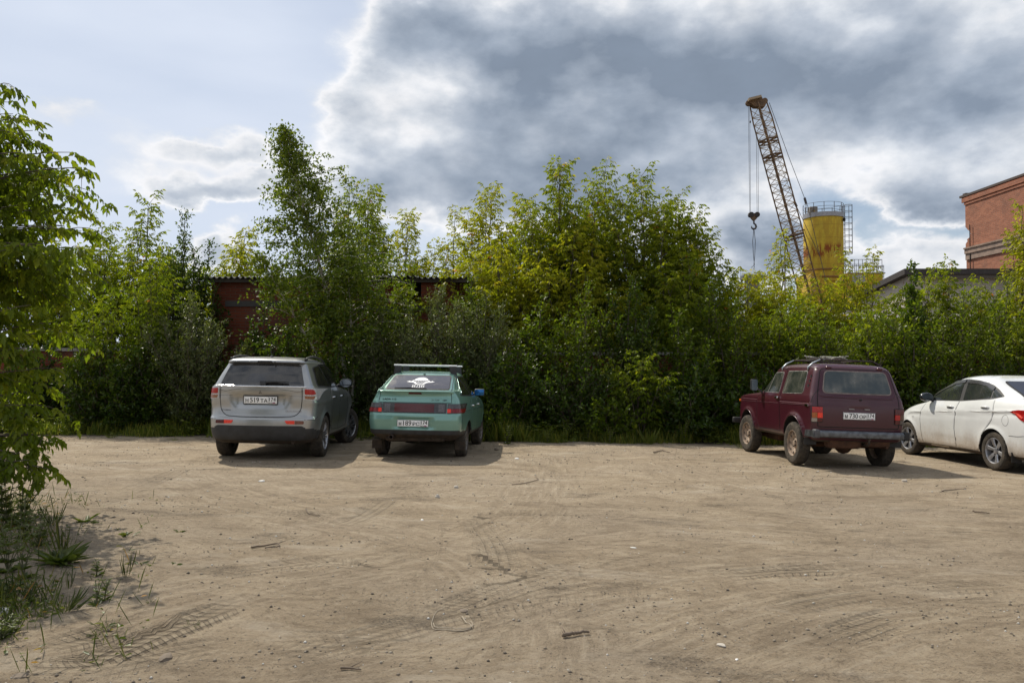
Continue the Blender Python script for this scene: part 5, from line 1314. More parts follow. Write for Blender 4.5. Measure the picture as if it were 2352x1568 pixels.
        m = MB(); c.line(m, [(-.40, 1.085), (.10, 1.372)], f, .006, .010); m.build('window_trim', P, c.root, True)
        # blue-glass mirror
        m = MB(); b = c.proj(1.44, 1.05, f)[0]; ctr = b + Vector((sx * .115, -.03, .03)); m.rbox(ctr, (.20, .10, .135), .035, seg=4); m.tube([b, ctr], .022, 8); o = m.build('side_mirror', M_plast, c.root, True, 50)
        m = MB(); m.rbox(ctr + Vector((0, -.049, 0)), (.175, .006, .108), .002); m.build('mirror_glass', plain('blue_mirror', (.02, .13, .36), .08, .6), o, True, 40)
        m = MB(); m.rbox((sx * .715, -.36, .21), (.17, .012, .15), .005); m.build('mud_flap', M_grime, c.root)
    for sx in (-1, 1):
        wheel(c, sx * .695, 0, .292, .178, 'teal'); wheel(c, sx * .695, 2.49, .292, .178, 'teal', R(-3))
    # roof bars with feet
    for y in (.20, .92):
        m = MB(); zt = 1.565
        sec = rnd([(-.030, -.012), (.030, -.012), (.030, .008), (.0, .016), (-.030, .008)], .006)
        m.prism([(y + a, zt + b) for a, b in sec], -.565, .565, 'X'); o = m.build('roof_bar', plain('bar_white', (.72, .75, .74), .35), c.root, True, 40)
        for sx in (-1, 1):
            m = MB(); b0 = c.proj(sx * .50, y, 'top')[0]; m.prism([(sx * .545, zt - .012), (sx * .43, zt - .012), (sx * .44, b0.z + .03), (sx * .47, b0.z - .01), (sx * .565, b0.z - .05), (sx * .555, b0.z + .02)], y - .035, y + .035, 'Y'); m.build('bar_foot', M_plast, o)
    return c
hatch()
# ------------------------------------------------------------------ maroon three-door off-roader
def niva():
    P = paint('maroon_paint', (.050, .0045, .013), .05, .34, dust=.85, dust_top=.50, allover=.02, dustcol=(.12, .078, .056), coat=.35, stain=.35)
    SL = [
        (.42, -.60, 2.78, 0.6415, 0.6804, 0.6415, .10, .15, .02, .03),
        (.47, -.66, 2.84, 0.7241, 0.7339, 0.7193, .08, .15, .02, .04),
        (.56, -.675, 2.86, 0.7436, 0.7533, 0.7339, .08, .15, .02, .05),
        (.80, -.685, 2.87, 0.7601, 0.7679, 0.7436, .08, .15, .02, .05),
        (.98, -.680, 2.86, 0.7659, 0.7727, 0.7436, .08, .15, .02, .05),
        (1.04, -.672, 2.82, 0.764, 0.7708, 0.7407, .09, .15, .02, .05),
        (1.09, -.664, 2.55, 0.7582, 0.7659, 0.7309, .09, .15, .02, .05),
        (1.135, -.654, 1.95, 0.7504, 0.7582, 0.7212, .10, .15, .02, .06),
        (1.18, -.642, 1.72, 0.7368, 0.7465, 0.7144, .10, .15, .025, .08),
        (1.25, -.622, 1.62, 0.7173, 0.7271, 0.695, .10, .15, .03, .08),
        (1.42, -.575, 1.43, 0.6687, 0.6785, 0.6532, .10, .14, .03, .08),
        (1.56, -.532, 1.27, 0.6269, 0.6396, 0.6201, .11, .14, .03, .08),
        (1.60, -.505, 1.21, 0.6046, 0.6201, 0.6007, .12, .14, .03, .08),
        (1.635, -.455, 1.12, 0.5589, 0.5783, 0.556, .12, .14, .03, .08),
        (1.662, -.36, 1.00, 0.4763, 0.4957, 0.4763, .12, .14, .03, .08),
        (1.680, -.18, .82, 0.3305, 0.3499, 0.3305, .10, .12, .03, .06),
        (1.687, .0, .6, 0.1361, 0.1555, 0.1361, .06, .08, .02, .03)]
    def side(y, z):
        v = 0.
        for yc, rr in ((0., .42), (2.2, .42)):
            d = math.hypot(y - yc, z - .40); 
            if z < 1.0: v += .040 * math.exp(-((d - rr) / .035) ** 2)
        v += .006 * math.exp(-((z - 1.0) / .010) ** 2) - .006 * math.exp(-((z - 1.022) / .010) ** 2)
        return v
    def rear(x, z):
        r = -.010 * math.exp(-((z - 1.135 + .0 * x) / .016) ** 2) * (1 if abs(x) < .62 else 0)
        r += .012 / (1 + math.exp((abs(x) - .17) / .01)) * math.exp(-((z - .955) / .02) ** 2)
        return r
    c = Car('maroon_off_roader', 'dusty maroon three-door off-roader with roof rack, steel wheels and square tail lights', 5.425, 13.32, R(3.0), SL, P, side=side, rear=rear, roll=R(1.3))
    c.halfw = .778
    c.body([(0, .40, .405), (2.2, .40, .405)])
    tg = rnd([(-.655, .66), (.655, .66), (.665, 1.10), (.56, 1.585), (-.56, 1.585), (-.665, 1.10)], [.03, .03, .1, .07, .07, .1])
    m = MB(); c.line(m, tg, 'rear', .0055, 0, True); t = c.part('tailgate', inset(tg, .008), 'rear', .004, P); m.build('gap', M_gap, t)
    # raised rib following the lower part of the lid
    m = MB(); c.line(m, [(-.62, 1.165), (-.58, 1.14), (-.20, 1.128), (.0, 1.115), (.02, 1.095), (.05, 1.115), (.20, 1.125), (.55, 1.13), (.62, 1.165), (.63, 1.20)], 'rear', .009, .002); m.build('rib', P, t, True)
    w0 = rnd([(-.575, 1.185), (.575, 1.185), (.505, 1.555), (-.505, 1.555)], [.09, .09, .08, .08], 8)
    seal = c.part('window_seal', w0, 'rear', .008, plain('dusty_seal', (.20, .165, .15), .8, var=.3), t, step=.03)
    c.part('rear_window', inset(w0, .018), 'rear', .012, glass('dusty_rear_glass', (.050, .062, .060), .06, .30), step=.03)
    m = MB(); p = c.proj(.03, 1.105, 'rear')[0]; m.lathe([(.018, .0), (.018, .02), (.012, .025), (.012, .012), (0, .012)], p, 'Y', 16, -1); m.build('lock', plain('lock_dark', (.06, .05, .05), .5, .5), t)
    for x in (-.42, .42):
        m = MB(); p = c.proj(x, 1.60, 'rear')[0]; m.rbox(p + Vector((0, -.01, .0)), (.085, .05, .055), .012, Matrix.Rotation(R(30), 3, 'X')); m.build('hinge', P, c.root, True, 40)
    for x in (-.12, .13):
        m = MB(); p = c.proj(x, .955, 'rear', .012)[0]; m.rbox(p, (.09, .03, .022), .008); m.build('plate_lamp', plain('lamp_tin', (.25, .22, .21), .5, .3), c.root, True, 40)
    c.plate(0.0, .845, letters('М', '730', 'ОР'), off=.010)
    rm = plain('rust_hole', (.16, .07, .03), .9)
    for sx in (-1, 1):
        q = rnd([(.575, .725), (.745, .725), (.750, .985), (.575, .985)], .015); m = MB(); c.patch(m, q if sx > 0 else S(q), 'rear', .004); o0 = m.build('tail_light', M_rub, c.root, True, 50, fix=False)
        def L(q, mat, nm, off=.018):
            m = MB(); c.patch(m, q if sx > 0 else S(q), 'rear', off, .03, .02); return m.build(nm, mat, o0, True, 50, fix=False)
        L([(.588, .885), (.738, .885), (.738, .972), (.588, .972)], M_red if sx < 0 else M_dred, 'red_lens')
        L([(.588, .800), (.668, .800), (.668, .882), (.588, .882)], M_redhot if sx < 0 else M_red, 'reflector', .022)
        L([(.671, .800), (.738, .800), (.738, .882), (.671, .882)], lens('dull_orange', (.40, .11, .02) if sx < 0 else (.12, .05, .03)), 'orange_lens')
        L([(.588, .738), (.668, .738), (.668, .797), (.588, .797)], M_dred, 'lower_lens')
        L([(.671, .738), (.738, .738), (.738, .797), (.671, .797)], lens('clear_dirty', (.32, .27, .22) if sx < 0 else (.10, .08, .07)), 'reverse_lens')
    # silver channel bumper with black ends
    bm_ = plain('bumper_alloy', (.13, .14, .155), .36, .75, var=.35, scale=14)
    m = MB(); sec = rnd([(-.775, .500), (-.805, .510), (-.805, .590), (-.775, .612), (-.70, .612), (-.70, .50)], .006, 3); m.prism(sec, -.685, .685, 'X'); b = m.build('rear_bumper', bm_, c.root, True, 30)
    for sx in (-1, 1):
        m = MB(); m.rbox((sx * .72, -.755, .556), (.085, .13, .135), .02); m.build('bumper_end', M_rub if sx > 0 else plain('end_grey', (.075, .075, .08), .5), b, True, 40)
        m = MB(); m.prism([(-.79, .50), (-.79, .60), (-.48, .60), (-.44, .50)], sx * .745, sx * .775, 'X'); m.build('bumper_side', bm_ if sx < 0 else M_rub, b)
        m = MB(); m.tube([(sx * .45, -.60, .50), (sx * .45, -.74, .53)], .03, 6); m.build('bumper_bracket', M_rub, b)
    # tow ball and underbody
    m = MB(); m.tube([(.13, -.50, .40), (.13, -.70, .38), (.13, -.76, .42), (.13, -.77, .47)], .018, 8); bm = bmesh.new(); bmesh.ops.create_icosphere(bm, subdivisions=2, radius=.028, matrix=Matrix.Translation((.13, -.77, .49))); m.add([tuple(v.co) for v in bm.verts], [tuple(v.index for v in q.verts) for q in bm.faces]); bm.free(); m.build('tow_ball', M_grime, c.root, True)
    m = MB(); m.tube([(-.62, 0, .34), (.62, 0, .34)], .045, 10); bm = bmesh.new(); bmesh.ops.create_icosphere(bm, subdivisions=2, radius=.15, matrix=Matrix.Translation((.08, 0, .34))); m.add([tuple(v.co) for v in bm.verts], [tuple(v.index for v in q.verts) for q in bm.faces]); bm.free()
    m.rbox((-.18, -.52, .40), (.55, .22, .16), .06); m.rbox((.35, -.50, .42), (.42, .24, .12), .04); m.rbox((0, .9, .40), (.5, 1.2, .16), .05); m.tube([(-.4, -.1, .33), (-.42, .9, .40)], .025, 6); m.tube([(.4, -.1, .33), (.42, .9, .40)], .025, 6); m.rbox((0, 2.1, .36), (.7, .7, .22), .06); m.tube([(-.55, 2.2, .34), (.55, 2.2, .34)], .04, 8)
    m.tube([(.45, -.25, .36), (.5, -.62, .36)], .026, 8)
    m.build('undercarriage', plain('rusty_under', (.085, .04, .022), .95, var=.4, scale=10), c.root, True, 40)
    for f in ('left', 'right'):
        sx = 1 if f == 'right' else -1
        # door with gap, three pieces of glass, vents
        dg = rnd([(.62, .50), (1.66, .50), (1.74, .62), (1.72, 1.06), (1.60, 1.14), (1.14, 1.575), (.62, 1.58)], [.03, .05, .03, .03, .05, .06, .02])
        m = MB(); c.line(m, dg, f, .0045, 0, True); d = c.part('door', inset(dg, .007), f, .003, P, step=.05); m.build('gap', M_gap, d)
        ch = plain('window_bead', (.42, .40, .38), .3, .6, var=.25)
        g1 = rnd([(.69, 1.155), (1.52, 1.155), (1.12, 1.525), (.72, 1.53)], [.03, .03, .04, .06]); c.part('window_bead', g1, f, .007, ch, d, step=.04)
        gm = glass('dusty_side_glass', (.022, .028, .024), .07, .22)
        c.part('door_window', inset(rnd([(.69, 1.155), (1.26, 1.155), (1.13, 1.515), (.72, 1.53)], [.03, .01, .02, .06]), .012), f, .011, gm, step=.04)
        c.part('quarter_light', inset(rnd([(1.275, 1.155), (1.52, 1.155), (1.15, 1.50)], [.01, .03, .02]), .010), f, .011, gm, step=.04)
        g2 = rnd([(-.30, 1.165), (.55, 1.155), (.55, 1.545), (-.24, 1.545)], [.08, .04, .05, .05]); c.part('window_bead', g2, f, .006, ch, step=.04)
        c.part('rear_side_window', inset(g2, .014), f, .010, gm, step=.04)
        m = MB()
        for zz in (1.30, 1.375, 1.45): m.box(c.proj(-.40, zz, f)[0], (.012, .045, .05))
        m.build('air_vent', M_gap, c.root)
        m = MB(); a = [c.proj(.66 + k, 1.075, f, .022)[0] for k in (.0, .10)]; m.rbox((a[0] + a[1]) / 2, (.035, .115, .040), .012); m.build('handle', M_chrome, d, True, 40)
        m = MB(); c.line(m, [(-.62, .995), (.55, .985)], f, .003, .004); c.line(m, [(.66, .985), (1.70, .975)], f, .003, .006); c.line(m, [(1.76, .975), (2.7, .965)], f, .003, .004)
        c.line(m, [(-.62, 1.018), (2.78, 1.010)], f, .0025, 0); m.build('belt_crease', plain('crease', (.12, .035, .05), .5), c.root)
        m = MB(); m.box(c.proj(-.50, .99, f, .006)[0], (.014, .11, .035)); m.build('side_badge', M_chrome, c.root)
        m = MB(); q = c.proj(2.70, .97, f, .006)[0]; m.rbox(q, (.03, .06, .045), .008); m.build('side_repeater', M_orange, c.root, True, 40)
        # gutter
        m = MB(); c.line(m, [(-.46, 1.585), (.4, 1.592), (1.10, 1.580), (1.22, 1.54), (1.60, 1.20)], f, .007, .004); m.build('gutter', P, c.root, True)
        m = MB(); c.line(m, [(-.505, 1.575), (-.56, 1.40), (-.60, 1.22), (-.62, 1.05)], f, .0045, 0); m.build('quarter_gap', M_gap, c.root)
        # mirror
        m = MB(); b = c.proj(1.56, 1.17, f)[0]; ctr = b + Vector((sx * .17, .02, .11)); m.rbox(ctr, (.135, .07, .225), .045, seg=5); m.tube([b + Vector((0, 0, -.05)), b + Vector((sx * .04, 0, .0)), ctr + Vector((-sx * .05, 0, -.06))], .018, 8); o = m.build('side_mirror', M_plast, c.root, True, 50)
        m = MB(); q = rnd([(-.055, -.10), (.055, -.10), (.055, .10), (-.055, .10)], .035, 5); m.add([ctr + Vector((x, -.0375, z)) for x, z in q], [tuple(range(len(q)))]); m.build('mirror_glass', M_mirror, o)
        m = MB(); m.rbox((sx * .70, -.50, .42), (.20, .012, .12), .004); m.build('mud_flap', M_rub, c.root)
        # arch lip shines a little
        for yc in (0, 2.2):
            m = MB(); m.tube([(lambda q: q)(c.proj(yc + .408 * math.cos(a), .40 + .408 * math.sin(a), f, .004)[0]) for a in np.linspace(R(10), R(170), 25)], .008, 6); m.build('arch_lip', P, c.root, True)
    # front indicator / bumper glimpsed beyond the wheel
    m = MB(); m.rbox((0, 2.97, .56), (1.60, .10, .11), .02); m.build('front_bumper', M_rub, c.root, True, 40)
    for sx in (-1, 1):
        wheel(c, sx * .705, 0, .350, .180, 'steel', rimr=.215); wheel(c, sx * .705, 2.2, .350, .180, 'steel', R(4), rimr=.215)
    # roof rack: bent alloy feet, dark cross bars and side rails
    m = MB(); rk = plain('rack_bar', (.035, .022, .020), .7); al = plain('rack_alloy', (.38, .42, .44), .35, .7)
    root = None
    for k, y in enumerate((-.22, .86)):
        zt = 1.735; m = MB(); m.tube([(-.44, y, zt), (.44, y, zt)], .013, 8); o = m.build('rack_bar', rk, c.root, True)
        for sx in (-1, 1):
            b = c.proj(1.575, 0, 'left')[0]; b = c.proj(y, 1.565, 'right' if sx > 0 else 'left', .012)[0]
            m = MB(); m.tube([b + Vector((0, 0, -.02)), b + Vector((sx * .0, 0, .03)), Vector((sx * .56, y, 1.675)), Vector((sx * .44, y, zt)), Vector((sx * .36, y, zt))], .013, 8); m.build('rack_foot', al if sx < 0 else rk, o, True)
    for x in (-.42, .42):
        m = MB(); m.tube([(x, -.26, 1.74), (x, .90, 1.74)], .009, 6); m.build('rack_rail', rk, c.root, True)
    return c
def roof_load():
    t = bpy.data.objects['maroon_off_roader']
    m = MB(); rg = random.Random(3)
    for k in range(16):
        a = rg.uniform(-.22, .12); y = rg.uniform(.1, .8); m.tube([(a + rg.uniform(-.1, .1) + d, y + rg.uniform(-.05, .05), 1.755 + .035 * math.sin(d * 8 + k) ** 2 + rg.uniform(0, .03)) for d in np.linspace(-.12, .14, 6)], .012, 5)
    o = m.build('bundled_sacking', plain('grey_sacking', (.26, .25, .21), .9, var=.4, scale=30), None, True); o.matrix_world = t.matrix_world.copy()
    tag(o, 'small heap of pale sacking lying on the roof rack of the maroon car', 'sacking')
niva(); bpy.context.view_layer.update(); roof_load()
# ------------------------------------------------------------------ white sedan
def sedan():
    P = paint('white_paint', (.74, .75, .74), 0., .22, dust=.85, dust_top=.66, allover=.05, dustcol=(.36, .28, .20), coat=.9)
    SL = [
        (.20, -.70, 3.20, .70, .76, .70, .16, .25, .02, .10),
        (.25, -.86, 3.30, .78, .815, .76, .20, .34, .04, .14),
        (.34, -.92, 3.36, .81, .838, .80, .22, .40, .06, .20),
        (.50, -.96, 3.38, .825, .848, .82, .24, .44, .08, .24),
        (.64, -.975, 3.36, .835, .853, .825, .24, .46, .09, .26),
        (.74, -.955, 3.30, .838, .855, .82, .24, .46, .09, .26),
        (.84, -.940, 3.12, .835, .850, .80, .24, .42, .09, .26),
        (.92, -.930, 2.80, .825, .840, .775, .23, .36, .09, .24),
        (.985, -.925, 2.42, .808, .822, .75, .22, .3, .09, .22),
        (1.035, -.920, 2.26, .785, .800, .735, .20, .26, .09, .2),
        (1.068, -.905, 2.20, .760, .785, .72, .19, .24, .09, .18),
        (1.088, -.80, 2.16, .745, .775, .71, .17, .2, .08, .16),
        (1.108, -.62, 2.12, .735, .765, .70, .16, .2, .08, .15),
        (1.16, -.50, 2.02, .705, .742, .69, .15, .2, .07, .15),
        (1.28, -.15, 1.74, .645, .690, .645, .15, .2, .07, .14),
        (1.37, .11, 1.50, .600, .650, .61, .15, .2, .06, .13),
        (1.410, .25, 1.36, .570, .620, .58, .15, .18, .05, .12),
        (1.440, .38, 1.20, .49, .55, .51, .13, .15, .04, .08),
        (1.462, .50, 1.02, .35, .40, .36, .10, .10, .02, .04),
        (1.468, .60, .90, .16, .18, .16, .06, .06, .02, .04)]
    def side(y, z):
        v = 0.
        for yc in (0., 2.57):
            d = math.hypot(y - yc, z - .31)
            if z < .9: v += .020 * math.exp(-((d - .355) / .035) ** 2)
        # rising shoulder crease and lower door flute
        zc = .83 + .13 * (2.4 - y) / 2.8; v += .014 * math.exp(-((z - zc) / .022) ** 2) - .008 * math.exp(-((z - zc + .05) / .04) ** 2)
        if .35 < y < 2.1: v -= .012 * math.exp(-((z - .40) / .035) ** 2) * math.sin((y - .35) / 1.75 * math.pi)
        return v
    c = Car('white_sedan', 'white sedan with dusty sills and red swept tail light, cut by the right edge', 8.60, 12.95, R(2.7), SL, P, side=side, zs=1.045, roll=R(.3))
    c.halfw = .85; k = 1.045
    c.body([(0, .312, .352), (2.57, .312, .352)])
    for f in ('left', 'right'):
        sx = 1 if f == 'right' else -1
        # door gaps
        m = gaps(c, [([(.95, 1.07), (.99, .93), (1.03, .60), (1.00, .30)], f, False), ([(.03, 1.12), (-.02, .95), (.02, .80), (.24, .57), (.36, .30), (.44, .26), (1.00, .27), (2.06, .27), (2.10, .50), (2.13, .80), (2.04, 1.0)], f, False), ([(-.80, .60), (-.55, .575), (-.37, .575)], f, False)], .0032)
        m.build('panel_gap', M_gap, c.root)
        dr = c.part('door', rnd([(.045, 1.11), (.0, .95), (.035, .81), (.255, .58), (.375, .31), (.45, .285), (.985, .285), (1.015, .60), (.975, .93), (.935, 1.065)], .02), f, .003, P, step=.05)
        df = c.part('door', rnd([(.965, 1.065), (1.005, .93), (1.045, .60), (1.015, .285), (2.05, .285), (2.085, .50), (2.115, .80), (2.03, .99)], .02), f, .003, P, step=.05)
        for y, zz, par in ((.20, .985, dr), (1.17, .955, df)):
            c.part('handle_recess', rnd([(y - .11, zz), (y - .02, zz - .026), (y + .08, zz - .022), (y + .11, zz), (y + .06, zz + .026), (y - .05, zz + .028)], .02), f, .0045, M_gap, par)
            a = [c.proj(y - .11, zz + .004, f, .0)[0], c.proj(y - .06, zz + .012, f, .028)[0], c.proj(y + .05, zz + .012, f, .028)[0], c.proj(y + .10, zz + .004, f, .0)[0]]; m = MB(); m.tube(a, .013, 8); m.build('handle', P, par, True)
        fr = [(-.14, 1.185), (.05, 1.285), (.25, 1.365), (.60, 1.435), (.95, 1.458), (1.32, 1.425), (1.61, 1.325), (1.90, 1.17), (2.06, 1.055), (.94, 1.075), (.10, 1.135)]
        c.part('window_frame', rnd(fr, [.03, .05, .05, .05, .05, .05, .05, .02, 0, .05]), f, .004, M_rub, step=.03)
        gm = glass('clean_side_glass', (.020, .024, .024), .02, .05)
        c.part('rear_door_window', rnd([(.17, 1.15), (.21, 1.325), (.56, 1.405), (.91, 1.425), (.86, 1.095)], [.02, .03, .05, .02, .02]), f, .009, gm, step=.035)
        c.part('front_door_window', rnd([(.97, 1.09), (1.02, 1.425), (1.30, 1.395), (1.57, 1.305), (1.85, 1.165), (1.96, 1.07)], [.02, .02, .05, .05, .02, .02]), f, .009, gm, step=.035)
        c.part('quarter_glass', rnd([(.135, 1.15), (-.09, 1.185), (.16, 1.30)], [.02, .02, .02]), f, .009, gm, step=.03)
        for (pp, nm) in (([(.17, 1.325), (.36, 1.39), (.60, 1.428), (.93, 1.445), (.93, 1.385), (.60, 1.37), (.36, 1.335), (.17, 1.27)], 'r'), ([(.98, 1.447), (1.30, 1.415), (1.60, 1.315), (1.88, 1.17), (1.85, 1.14), (1.57, 1.265), (1.28, 1.36), (.98, 1.39)], 'f')):
            c.part('wind_deflector', rnd(pp, .012), f, .018, M_smoke, step=.03)
        # mirror
        m = MB(); b = c.proj(1.86, 1.07, f)[0]; ctr = b + Vector((sx * .13, .0, .05))
        bm = bmesh.new(); bmesh.ops.create_uvsphere(bm, u_segments=20, v_segments=12, radius=1)
        for v in bm.verts:
            x, y, z = v.co; v.co = Vector((x * .125, y * .11 if y > 0 else max(y * .1, -.05), z * .082)) + ctr
        m.add([tuple(v.co) for v in bm.verts], [tuple(v.index for v in q.verts) for q in bm.faces]); bm.free(); m.tube([b + Vector((0, -.02, -.02)), ctr + Vector((-sx * .04, 0, -.03))], .028, 8); o = m.build('side_mirror', plain('black_gloss', (.02, .022, .026), .15, coat=.6), c.root, True, 50)
        m = MB(); q = [(.105 * math.cos(a), .062 * math.sin(a)) for a in np.linspace(0, 2 * math.pi, 25)[:-1]]; m.add([ctr + Vector((x, -.053, z)) for x, z in q], [tuple(range(24))]); m.build('mirror_glass', M_mirror, o)
        m = MB(); m.rbox((sx * .745, -.42, .24), (.17, .012, .16), .005); m.build('mud_flap', M_rub, c.root)
        # tail lamp sweeping along the flank
        m = MB(); c.patch(m, rnd([(-.42, .955), (-.50, .925), (-.66, .83), (-.80, .785), (-.84, .83), (-.82, .985), (-.60, .985)], [.01, .02, .04, .03, .02, .02, .02]), f, .012, .025)
        q = rnd([(.44, .80), (.66, .755), (.80, .78), (.80, .955), (.56, .955)], .02); c.patch(m, q if sx > 0 else S(q), 'rear', .012, .025); o = m.build('tail_light', M_red, c.root, True, 50, fix=False)
        m = MB(); c.patch(m, rnd([(-.47, .945), (-.56, .915), (-.68, .855), (-.70, .875), (-.58, .94), (-.50, .955)], .01), f, .017, .02); m.build('lens_stripe', lens('pink_red', (.85, .10, .07)), o, True, 50, fix=False)
        m = MB(); c.line(m, [(-.30 + .075 * math.cos(a), .81 + .085 * math.sin(a)) for a in np.linspace(0, 2 * math.pi, 25)], f, .0022, 0); m.build('fuel_flap' if f == 'left' else 'flap_gap', M_gap, c.root)
        m = MB(); c.text(m, '1.6', .05, 2.38, .735, f, .008, 1.1); c.text(m, 'i', .045, 2.37, .685, f, .008, 1.2); m.build('side_badge', plain('badge_grey', (.12, .11, .11), .3, .5), c.root, fix=False)
    # rear glass, boot
    c.part('window_frame', rnd([(-.66, 1.175), (.66, 1.175), (.54, 1.43), (-.54, 1.43)], [.04, .04, .06, .06]), 'rear', .004, M_rub, step=.03)
    c.part('rear_window', rnd([(-.63, 1.185), (.63, 1.185), (.52, 1.42), (-.52, 1.42)], [.04, .04, .06, .06]), 'rear', .008, glass('tinted_sedan_glass', (.020, .018, .024), .03, .03), step=.03)
    m = MB(); c.line(m, [(-.50, 1.09), (-.46, .78), (.46, .78), (.50, 1.09)], 'rear', .0035, 0); m.build('boot_gap', M_gap, c.root)
    c.plate(0, .70, letters('К', '208', 'ЕМ'), off=.01)
    c.part('windscreen', rnd([(-.66, 1.13), (.66, 1.13), (.52, 1.42), (-.52, 1.42)], .05), 'front', .006, glass('clean_side_glass'), step=.05)
    m = MB(); m.tube([(-.65, 0, .28), (.65, 0, .28)], .035, 8); m.rbox((.2, -.5, .27), (.5, .3, .14), .05); m.rbox((0, 1.2, .22), (.6, 1.6, .08), .03); m.build('undercarriage', M_grime, c.root, True, 40)
    for sx in (-1, 1):
        wheel(c, sx * .745, 0, .312, .188, 'white', rimr=.212); wheel(c, sx * .745, 2.57, .312, .188, 'white', R(5), rimr=.212)
    return c
sedan()
# ------------------------------------------------------------------ foliage
def leaf_mat(name, stops, rough=.42, trans=.42, tboost=1.35, spec=.5):
    """stops: colours a leaf can have, picked per leaf"""
    t = NT(name); a = t.N('ShaderNodeAttribute'); a.attribute_name = 'tint'
    c = t.ramp(a.outputs['Fac'], stops)
    p = t.pbr(c, rough, spec=spec)
    tr = t.N('ShaderNodeBsdfTranslucent'); g = t.mix(1., c, (tboost, tboost * 1.08, tboost * .55), 'MULTIPLY'); t.L(g, tr.inputs[0])
    mx = t.N('ShaderNodeMixShader'); mx.inputs[0].default_value = trans; t.L(p, mx.inputs[1]); t.L(tr.outputs[0], mx.inputs[2])
    return t.done(mx.outputs[0])
LM = {
    'maple': leaf_mat('maple_leaf', [(0, (.062, .096, .006)), (.35, (.125, .165, .009)), (.7, (.225, .245, .012)), (.94, (.33, .28, .020)), (1, (.46, .16, .04))], .48, .56, spec=.22),
    'ymaple': leaf_mat('yellowing_maple_leaf', [(0, (.130, .160, .008)), (.4, (.235, .250, .012)), (.8, (.34, .31, .020)), (.97, (.42, .27, .03)), (1, (.50, .16, .05))], .48, .58, spec=.20),
    'birch': leaf_mat('birch_leaf', [(0, (.046, .080, .008)), (.5, (.092, .132, .011)), (1, (.18, .21, .018))], .44, .45, spec=.30),
    'willow': leaf_mat('willow_leaf', [(0, (.055, .078, .024)), (.5, (.090, .112, .034)), (1, (.17, .18, .060))], .42, .34, spec=.45),
    'dark': leaf_mat('dark_leaf', [(0, (.022, .048, .006)), (.5, (.048, .084, .008)), (1, (.110, .145, .014))], .38, .42, spec=.34),
    'near': leaf_mat('near_maple_leaf', [(0, (.070, .106, .007)), (.4, (.130, .172, .010)), (.8, (.215, .235, .014)), (.97, (.30, .25, .022)), (1, (.44, .12, .03))], .44, .54, spec=.28),
    'mid': leaf_mat('mid_green_leaf', [(0, (.046, .080, .006)), (.5, (.092, .130, .009)), (1, (.180, .205, .015))], .42, .50, spec=.28),
    'weed': leaf_mat('weed_leaf', [(0, (.045, .068, .012)), (.5, (.085, .112, .018)), (.9, (.15, .155, .025)), (1, (.32, .16, .04))], .5, .38),
    'grass': leaf_mat('grass_blade', [(0, (.070, .100, .012)), (.5, (.150, .190, .020)), (1, (.30, .27, .050))], .5, .50),
}
M_bark = plain('grey_bark', (.085, .068, .05), .9, var=.35, scale=14); M_birch = plain('birch_bark', (.42, .38, .33), .8, var=.5, scale=16); M_stem = plain('green_stem', (.10, .10, .045), .8)

def nrmz(a): return a / np.maximum(np.linalg.norm(a, axis=-1, keepdims=True), 1e-9)
SHAPES = {  # half outline of a leaf: (along, across) pairs
    'oval': [(.35, 1.), (.75, .62)], 'diamond': [(.42, 1.)], 'lance': [(.30, 1.), (.7, .7)],
    'lobed': [(.22, .95), (.42, .80), (.50, 1.15), (.72, .50)],
}
def leaves(P, D, Nn, L, W, tint, shape='diamond', fold=.18):
    """leaf blades at P pointing along D with upper side N"""
    D = nrmz(D); S_ = nrmz(np.cross(D, Nn)); U = nrmz(np.cross(S_, D)); sh = SHAPES[shape]; n = len(P); k = len(sh)
    L = np.broadcast_to(L, (n,))[:, None]; W = np.broadcast_to(W, (n,))[:, None]
    V = np.zeros((n, 2 + 2 * k, 3)); V[:, 0] = P; V[:, 1] = P + D * L - U * L * .12
    for i, (a, b) in enumerate(sh):
        c = P + D * L * a - U * L * .10 * a * a
        V[:, 2 + i] = c + S_ * W * b / 2 + U * W * fold; V[:, 2 + k + i] = c - S_ * W * b / 2 + U * W * fold
    F_ = []
    # fan of triangles on either side of the midrib
    for s in (0, 1):
        o = 2 + s * k
        chain = [0] + [o + i for i in range(k)] + [1]
        for i in range(1, len(chain) - 1):
            tri = (0, chain[i], chain[i + 1]); F_.append(tri if s == 0 else tri[::-1])
    F_ = np.array(F_); nf = len(F_)
    Fa = (F_[None] + (np.arange(n) * (2 + 2 * k))[:, None, None]).reshape(-1, 3)
    return V.reshape(-1, 3), Fa, np.repeat(tint, nf)
class Foliage:
    def __init__(s): s.P, s.D, s.N, s.L, s.W, s.T = [], [], [], [], [], []
    def add(s, P, D, N, L, W, T): s.P.append(P); s.D.append(D); s.N.append(N); s.L.append(L); s.W.append(W); s.T.append(T)
    def build(s, name, mat, parent, shape):
        P, D, N, L, W, T = [np.concatenate(q) for q in (s.P, s.D, s.N, s.L, s.W, s.T)]
        V, F_, t = leaves(P, D, N, L, W, T, shape); return mesh_np(name, V, F_, mat, parent, t)
    def count(s): return sum(len(p) for p in s.P)

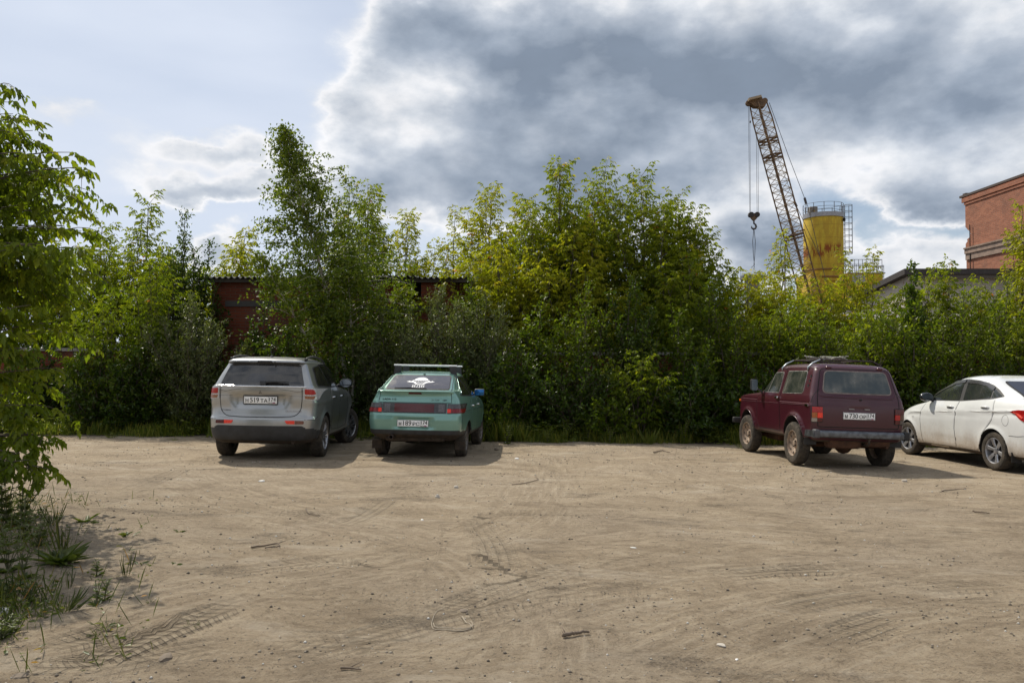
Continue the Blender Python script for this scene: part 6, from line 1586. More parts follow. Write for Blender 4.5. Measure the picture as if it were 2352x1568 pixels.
def compound(rg, fo, P, D, L, tint, nl=5, wr=.38, droop=.75, spread=.9):
    """pinnate leaf: pairs of leaflets and one at the end; P,D arrays of leaf base and direction"""
    n = len(P); D = nrmz(D); up = np.array([0, 0, 1.]); rl = L * .95
    N0 = nrmz(up + .45 * rg.randn(n, 3)); S_ = nrmz(np.cross(D, N0)); N0 = np.cross(S_, D)
    pet = nrmz(D + np.array([0, 0, -.25 * droop])); pos = P + pet * (rl * .55)[:, None]
    pet2 = nrmz(pet + np.array([0, 0, -.45 * droop])); end = pos + pet2 * (rl * .85)[:, None]
    ti = np.clip(tint + .12 * rg.randn(n), 0, 1)
    def put(Pp, Dd, sc):
        Dd = nrmz(Dd + np.array([0, 0, -droop]) + .18 * rg.randn(n, 3)); fo.add(Pp, Dd, N0 + .35 * rg.randn(n, 3), L * sc * (.8 + .4 * rg.rand(n)), L * sc * wr * (.85 + .3 * rg.rand(n)), np.clip(ti + .05 * rg.randn(n), 0, 1))
    put(end, pet2, 1.05)
    k = (nl - 1) // 2
    for i in range(k):
        f = (i + .3) / k; q = pos * (1 - f) + end * f
        for sg in (-1, 1): put(q, pet2 * .45 + S_ * sg * spread, .92 - .12 * (1 - f))

def bez(a, b, c, n): t = np.linspace(0, 1, n)[:, None]; return a * (1 - t) ** 2 + 2 * b * t * (1 - t) + c * t * t

def tree(name, label, x, y, H, Wd, kind='maple', seed=1, stems=7, leafL=.085, base=.22, side=.75, group=None, cat='tree', lean=(0, 0), dens=1., shape='diamond', comp=5, spire=.5, tintb=.35, zbase=None, depth=.75, bark=None, low=.0, top_tint=.25, pos_fn=None):
    """many-stemmed tree or bush: stems > side shoots > leaves"""
    rg = np.random.RandomState(seed); z0 = float(G(x, y)) - .05 if zbase is None else zbase
    e = empty(name, (x, y, z0), label, cat, group); fo = Foliage(); wood = MB()
    for i in range(stems):
        a = 2 * math.pi * (i * .618 + rg.rand() * .25); rr = math.sqrt((i + .5 * rg.rand()) / stems)
        tx, ty = rr * Wd / 2 * math.cos(a) + lean[0], rr * Wd / 2 * depth * math.sin(a) + lean[1]
        h = H * (1 - spire * rr ** 1.5) * (.90 + .14 * rg.rand()) if i else H
        top = np.array([tx, ty, h]); b0 = np.array([rg.randn() * .05 * Wd, rg.randn() * .05 * Wd, 0]); mid = np.array([tx * .42 - lean[0] * .4, ty * .42, h * .55]) + rg.randn(3) * .05 * Wd
        n = max(6, int(h / .22)); pts = bez(b0, mid, top, n); pts[1:-1] += rg.randn(n - 2, 3) * .018
        r0 = .008 + .006 * h * (1.5 if i == 0 else 1)
        wood.tube([tuple(p) for p in pts], list(np.linspace(r0, .004, n)), 5, cap=False)
        # side shoots
        step = .17 / dens; sl = np.linalg.norm(np.diff(pts, axis=0), axis=1); cum = np.concatenate([[0], np.cumsum(sl)]); tot = cum[-1]; s = max(base * tot, .15); k = 0
        while s < tot:
            f = s / tot; p = np.array([np.interp(s, cum, pts[:, j]) for j in range(3)]); j = min(int(f * (n - 1)), n - 2); tan = nrmz(pts[j + 1] - pts[j])
            az = k * 2.4 + rg.rand() * .8 + i; out = np.array([math.cos(az), math.sin(az), 0.]); out = out + .35 * np.array([tx, ty, 0]) / max(Wd, .1)
            ln = side * (1 - .62 * f ** 1.6) * (.55 + .6 * rg.rand()) * min(1, Wd / 2.0 + .25)
            el = .45 + .5 * f; dr = nrmz(out * (1 - .3 * f) + tan * el)
            q = bez(p, p + dr * ln * .55, p + dr * ln + np.array([0, 0, -.10 * ln + .05]), max(3, int(ln / .09) + 1))
            if ln > .25: wood.tube([tuple(v) for v in q[::2] if True] + ([tuple(q[-1])] if len(q) % 2 == 0 else []), .006 + .004 * ln, 3, r2=.002, cap=False)
            m = len(q); tb = tintb + top_tint * f
            dirs = np.gradient(q, axis=0); dirs = nrmz(dirs)
            if comp:
                mm = max(1, int(m * .75)); qq = q[-mm:]; dd = dirs[-mm:]
                for sg in (-1, 1):
                    sd = nrmz(np.cross(dd, [0, 0, 1.])) * sg; D = nrmz(dd * .6 + sd + rg.randn(mm, 3) * .25); compound(rg, fo, qq + rg.randn(mm, 3) * .012, D, np.full(mm, leafL) * (.8 + .4 * rg.rand(mm)), np.full(mm, tb), comp)
                compound(rg, fo, q[-1:], dirs[-1:], np.array([leafL]), np.array([tb + .15]), comp)
            else:
                mm = m * 4; tt = rg.rand(mm) * (m - 1); i0 = np.floor(tt).astype(int).clip(0, m - 2); fr = (tt - i0)[:, None]
                P = q[i0] * (1 - fr) + q[i0 + 1] * fr + rg.randn(mm, 3) * .03; D = nrmz(dirs[i0] * .5 + rg.randn(mm, 3) * .65 + np.array([0, 0, -.35 if kind == 'birch' else .1]))
                wr = .30 if shape == 'lance' else .62
                fo.add(P, D, np.array([0, 0, 1.]) + .6 * rg.randn(mm, 3), leafL * (.7 + .6 * rg.rand(mm)), leafL * wr * (.8 + .4 * rg.rand(mm)), np.clip(tb + .22 * rg.randn(mm), 0, 1))
            s += step * (.7 + .6 * rg.rand()) * (1.0 if f < .8 else .75); k += 1
        # leafy leader
        mm = 7; t = np.linspace(.90, 1, mm); P = np.stack([np.interp(t * tot, cum, pts[:, j]) for j in range(3)], -1); a2 = rg.rand(mm) * 6.28
        D = np.stack([np.cos(a2), np.sin(a2), np.full(mm, .25)], -1)
        if comp: compound(rg, fo, P, D, np.full(mm, leafL * .8), np.full(mm, min(1, tintb + top_tint + .22)), comp)
    crown = fo.build('crown', LM[kind], e, shape)
    wood.build('trunk' if cat == 'tree' else 'stems', bark or M_bark, e, True, fix=False)
    return e, fo.count()
TOTAL = 0
def T(px, topy, wpx, d, name, label, kind, seed, **kw):
    """place a tree by where it stands across the view, how high and how wide it is"""
    global TOTAL
    x = (px - CW / 2) / F * d; top = pix(px, topy, d).z; H = top - (float(G(x, d)) - .05)
    e, n = tree(name, label, x, d, H, wpx / F * d, kind, seed, **kw); TOTAL += n; return e

MG = 'maples rising behind the brick wall'; BG = 'bushes along the foot of the wall'
# tall maples from left to right: (px, top, width, distance, seed, stems, kind, label)
MAPLES = [
    (230, 508, 200, 21.0, 11, 8, 'maple', 'green maple just right of the near overhanging tree, second lowest crown at far left'),
    (318, 452, 130, 22.0, 12, 5, 'maple', 'slender maple whose top shoot spikes above the bushes at left'),
    (140, 560, 190, 22.0, 41, 7, 'maple', 'maple seen through the overhanging branches at the left edge'),
    (40, 600, 200, 21.5, 42, 6, 'maple', 'leftmost maple over the brick wall, mostly behind the near tree'),
    (385, 560, 170, 21.0, 13, 8, 'maple', 'bushy maple between the spiked maple and the dark sapling'),
    (548, 520, 110, 24.0, 14, 6, 'ymaple', 'yellow-green maple behind the garage roof, left of the birch'),
    (480, 610, 120, 23.5, 15, 5, 'maple', 'low light maple behind the left corner of the garage'),
    (835, 420, 120, 24.0, 16, 7, 'maple', 'maple filling the right flank of the birch'),
    (790, 405, 90, 23.0, 17, 5, 'maple', 'narrow maple with twin tips just right of the birch top'),
    (925, 478, 110, 27.5, 18, 5, 'ymaple', 'thin yellow-green maple over the garage roof, right of the birch'),
    (980, 560, 130, 27.8, 43, 6, 'ymaple', 'low pale maple peeping over the right half of the garage roof'),
    (1035, 472, 80, 27.5, 19, 5, 'ymaple', 'airy yellow-green maple over the right end of the garage'),
    (1118, 414, 130, 23.5, 20, 7, 'ymaple', 'yellow-green maple with single tall tip right of the garage'),
    (1195, 455, 150, 22.5, 21, 9, 'ymaple', 'yellow maple with reddish shoots left of the tallest maple'),
    (1275, 372, 150, 21.5, 22, 9, 'maple', 'tall maple with arching top at the middle of the treeline'),
    (1375, 375, 200, 22.0, 23, 11, 'maple', 'biggest broad maple with bare limbs showing, centre right'),
    (1475, 384, 190, 21.5, 24, 11, 'maple', 'wide maple with open crown right of the biggest maple'),
    (1560, 430, 160, 22.0, 25, 9, 'maple', 'spreading maple on the right slope of the treeline'),
    (1612, 530, 120, 21.5, 26, 8, 'maple', 'smaller maple sloping down toward the crane'),
    (1310, 520, 200, 20.8, 27, 10, 'ymaple', 'yellowish maple filling the lower middle below the tallest crowns'),
    (1700, 622, 120, 21.5, 28, 8, 'ymaple', 'low yellowish maple left of the crane hook'),
    (1795, 520, 90, 22.5, 29, 4, 'ymaple', 'thin sapling maple rising before the crane boom'),
    (1770, 640, 120, 21.5, 30, 8, 'ymaple', 'bushy maple under the crane hook'),
    (1875, 640, 110, 21.5, 31, 8, 'ymaple', 'maple covering the foot of the yellow silo'),
    (1940, 566, 80, 22.0, 32, 4, 'ymaple', 'thin maple shoot before the silo ladder'),
    (2000, 568, 90, 22.0, 33, 5, 'ymaple', 'thin maple with pointed tip right of the silo'),
    (2120, 622, 120, 21.5, 34, 7, 'maple', 'maple in front of the plastered shed corner'),
    (2180, 592, 60, 21.0, 35, 4, 'maple', 'small maple with orange tips before the shed roof'),
    (2352, 458, 90, 19.5, 36, 6, 'ymaple', 'bright maple at the right edge before the brick hall'),
    (2270, 640, 120, 21.0, 37, 7, 'maple', 'dark-leaved maple below the brick hall'),
    (1060, 590, 150, 20.8, 38, 7, 'ymaple', 'maple at the right end of the brick garage'),
    (1560, 570, 190, 20.6, 39, 9, 'maple', 'maple of the lower right middle, below the sloping crowns'),
    (1150, 560, 160, 20.9, 40, 9, 'ymaple', 'yellow maple just above the grey willow bush'),
]
for px, ty, w, d, sd, st, kd, lab in MAPLES:
    thin = w < 95; ty += 14
    T(px, ty, w * (1.3 if not thin else 1), d, 'maple_tree', lab, kd, sd, stems=int(st * 1.25), leafL=.128 if not thin else .11, base=.30 if not thin else .45, side=1.0 if not thin else .55, spire=.28, dens=1.1, group=MG, top_tint=.22, tintb=.30)
# the birch with weeping twigs, its head bent to the left
def birch():
    global TOTAL
    d = 18.6; px = 800; x = (px - CW / 2) / F * d; z0 = float(G(x, d)) - .05; rg = np.random.RandomState(77)
    e = empty('birch_tree', (x, d, z0), 'tall birch with pale trunk and wind-bent top in front of the brick garage', 'tree'); fo = Foliage(); wood = MB()
    top = pix(650, 296, d); H = top.z - z0; lx = top.x - x
    n = 40; t = np.linspace(0, 1, n)[:, None]
    pts = np.concatenate([lx * (t ** 1.45) * 1.0 + .05 * np.sin(t * 7), .15 * np.sin(t * 5), H * t], 1)
    wood.tube([tuple(p) for p in pts], list(np.linspace(.075, .006, n)), 8, cap=False)
    second = pts.copy(); second[:, 0] = second[:, 0] * .35 + .55 * t[:, 0]; second[:, 2] *= .60; wood.tube([tuple(p) for p in second], list(np.linspace(.05, .005, n)), 7, cap=False)
    third = pts.copy(); third[:, 0] = pts[:, 0] * .9 - .55 * t[:, 0]; third[:, 2] *= .58; third[:, 1] -= .4 * t[:, 0]; wood.tube([tuple(p) for p in third], list(np.linspace(.04, .005, n)), 7, cap=False)
    for pp, dens, wmax, f0 in ((pts, 165, 2.25, .30), (second, 62, 1.6, .32), (third, 52, 1.5, .34)):
        for k in range(dens):
            f = f0 + (1 - f0) * (k + rg.rand()) / dens; i = min(int(f * (n - 1)), n - 2); p = pp[i] + (pp[i + 1] - pp[i]) * (f * (n - 1) - i)
            ln = (.06 + wmax * 1.28 * (1 - f) ** .80 * min(1, .30 + (f - f0) * 4.0)) * (.55 + .65 * rg.rand()); az = k * 2.4 + rg.rand() * 1.2
            out = np.array([math.cos(az), math.sin(az) * .8, 0]); out[0] += .22
            q = bez(p, p + out * ln * .45 + [0, 0, ln * .40], p + out * ln + [-.03 * ln, 0, ln * (.55 * f - .05)], 11)
            wood.tube([tuple(v) for v in q[::2]], .010, 3, r2=.003, cap=False)
            nt = 3 + int(ln * 5.2)
            for j in range(nt):
                s = q[rg.randint(3, 11)]; L = .12 + .26 * rg.rand(); m = 8; dx = rg.randn() * .20 - .06
                w = bez(s, s + np.array([dx * .7, rg.randn() * .14, .04]), s + np.array([dx, rg.randn() * .18, -L]), m)
                P = np.repeat(w, 2, 0) + rg.randn(2 * m, 3) * .036; D = rg.randn(2 * m, 3) * .7 + [-.25, 0, -.55]
                fo.add(P, D, rg.randn(2 * m, 3) * .8 + [0, -.2, .6], .068 * (.7 + .6 * rg.rand(2 * m)), .052 * (.7 + .5 * rg.rand(2 * m)), np.clip(.38 + .30 * f + .25 * rg.randn(2 * m), 0, 1))
    TOTAL += fo.count(); fo.build('crown', LM['birch'], e, 'diamond'); wood.build('trunk', M_birch, e, True, fix=False)
birch()
# bushes along the wall
BUSHES = [  # px, top, width, distance, kind, seed, label
    (110, 790, 210, 18.9, 'dark', 51, 'dark low bush by the red brick wall at far left'),
    (235, 690, 210, 18.4, 'maple', 52, 'bright maple bush in front of the wall left of the willow bush'),
    (345, 600, 190, 18.8, 'maple', 53, 'tall yellow-green maple bush left of the silver car'),
    (415, 494, 120, 20.2, 'dark', 54, 'upright dark sapling standing above the left bushes'),
    (465, 560, 110, 20.3, 'dark', 55, 'second dark sapling, right beside the upright one'),
    (430, 690, 210, 18.0, 'willow', 56, 'silvery willow bush just left of the silver car'),
    (300, 820, 190, 17.9, 'dark', 57, 'low shaded bush between the wall and the left grass'),
    (520, 850, 140, 18.4, 'dark', 58, 'small dark bush behind the silver car'),
    (660, 760, 170, 18.3, 'dark', 59, 'bush behind the roof of the silver car, below the birch'),
    (770, 800, 170, 18.0, 'dark', 60, 'dark bush between the silver and the teal car'),
    (880, 720, 190, 18.5, 'willow', 61, 'greyish willow bush left of the teal car roof bars'),
    (1000, 665, 220, 18.3, 'willow', 62, 'large grey-green willow bush over the teal hatchback'),
    (1110, 680, 190, 18.6, 'willow', 63, 'rounded willow bush right of the teal hatchback roof bars'),
    (1180, 800, 190, 17.9, 'dark', 64, 'dark bush right of the teal hatchback'),
    (1240, 690, 190, 18.8, 'mid', 65, 'deep green bush near the middle of the hedge'),
    (1340, 650, 210, 18.6, 'mid', 66, 'broad green bush below the tallest maples'),
    (1330, 830, 200, 17.8, 'dark', 67, 'low dark bush at the middle of the hedge foot'),
    (1450, 640, 200, 18.9, 'dark', 68, 'glossy dark bush under the widest maple'),
    (1460, 820, 190, 17.9, 'maple', 69, 'young maple bush low in the hedge centre right'),
    (1560, 720, 210, 18.5, 'mid', 70, 'dark bush left of the maroon car, upper one'),
    (1590, 850, 190, 17.8, 'dark', 71, 'lowest dark bush left of the maroon car'),
    (1680, 690, 200, 18.7, 'mid', 72, 'bush behind the front of the maroon car'),
    (1790, 710, 190, 18.9, 'maple', 73, 'sprawling maple bush over the bonnet of the maroon car'),
    (1880, 720, 200, 18.4, 'mid', 74, 'bush right behind the roof rack of the maroon car'),
    (1990, 720, 190, 18.8, 'maple', 75, 'light green bush over the rear of the maroon car'),
    (2090, 700, 200, 18.5, 'mid', 76, 'glossy bush between the maroon and the white car'),
    (2100, 612, 60, 19.8, 'dark', 77, 'thin dark-leaved sapling before the plastered shed'),
    (2200, 660, 200, 18.7, 'mid', 78, 'bush above the bonnet of the white sedan'),
    (2310, 655, 180, 18.8, 'mid', 79, 'bush above the roof of the white sedan'),
    (2380, 700, 160, 18.5, 'maple', 80, 'bright bush at the right edge behind the white sedan'),
    (1730, 850, 180, 18.0, 'dark', 81, 'low bush behind the wheels of the maroon car'),
    (2140, 850, 160, 18.2, 'dark', 82, 'low bush behind the bonnet of the white sedan'),
    (1030, 830, 190, 18.0, 'dark', 83, 'low dark bush behind the teal hatchback'),
    (2290, 830, 180, 18.2, 'dark', 84, 'low bush behind the white sedan windows'),
    (600, 700, 120, 19.3, 'dark', 86, 'dark bush against the garage wall left of the birch trunk'),
    (560, 790, 110, 18.9, 'willow', 87, 'small willow bush at the left corner of the garage'),
    (700, 800, 140, 19.0, 'mid', 88, 'green bush below the birch crown against the garage'),
    (850, 730, 140, 19.2, 'mid', 89, 'green bush right of the birch trunk against the garage'),
    (925, 650, 80, 19.7, 'maple', 90, 'young maple before the black opening of the garage'),
    (1075, 640, 130, 19.3, 'mid', 91, 'green bush at the right corner of the garage'),
    (1640, 640, 150, 19.3, 'mid', 92, 'green bush sloping down left of the low lean-to'),
    (1830, 690, 150, 19.2, 'maple', 93, 'maple bush below the silo'),
    (2030, 690, 130, 19.2, 'maple', 94, 'maple bush before the corner of the plastered shed'),
    (1400, 930, 130, 17.4, 'mid', 95, 'small light green bush at the hedge foot in the middle'),
    (1140, 930, 120, 17.5, 'mid', 96, 'small bush at the hedge foot right of the teal hatchback'),
    (225, 790, 190, 18.0, 'dark', 97, 'dark glossy bush in front of the bright maple bush at left'),
    (335, 770, 180, 18.1, 'dark', 98, 'dark bush in front of the tall yellow-green maple bush'),
    (30, 830, 160, 18.5, 'dark', 85, 'low bush at the left edge against the wall'),
]
for px, ty, w, d, kd, sd, lab in BUSHES:
    if kd == 'maple': T(px, ty, w, d, 'bush', lab, kd, sd, stems=9, leafL=.105, base=.12, side=.75, spire=.25, group=BG, cat='bush', tintb=.15)
    elif kd == 'willow': T(px, ty, w, d, 'bush', lab, kd, sd, stems=15, leafL=.085, base=.10, side=.62, spire=.30, group=BG, cat='bush', comp=0, shape='lance', dens=1.9, tintb=.35, depth=.6)
    else: T(px, ty, w, d, 'bush', lab, kd, sd, stems=9 + sd % 5, leafL=.070 + .006 * (sd % 6), base=.08, side=.60 + .07 * (sd % 4), spire=.45, group=BG, cat='bush', comp=0, shape='diamond' if sd % 3 else 'oval', dens=1.6, tintb=.22 + .05 * (sd % 5), depth=.6)

# the near maple whose branches hang in from the left
def near_tree():
    global TOTAL
    rg = np.random.RandomState(5); d = 7.4; tx = -6.35; z0 = GZ(tx, d) - .05
    e = empty('near_maple_tree', (tx, d, z0), 'close maple with big drooping leaves hanging in along the left edge', 'tree'); O = np.array([tx, d, z0]); fo = Foliage(); wood = MB()
    trunk = bez(np.array([0, 0, 0.]), np.array([.1, 0, 2.2]), np.array([.35, -.1, 5.4]), 24); wood.tube([tuple(p) for p in trunk], list(np.linspace(.11, .02, 24)), 10, cap=False)
    # branch ends in the frame: (px, py, depth)
    ends = [(-40, 190, 7.2), (20, 235, 7.6), (60, 270, 7.0), (110, 330, 7.3), (215, 385, 7.0), (150, 400, 7.6), (190, 350, 7.2), (60, 350, 6.8), (185, 450, 7.4), (215, 530, 7.8), (150, 520, 7.0), (100, 450, 7.9), (175, 600, 7.5), (190, 570, 7.0),
            (60, 560, 6.8), (120, 620, 7.2), (185, 680, 7.9), (210, 655, 8.4), (40, 650, 7.4), (100, 700, 6.9), (150, 740, 7.6), (180, 760, 8.1), (30, 760, 6.8), (110, 800, 7.3), (60, 850, 7.1), (120, 850, 7.5), (40, 930, 6.9), (95, 960, 7.1), (120, 1000, 7.0), (70, 1040, 6.8), (120, 1075, 6.7), (30, 1060, 6.6), (10, 1010, 7.4), (60, 730, 7.8), (20, 480, 7.6), (-30, 330, 7.4), (-60, 600, 7.2), (-80, 450, 6.6), (-60, 900, 6.9), (-90, 760, 7.5), (-120, 250, 7.4), (-200, 300, 7.0), (-250, 500, 6.6), (-220, 700, 7.6), (90, 560, 8.4), (40, 420, 8.4), (-100, 1000, 7.0),
            (165, 490, 8.2), (95, 380, 7.7), (130, 560, 6.6), (60, 620, 8.2), (150, 650, 8.6), (85, 760, 8.4), (20, 880, 7.8), (80, 900, 7.9)]
    ends += [(-5, 195, 7.2), (-35, 215, 7.5), (30, 262, 7.4), (-60, 240, 6.9), (75, 300, 7.5), (10, 300, 7.0)]; ends = [(a - (28 if a > 80 else 0) - (25 if b > 780 and a > 60 else 0), b, c) for a, b, c in ends]; ends += [(178 - 60 * rg.rand(), py, 7.8 + .7 * rg.rand()) for py in (430, 480, 520, 570, 620)] + [(100 + rg.randn() * 30, py, 7.3 + .9 * rg.rand()) for py in (400, 470, 540, 600, 670)] + [(10 + rg.randn() * 30, py, 7.0 + .9 * rg.rand()) for py in (320, 400, 480, 560, 640, 720)] + [(118, 1078, 6.7), (112, 1000, 7.1)]
    for k, (px, py, dd) in enumerate(ends):
        b = np.array(pix(px, py, dd)) - O; f = np.clip((b[2] - .3) / 5.6, .12, .92); a = trunk[int(f * 23)]
        a = a + (np.array([0, 0, -.35]) if b[2] < 2 else 0)
        dv = b - a; L = np.linalg.norm(dv); n = max(5, int(L / .13)); q = bez(a, a + dv * .5 + [0, 0, .30 * L ** .5], b, n)
        wood.tube([tuple(p) for p in q], list(np.linspace(.010 + .006 * L, .003, n)), 5, cap=False)
        s0 = int(n * .28); dirs = nrmz(np.gradient(q, axis=0))
        for i in range(s0, n):
            g = (i - s0) / max(1, n - s0)
            for sg in (-1, 1):
                if rg.rand() < .92:
                    sd = nrmz(np.cross(dirs[i], [0, 0, 1.])) * sg; D = nrmz(dirs[i] * .55 + sd + rg.randn(3) * .3)
                    compound(rg, fo, q[i:i + 1], D[None], np.array([.088 * (.65 + .6 * rg.rand())]), np.array([.34 + .12 * g]), 5 if rg.rand() < .6 else 3, wr=.46, droop=.75)
            if rg.rand() < .56:   # short side twig
                az = rg.rand() * 6.28; w = nrmz(np.array([math.cos(az), math.sin(az), .1 * rg.randn()]) + dirs[i] * .5); ln = .18 + .32 * rg.rand(); m = 5
                tw = bez(q[i], q[i] + w * ln * .6 + [0, 0, .04], q[i] + w * ln + [0, 0, -.10], m); wood.tube([tuple(p) for p in tw], .005, 3, r2=.002, cap=False); td = nrmz(np.gradient(tw, axis=0))
                for j in range(1, m):
                    sd = nrmz(np.cross(td[j], [0, 0, 1.]))
                    for sg in (-1, 1): compound(rg, fo, tw[j:j + 1], nrmz(td[j] * .5 + sd * sg + rg.randn(3) * .25)[None], np.array([.084 * (.65 + .6 * rg.rand())]), np.array([.38 + .1 * rg.randn()]), 5 if rg.rand() < .5 else 3, wr=.46, droop=.75)
        compound(rg, fo, q[-1:], dirs[-1:], np.array([.095]), np.array([.55]), 5, wr=.46, droop=.7)
    TOTAL += fo.count(); fo.build('crown', LM['near'], e, 'lobed'); wood.build('trunk', M_bark, e, True, fix=False)
near_tree()

# ------------------------------------------------------------------ grass and weeds
def blades(rg, x, y, z, h, w, lean=.35, tint=None):
    n = len(x); a = rg.rand(n) * 6.28; D = np.stack([np.cos(a) * lean * rg.rand(n), np.sin(a) * lean * rg.rand(n), np.ones(n)], -1); N = np.stack([np.cos(a + 1.57), np.sin(a + 1.57), .2 * rg.randn(n)], -1)
    return np.stack([x, y, z], -1), D, N, h, w, (rg.rand(n) if tint is None else tint)
def grass_strip():
    global TOTAL
    rg = np.random.RandomState(21); n = 42000; x = rg.rand(n) * 25 - 12.5; y = 16.9 + 2.4 * rg.rand(n)
    edge = 16.95 + 2.6 * fbm(x * 1.3, x * 0 + 2, 6) + np.where((x > -3) & (x < 5), -.15, 0.1); keep = y > edge + .25 * rg.rand(n) ** 2; x, y = x[keep], y[keep]; n = len(x)
    cl = vnoise(x * 1.6, y * 1.6); h = (.07 + .26 * rg.rand(n) ** 1.5 + .50 * np.clip(cl - .45, 0, 1) + .10 * np.clip(y - 17.4, 0, 1)); h *= np.clip((y - edge[keep]) / .35 + .35, .3, 1)
    z = G(x, y) - .02; fo = Foliage(); fo.add(*blades(rg, x, y, z, h, .010 + .012 * rg.rand(n), .5)); 
    # broad-leaved ground plants mixed in
    m = 36000; x2 = rg.rand(m) * 25 - 12.5; y2 = 17.08 + 2.1 * rg.rand(m) ** .9; c2 = vnoise(x2 * 1.1 + 7, y2 * 1.3 + 3); k = rg.rand(m) < np.clip(c2 * 1.6 - .35, .05, 1); x2, y2 = x2[k], y2[k]; m = len(x2)
    z2 = G(x2, y2) + rg.rand(m) * (.05 + .75 * np.clip(c2[k] - .3, 0, 1)) * np.clip((y2 - 16.9) * 2, .2, 1); a = rg.rand(m) * 6.28
    fo.add(np.stack([x2, y2, z2], -1), np.stack([np.cos(a), np.sin(a), .5 * rg.rand(m)], -1), np.array([0, 0, 1.]) + .4 * rg.randn(m, 3), .05 + .06 * rg.rand(m), .02 + .025 * rg.rand(m), rg.rand(m) * .8)
    TOTAL += fo.count(); o = fo.build('grass', LM['grass'], None, 'lance'); tag(o, 'strip of grass and ground plants along the foot of the hedge', 'grass', kind='stuff')
grass_strip()
def verge():
    global TOTAL
    rg = np.random.RandomState(31); fo = Foliage()
    n = 9000; px = rg.rand(n) * 420 - 60; py = 1150 + 400 * rg.rand(n); P = np.array([gpix(a, b) for a, b in zip(px, py)]); x, y = P[:, 0], P[:, 1]
    w = np.clip(1 - (px + 20) / 250., 0, 1) ** 1.6 * np.clip((1500 - py) / 120., 0, 1) * np.clip(vnoise(x * 3, y * 3) * 2.4 - .7, 0, 1) + .012; k = rg.rand(n) < w; x, y = x[k], y[k]; n = len(x)
    z = np.array([GZ(a, b) for a, b in zip(x, y)]) - .004; fo.add(*blades(rg, x, y, z, .04 + .16 * rg.rand(n) ** 2, .003 + .003 * rg.rand(n), .9))
    m = int(n * 1.3); i = rg.randint(0, n, m); a = rg.rand(m) * 6.28; fo.add(np.stack([x[i] + rg.randn(m) * .03, y[i] + rg.randn(m) * .03, z[i] + .09 * rg.rand(m) ** 2], -1), np.stack([np.cos(a), np.sin(a), .35 * rg.rand(m)], -1), np.array([0, 0, 1.]) + .5 * rg.randn(m, 3), .02 + .035 * rg.rand(m), .010 + .014 * rg.rand(m), rg.rand(m))
    o = fo.build('ground_cover', LM['weed'], None, 'oval'); tag(o, 'low tangle of grass and weeds on the bank at the left front corner', 'ground cover', kind='stuff'); TOTAL += fo.count()
verge()
def plant(px, py, h, name, label, kind, seed, w=.2, n=40, group=None, cat='weed'):
    """weeds: 'tuft' grass, 'rosette' broad leaves, 'stalk' leafy stems"""
    rg = np.random.RandomState(seed); x, y = gpix(px, py); z = GZ(x, y) - .005; e = empty(name, (x, y, z), label, cat, group); fo = Foliage(); st = MB()
    if kind == 'tuft':
        a = rg.rand(n) * 6.28; r = w * .25 * rg.rand(n); P = np.stack([r * np.cos(a), r * np.sin(a), np.zeros(n)], -1)
        D = np.stack([np.cos(a) * (.2 + 1.5 * rg.rand(n)) * w / h, np.sin(a) * (.2 + 1.5 * rg.rand(n)) * w / h, np.ones(n)], -1); fo.add(P, D, np.stack([np.cos(a), np.sin(a), .3 * np.ones(n)], -1), h * (.3 + .75 * rg.rand(n) ** 1.4), .002 + .0025 * rg.rand(n), rg.rand(n) * .9)
    elif kind == 'rosette':
        a = np.arange(n) * 2.4; el = .25 + .9 * rg.rand(n); D = np.stack([np.cos(a) * w, np.sin(a) * w, el * h], -1); fo.add(np.zeros((n, 3)) + rg.randn(n, 3) * [.02, .02, 0], D * (.45 + .55 * rg.rand(n))[:, None] + rg.randn(n, 3) * .1 * w, np.stack([-np.cos(a) * .4, -np.sin(a) * .4, np.ones(n)], -1) + .5 * rg.randn(n, 3), np.linalg.norm(D, axis=1) * (.35 + .5 * rg.rand(n)), (.022 + .025 * rg.rand(n)) * (w / .2) ** .5, rg.rand(n) * .7)
    else:
        for s in range(max(2, n // 8)):
            a = rg.rand() * 6.28; tp = np.array([math.cos(a) * w * rg.rand(), math.sin(a) * w * rg.rand(), h * (.55 + .45 * rg.rand())]); m = max(5, int(tp[2] / .045)); q = bez(np.zeros(3), tp * [.2, .2, .6], tp, m); st.tube([tuple(p) for p in q], .004, 4, r2=.002, cap=False)
            b = rg.rand(m * 2) * 6.28; P = np.repeat(q, 2, 0); D = np.stack([np.cos(b), np.sin(b), .35 + .3 * rg.rand(2 * m)], -1); L = (.035 + .06 * (1 - np.repeat(np.linspace(0, 1, m), 2))) * (h / .5) ** .4
            fo.add(P, D, np.array([0, 0, 1.]) + .3 * rg.randn(2 * m, 3), L, L * (.30 + .15 * rg.rand(2 * m)), np.clip(.25 + .4 * rg.rand(2 * m), 0, 1))
    fo.build('leaves', LM['weed' if y < 14 else 'grass'], e, 'oval' if kind != 'tuft' else 'lance')
    if st.v: st.build('stems', M_stem, e, True, fix=False)
    return e
WG = 'weeds at the left front corner'
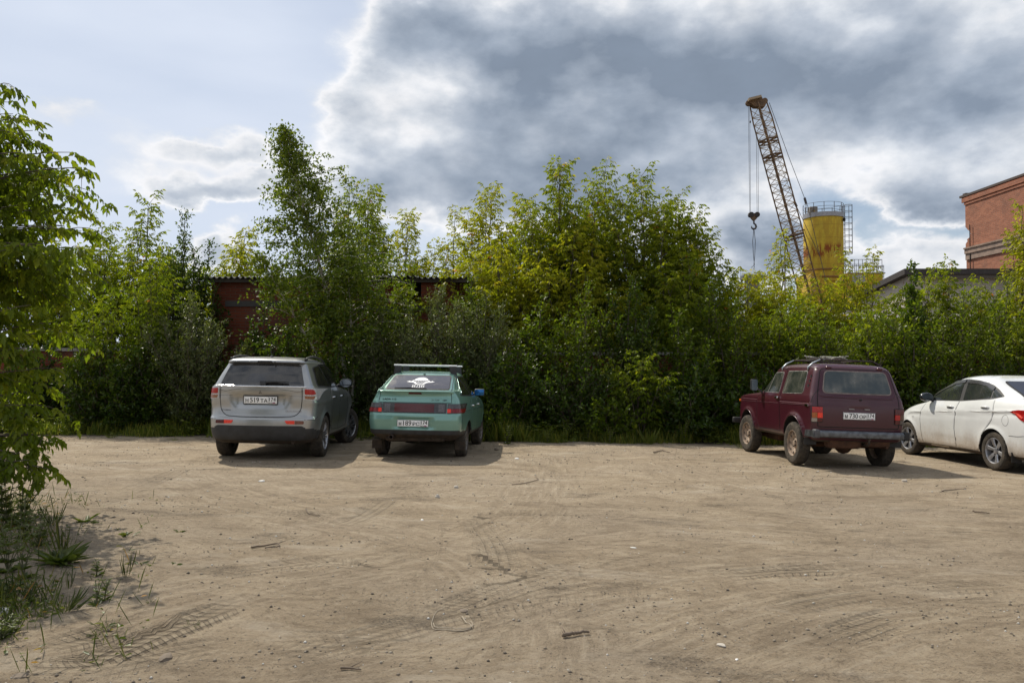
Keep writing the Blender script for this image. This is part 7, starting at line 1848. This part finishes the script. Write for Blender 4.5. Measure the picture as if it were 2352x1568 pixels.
for i, (px, py, h, kd, w, n, lab) in enumerate([
    (205, 1212, .10, 'rosette', .14, 14, 'lone spiky weed in the tree shadow, farthest out on the dirt'),
    (292, 1241, .07, 'rosette', .13, 10, 'flat little weed right of the lone spiky one'),
    (418, 1222, .03, 'rosette', .08, 6, 'tiny flat weed farthest right on the open dirt'),
    (138, 1310, .20, 'rosette', .26, 46, 'large dock weed with broad upright leaves at left'),
    (150, 1300, .34, 'tuft', .10, 24, 'tall grass growing out of the large dock weed'),
    (95, 1275, .30, 'stalk', .22, 60, 'leafy weed clump behind the large dock'),
    (60, 1262, .36, 'stalk', .26, 70, 'dense weed clump left of the dock'),
    (55, 1225, .42, 'stalk', .24, 60, 'tall weed clump at the edge of the tree shadow'),
    (20, 1240, .55, 'stalk', .26, 80, 'tallest weed clump at the left edge'),
    (10, 1195, .50, 'stalk', .2, 50, 'tall stalks reaching up to the hanging branch'),
    (25, 1335, .42, 'stalk', .28, 70, 'broad-leaved weed clump in the shade at the left edge'),
    (60, 1345, .34, 'stalk', .18, 40, 'pale broad-leaved weed right of the shaded clump'),
    (228, 1328, .16, 'stalk', .08, 28, 'small feathery weed left of the thin upright one'),
    (295, 1330, .20, 'tuft', .07, 12, 'thin upright weed standing in the shadow patch'),
    (228, 1392, .18, 'stalk', .04, 28, 'orange-tipped maple seedling on the dirt at left'),
    (246, 1382, .15, 'stalk', .07, 28, 'green maple seedling right of the orange-tipped one'),
    (155, 1412, .20, 'tuft', .22, 46, 'wispy grass tuft in the foreground'),
    (75, 1395, .16, 'stalk', .10, 28, 'small yellowish seedling left of the wispy tuft'),
    (8, 1385, .22, 'stalk', .14, 30, 'leafy weed at the very left edge by the wispy tuft'),
    (250, 1440, .09, 'tuft', .20, 30, 'low creeping grass along the edge of the tyre marks'),
    (200, 1455, .06, 'tuft', .22, 24, 'low creeping weed left of the creeping grass'),
    (35, 1455, .10, 'stalk', .16, 42, 'low leafy patch at the lower left'),
    (12, 1470, .14, 'stalk', .18, 50, 'leafy patch at the lower left edge'),
    (350, 1388, .05, 'tuft', .06, 8, 'tiny sprout beside the shadow patch'),
    (330, 1300, .05, 'rosette', .07, 6, 'tiny green sprout inside the shadow patch'),
    (450, 1425, .05, 'tuft', .12, 14, 'few grass blades at the end of the tyre marks'),
    (405, 1297, .04, 'rosette', .06, 5, 'tiny sprout right of the shadow patch'),
    (165, 1362, .18, 'tuft', .05, 8, 'single thin stalk between dock and wispy tuft'),
    (125, 1230, .24, 'tuft', .12, 30, 'grass tuft behind the dock in the tree shadow'),
]): plant(px, py, h, 'weed', lab, kd, 100 + i, w, n, WG)
for i, (px, py, h, kd, w, n, lab) in enumerate([
    (250, 985, .45, 'stalk', .12, 28, 'slim upright weed before the brick wall at left'),
    (1215, 1010, .55, 'stalk', .25, 70, 'leafy weed at the hedge foot right of the teal hatchback'),
    (1300, 1012, .60, 'stalk', .25, 70, 'tall nettle clump at the middle of the hedge foot'),
    (1440, 1014, .45, 'stalk', .3, 84, 'spreading weed clump right of the nettles'),
    (1530, 1012, .70, 'stalk', .25, 84, 'tall broad-leaved weed left of the maroon car'),
    (1600, 1014, .80, 'stalk', .28, 98, 'tallest weed clump at the hedge foot by the maroon car'),
    (1655, 1012, .75, 'stalk', .25, 84, 'weed clump touching the front of the maroon car'),
    (1370, 1016, .30, 'tuft', .25, 60, 'grass tuft at the yard edge in the middle'),
    (340, 992, .35, 'stalk', .22, 60, 'weed clump at the yard edge left of the silver car'),
    (170, 990, .30, 'stalk', .2, 50, 'weed clump below the hanging branches at far left'),
    (1165, 1018, .50, 'stalk', .2, 60, 'leafy weed just right of the teal hatchback'),
    (1258, 1016, .35, 'stalk', .2, 50, 'low leafy weed between the two taller clumps'),
    (1350, 1014, .50, 'stalk', .22, 60, 'bright weed clump left of the middle tuft'),
    (1400, 1018, .40, 'stalk', .2, 50, 'small weed clump right of the middle tuft'),
    (1490, 1020, .45, 'tuft', .3, 70, 'long grass tuft at the hedge foot centre right'),
    (1570, 1018, .55, 'stalk', .24, 70, 'leafy weed between the two tall clumps at right'),
    (450, 996, .35, 'stalk', .2, 50, 'weed clump close to the left rear wheel of the silver car'),
    (260, 1004, .20, 'tuft', .3, 60, 'grass tuft at the yard edge on the left'),
    (400, 1010, .12, 'tuft', .25, 40, 'short grass tuft creeping onto the dirt at left'),
    (1700, 1030, .20, 'tuft', .2, 40, 'grass tuft under the front of the maroon car'),
    (830, 1010, .30, 'stalk', .2, 50, 'weed clump between the silver and the teal car'),
    (590 - 5, 1028, .04, 'tuft', .12, 14, 'thin grass sprig on the dirt beside the silver car'),
]): plant(px, py, h, 'weed', lab, kd, 160 + i, w, n, 'weeds along the hedge foot')
print('LEAVES', TOTAL)
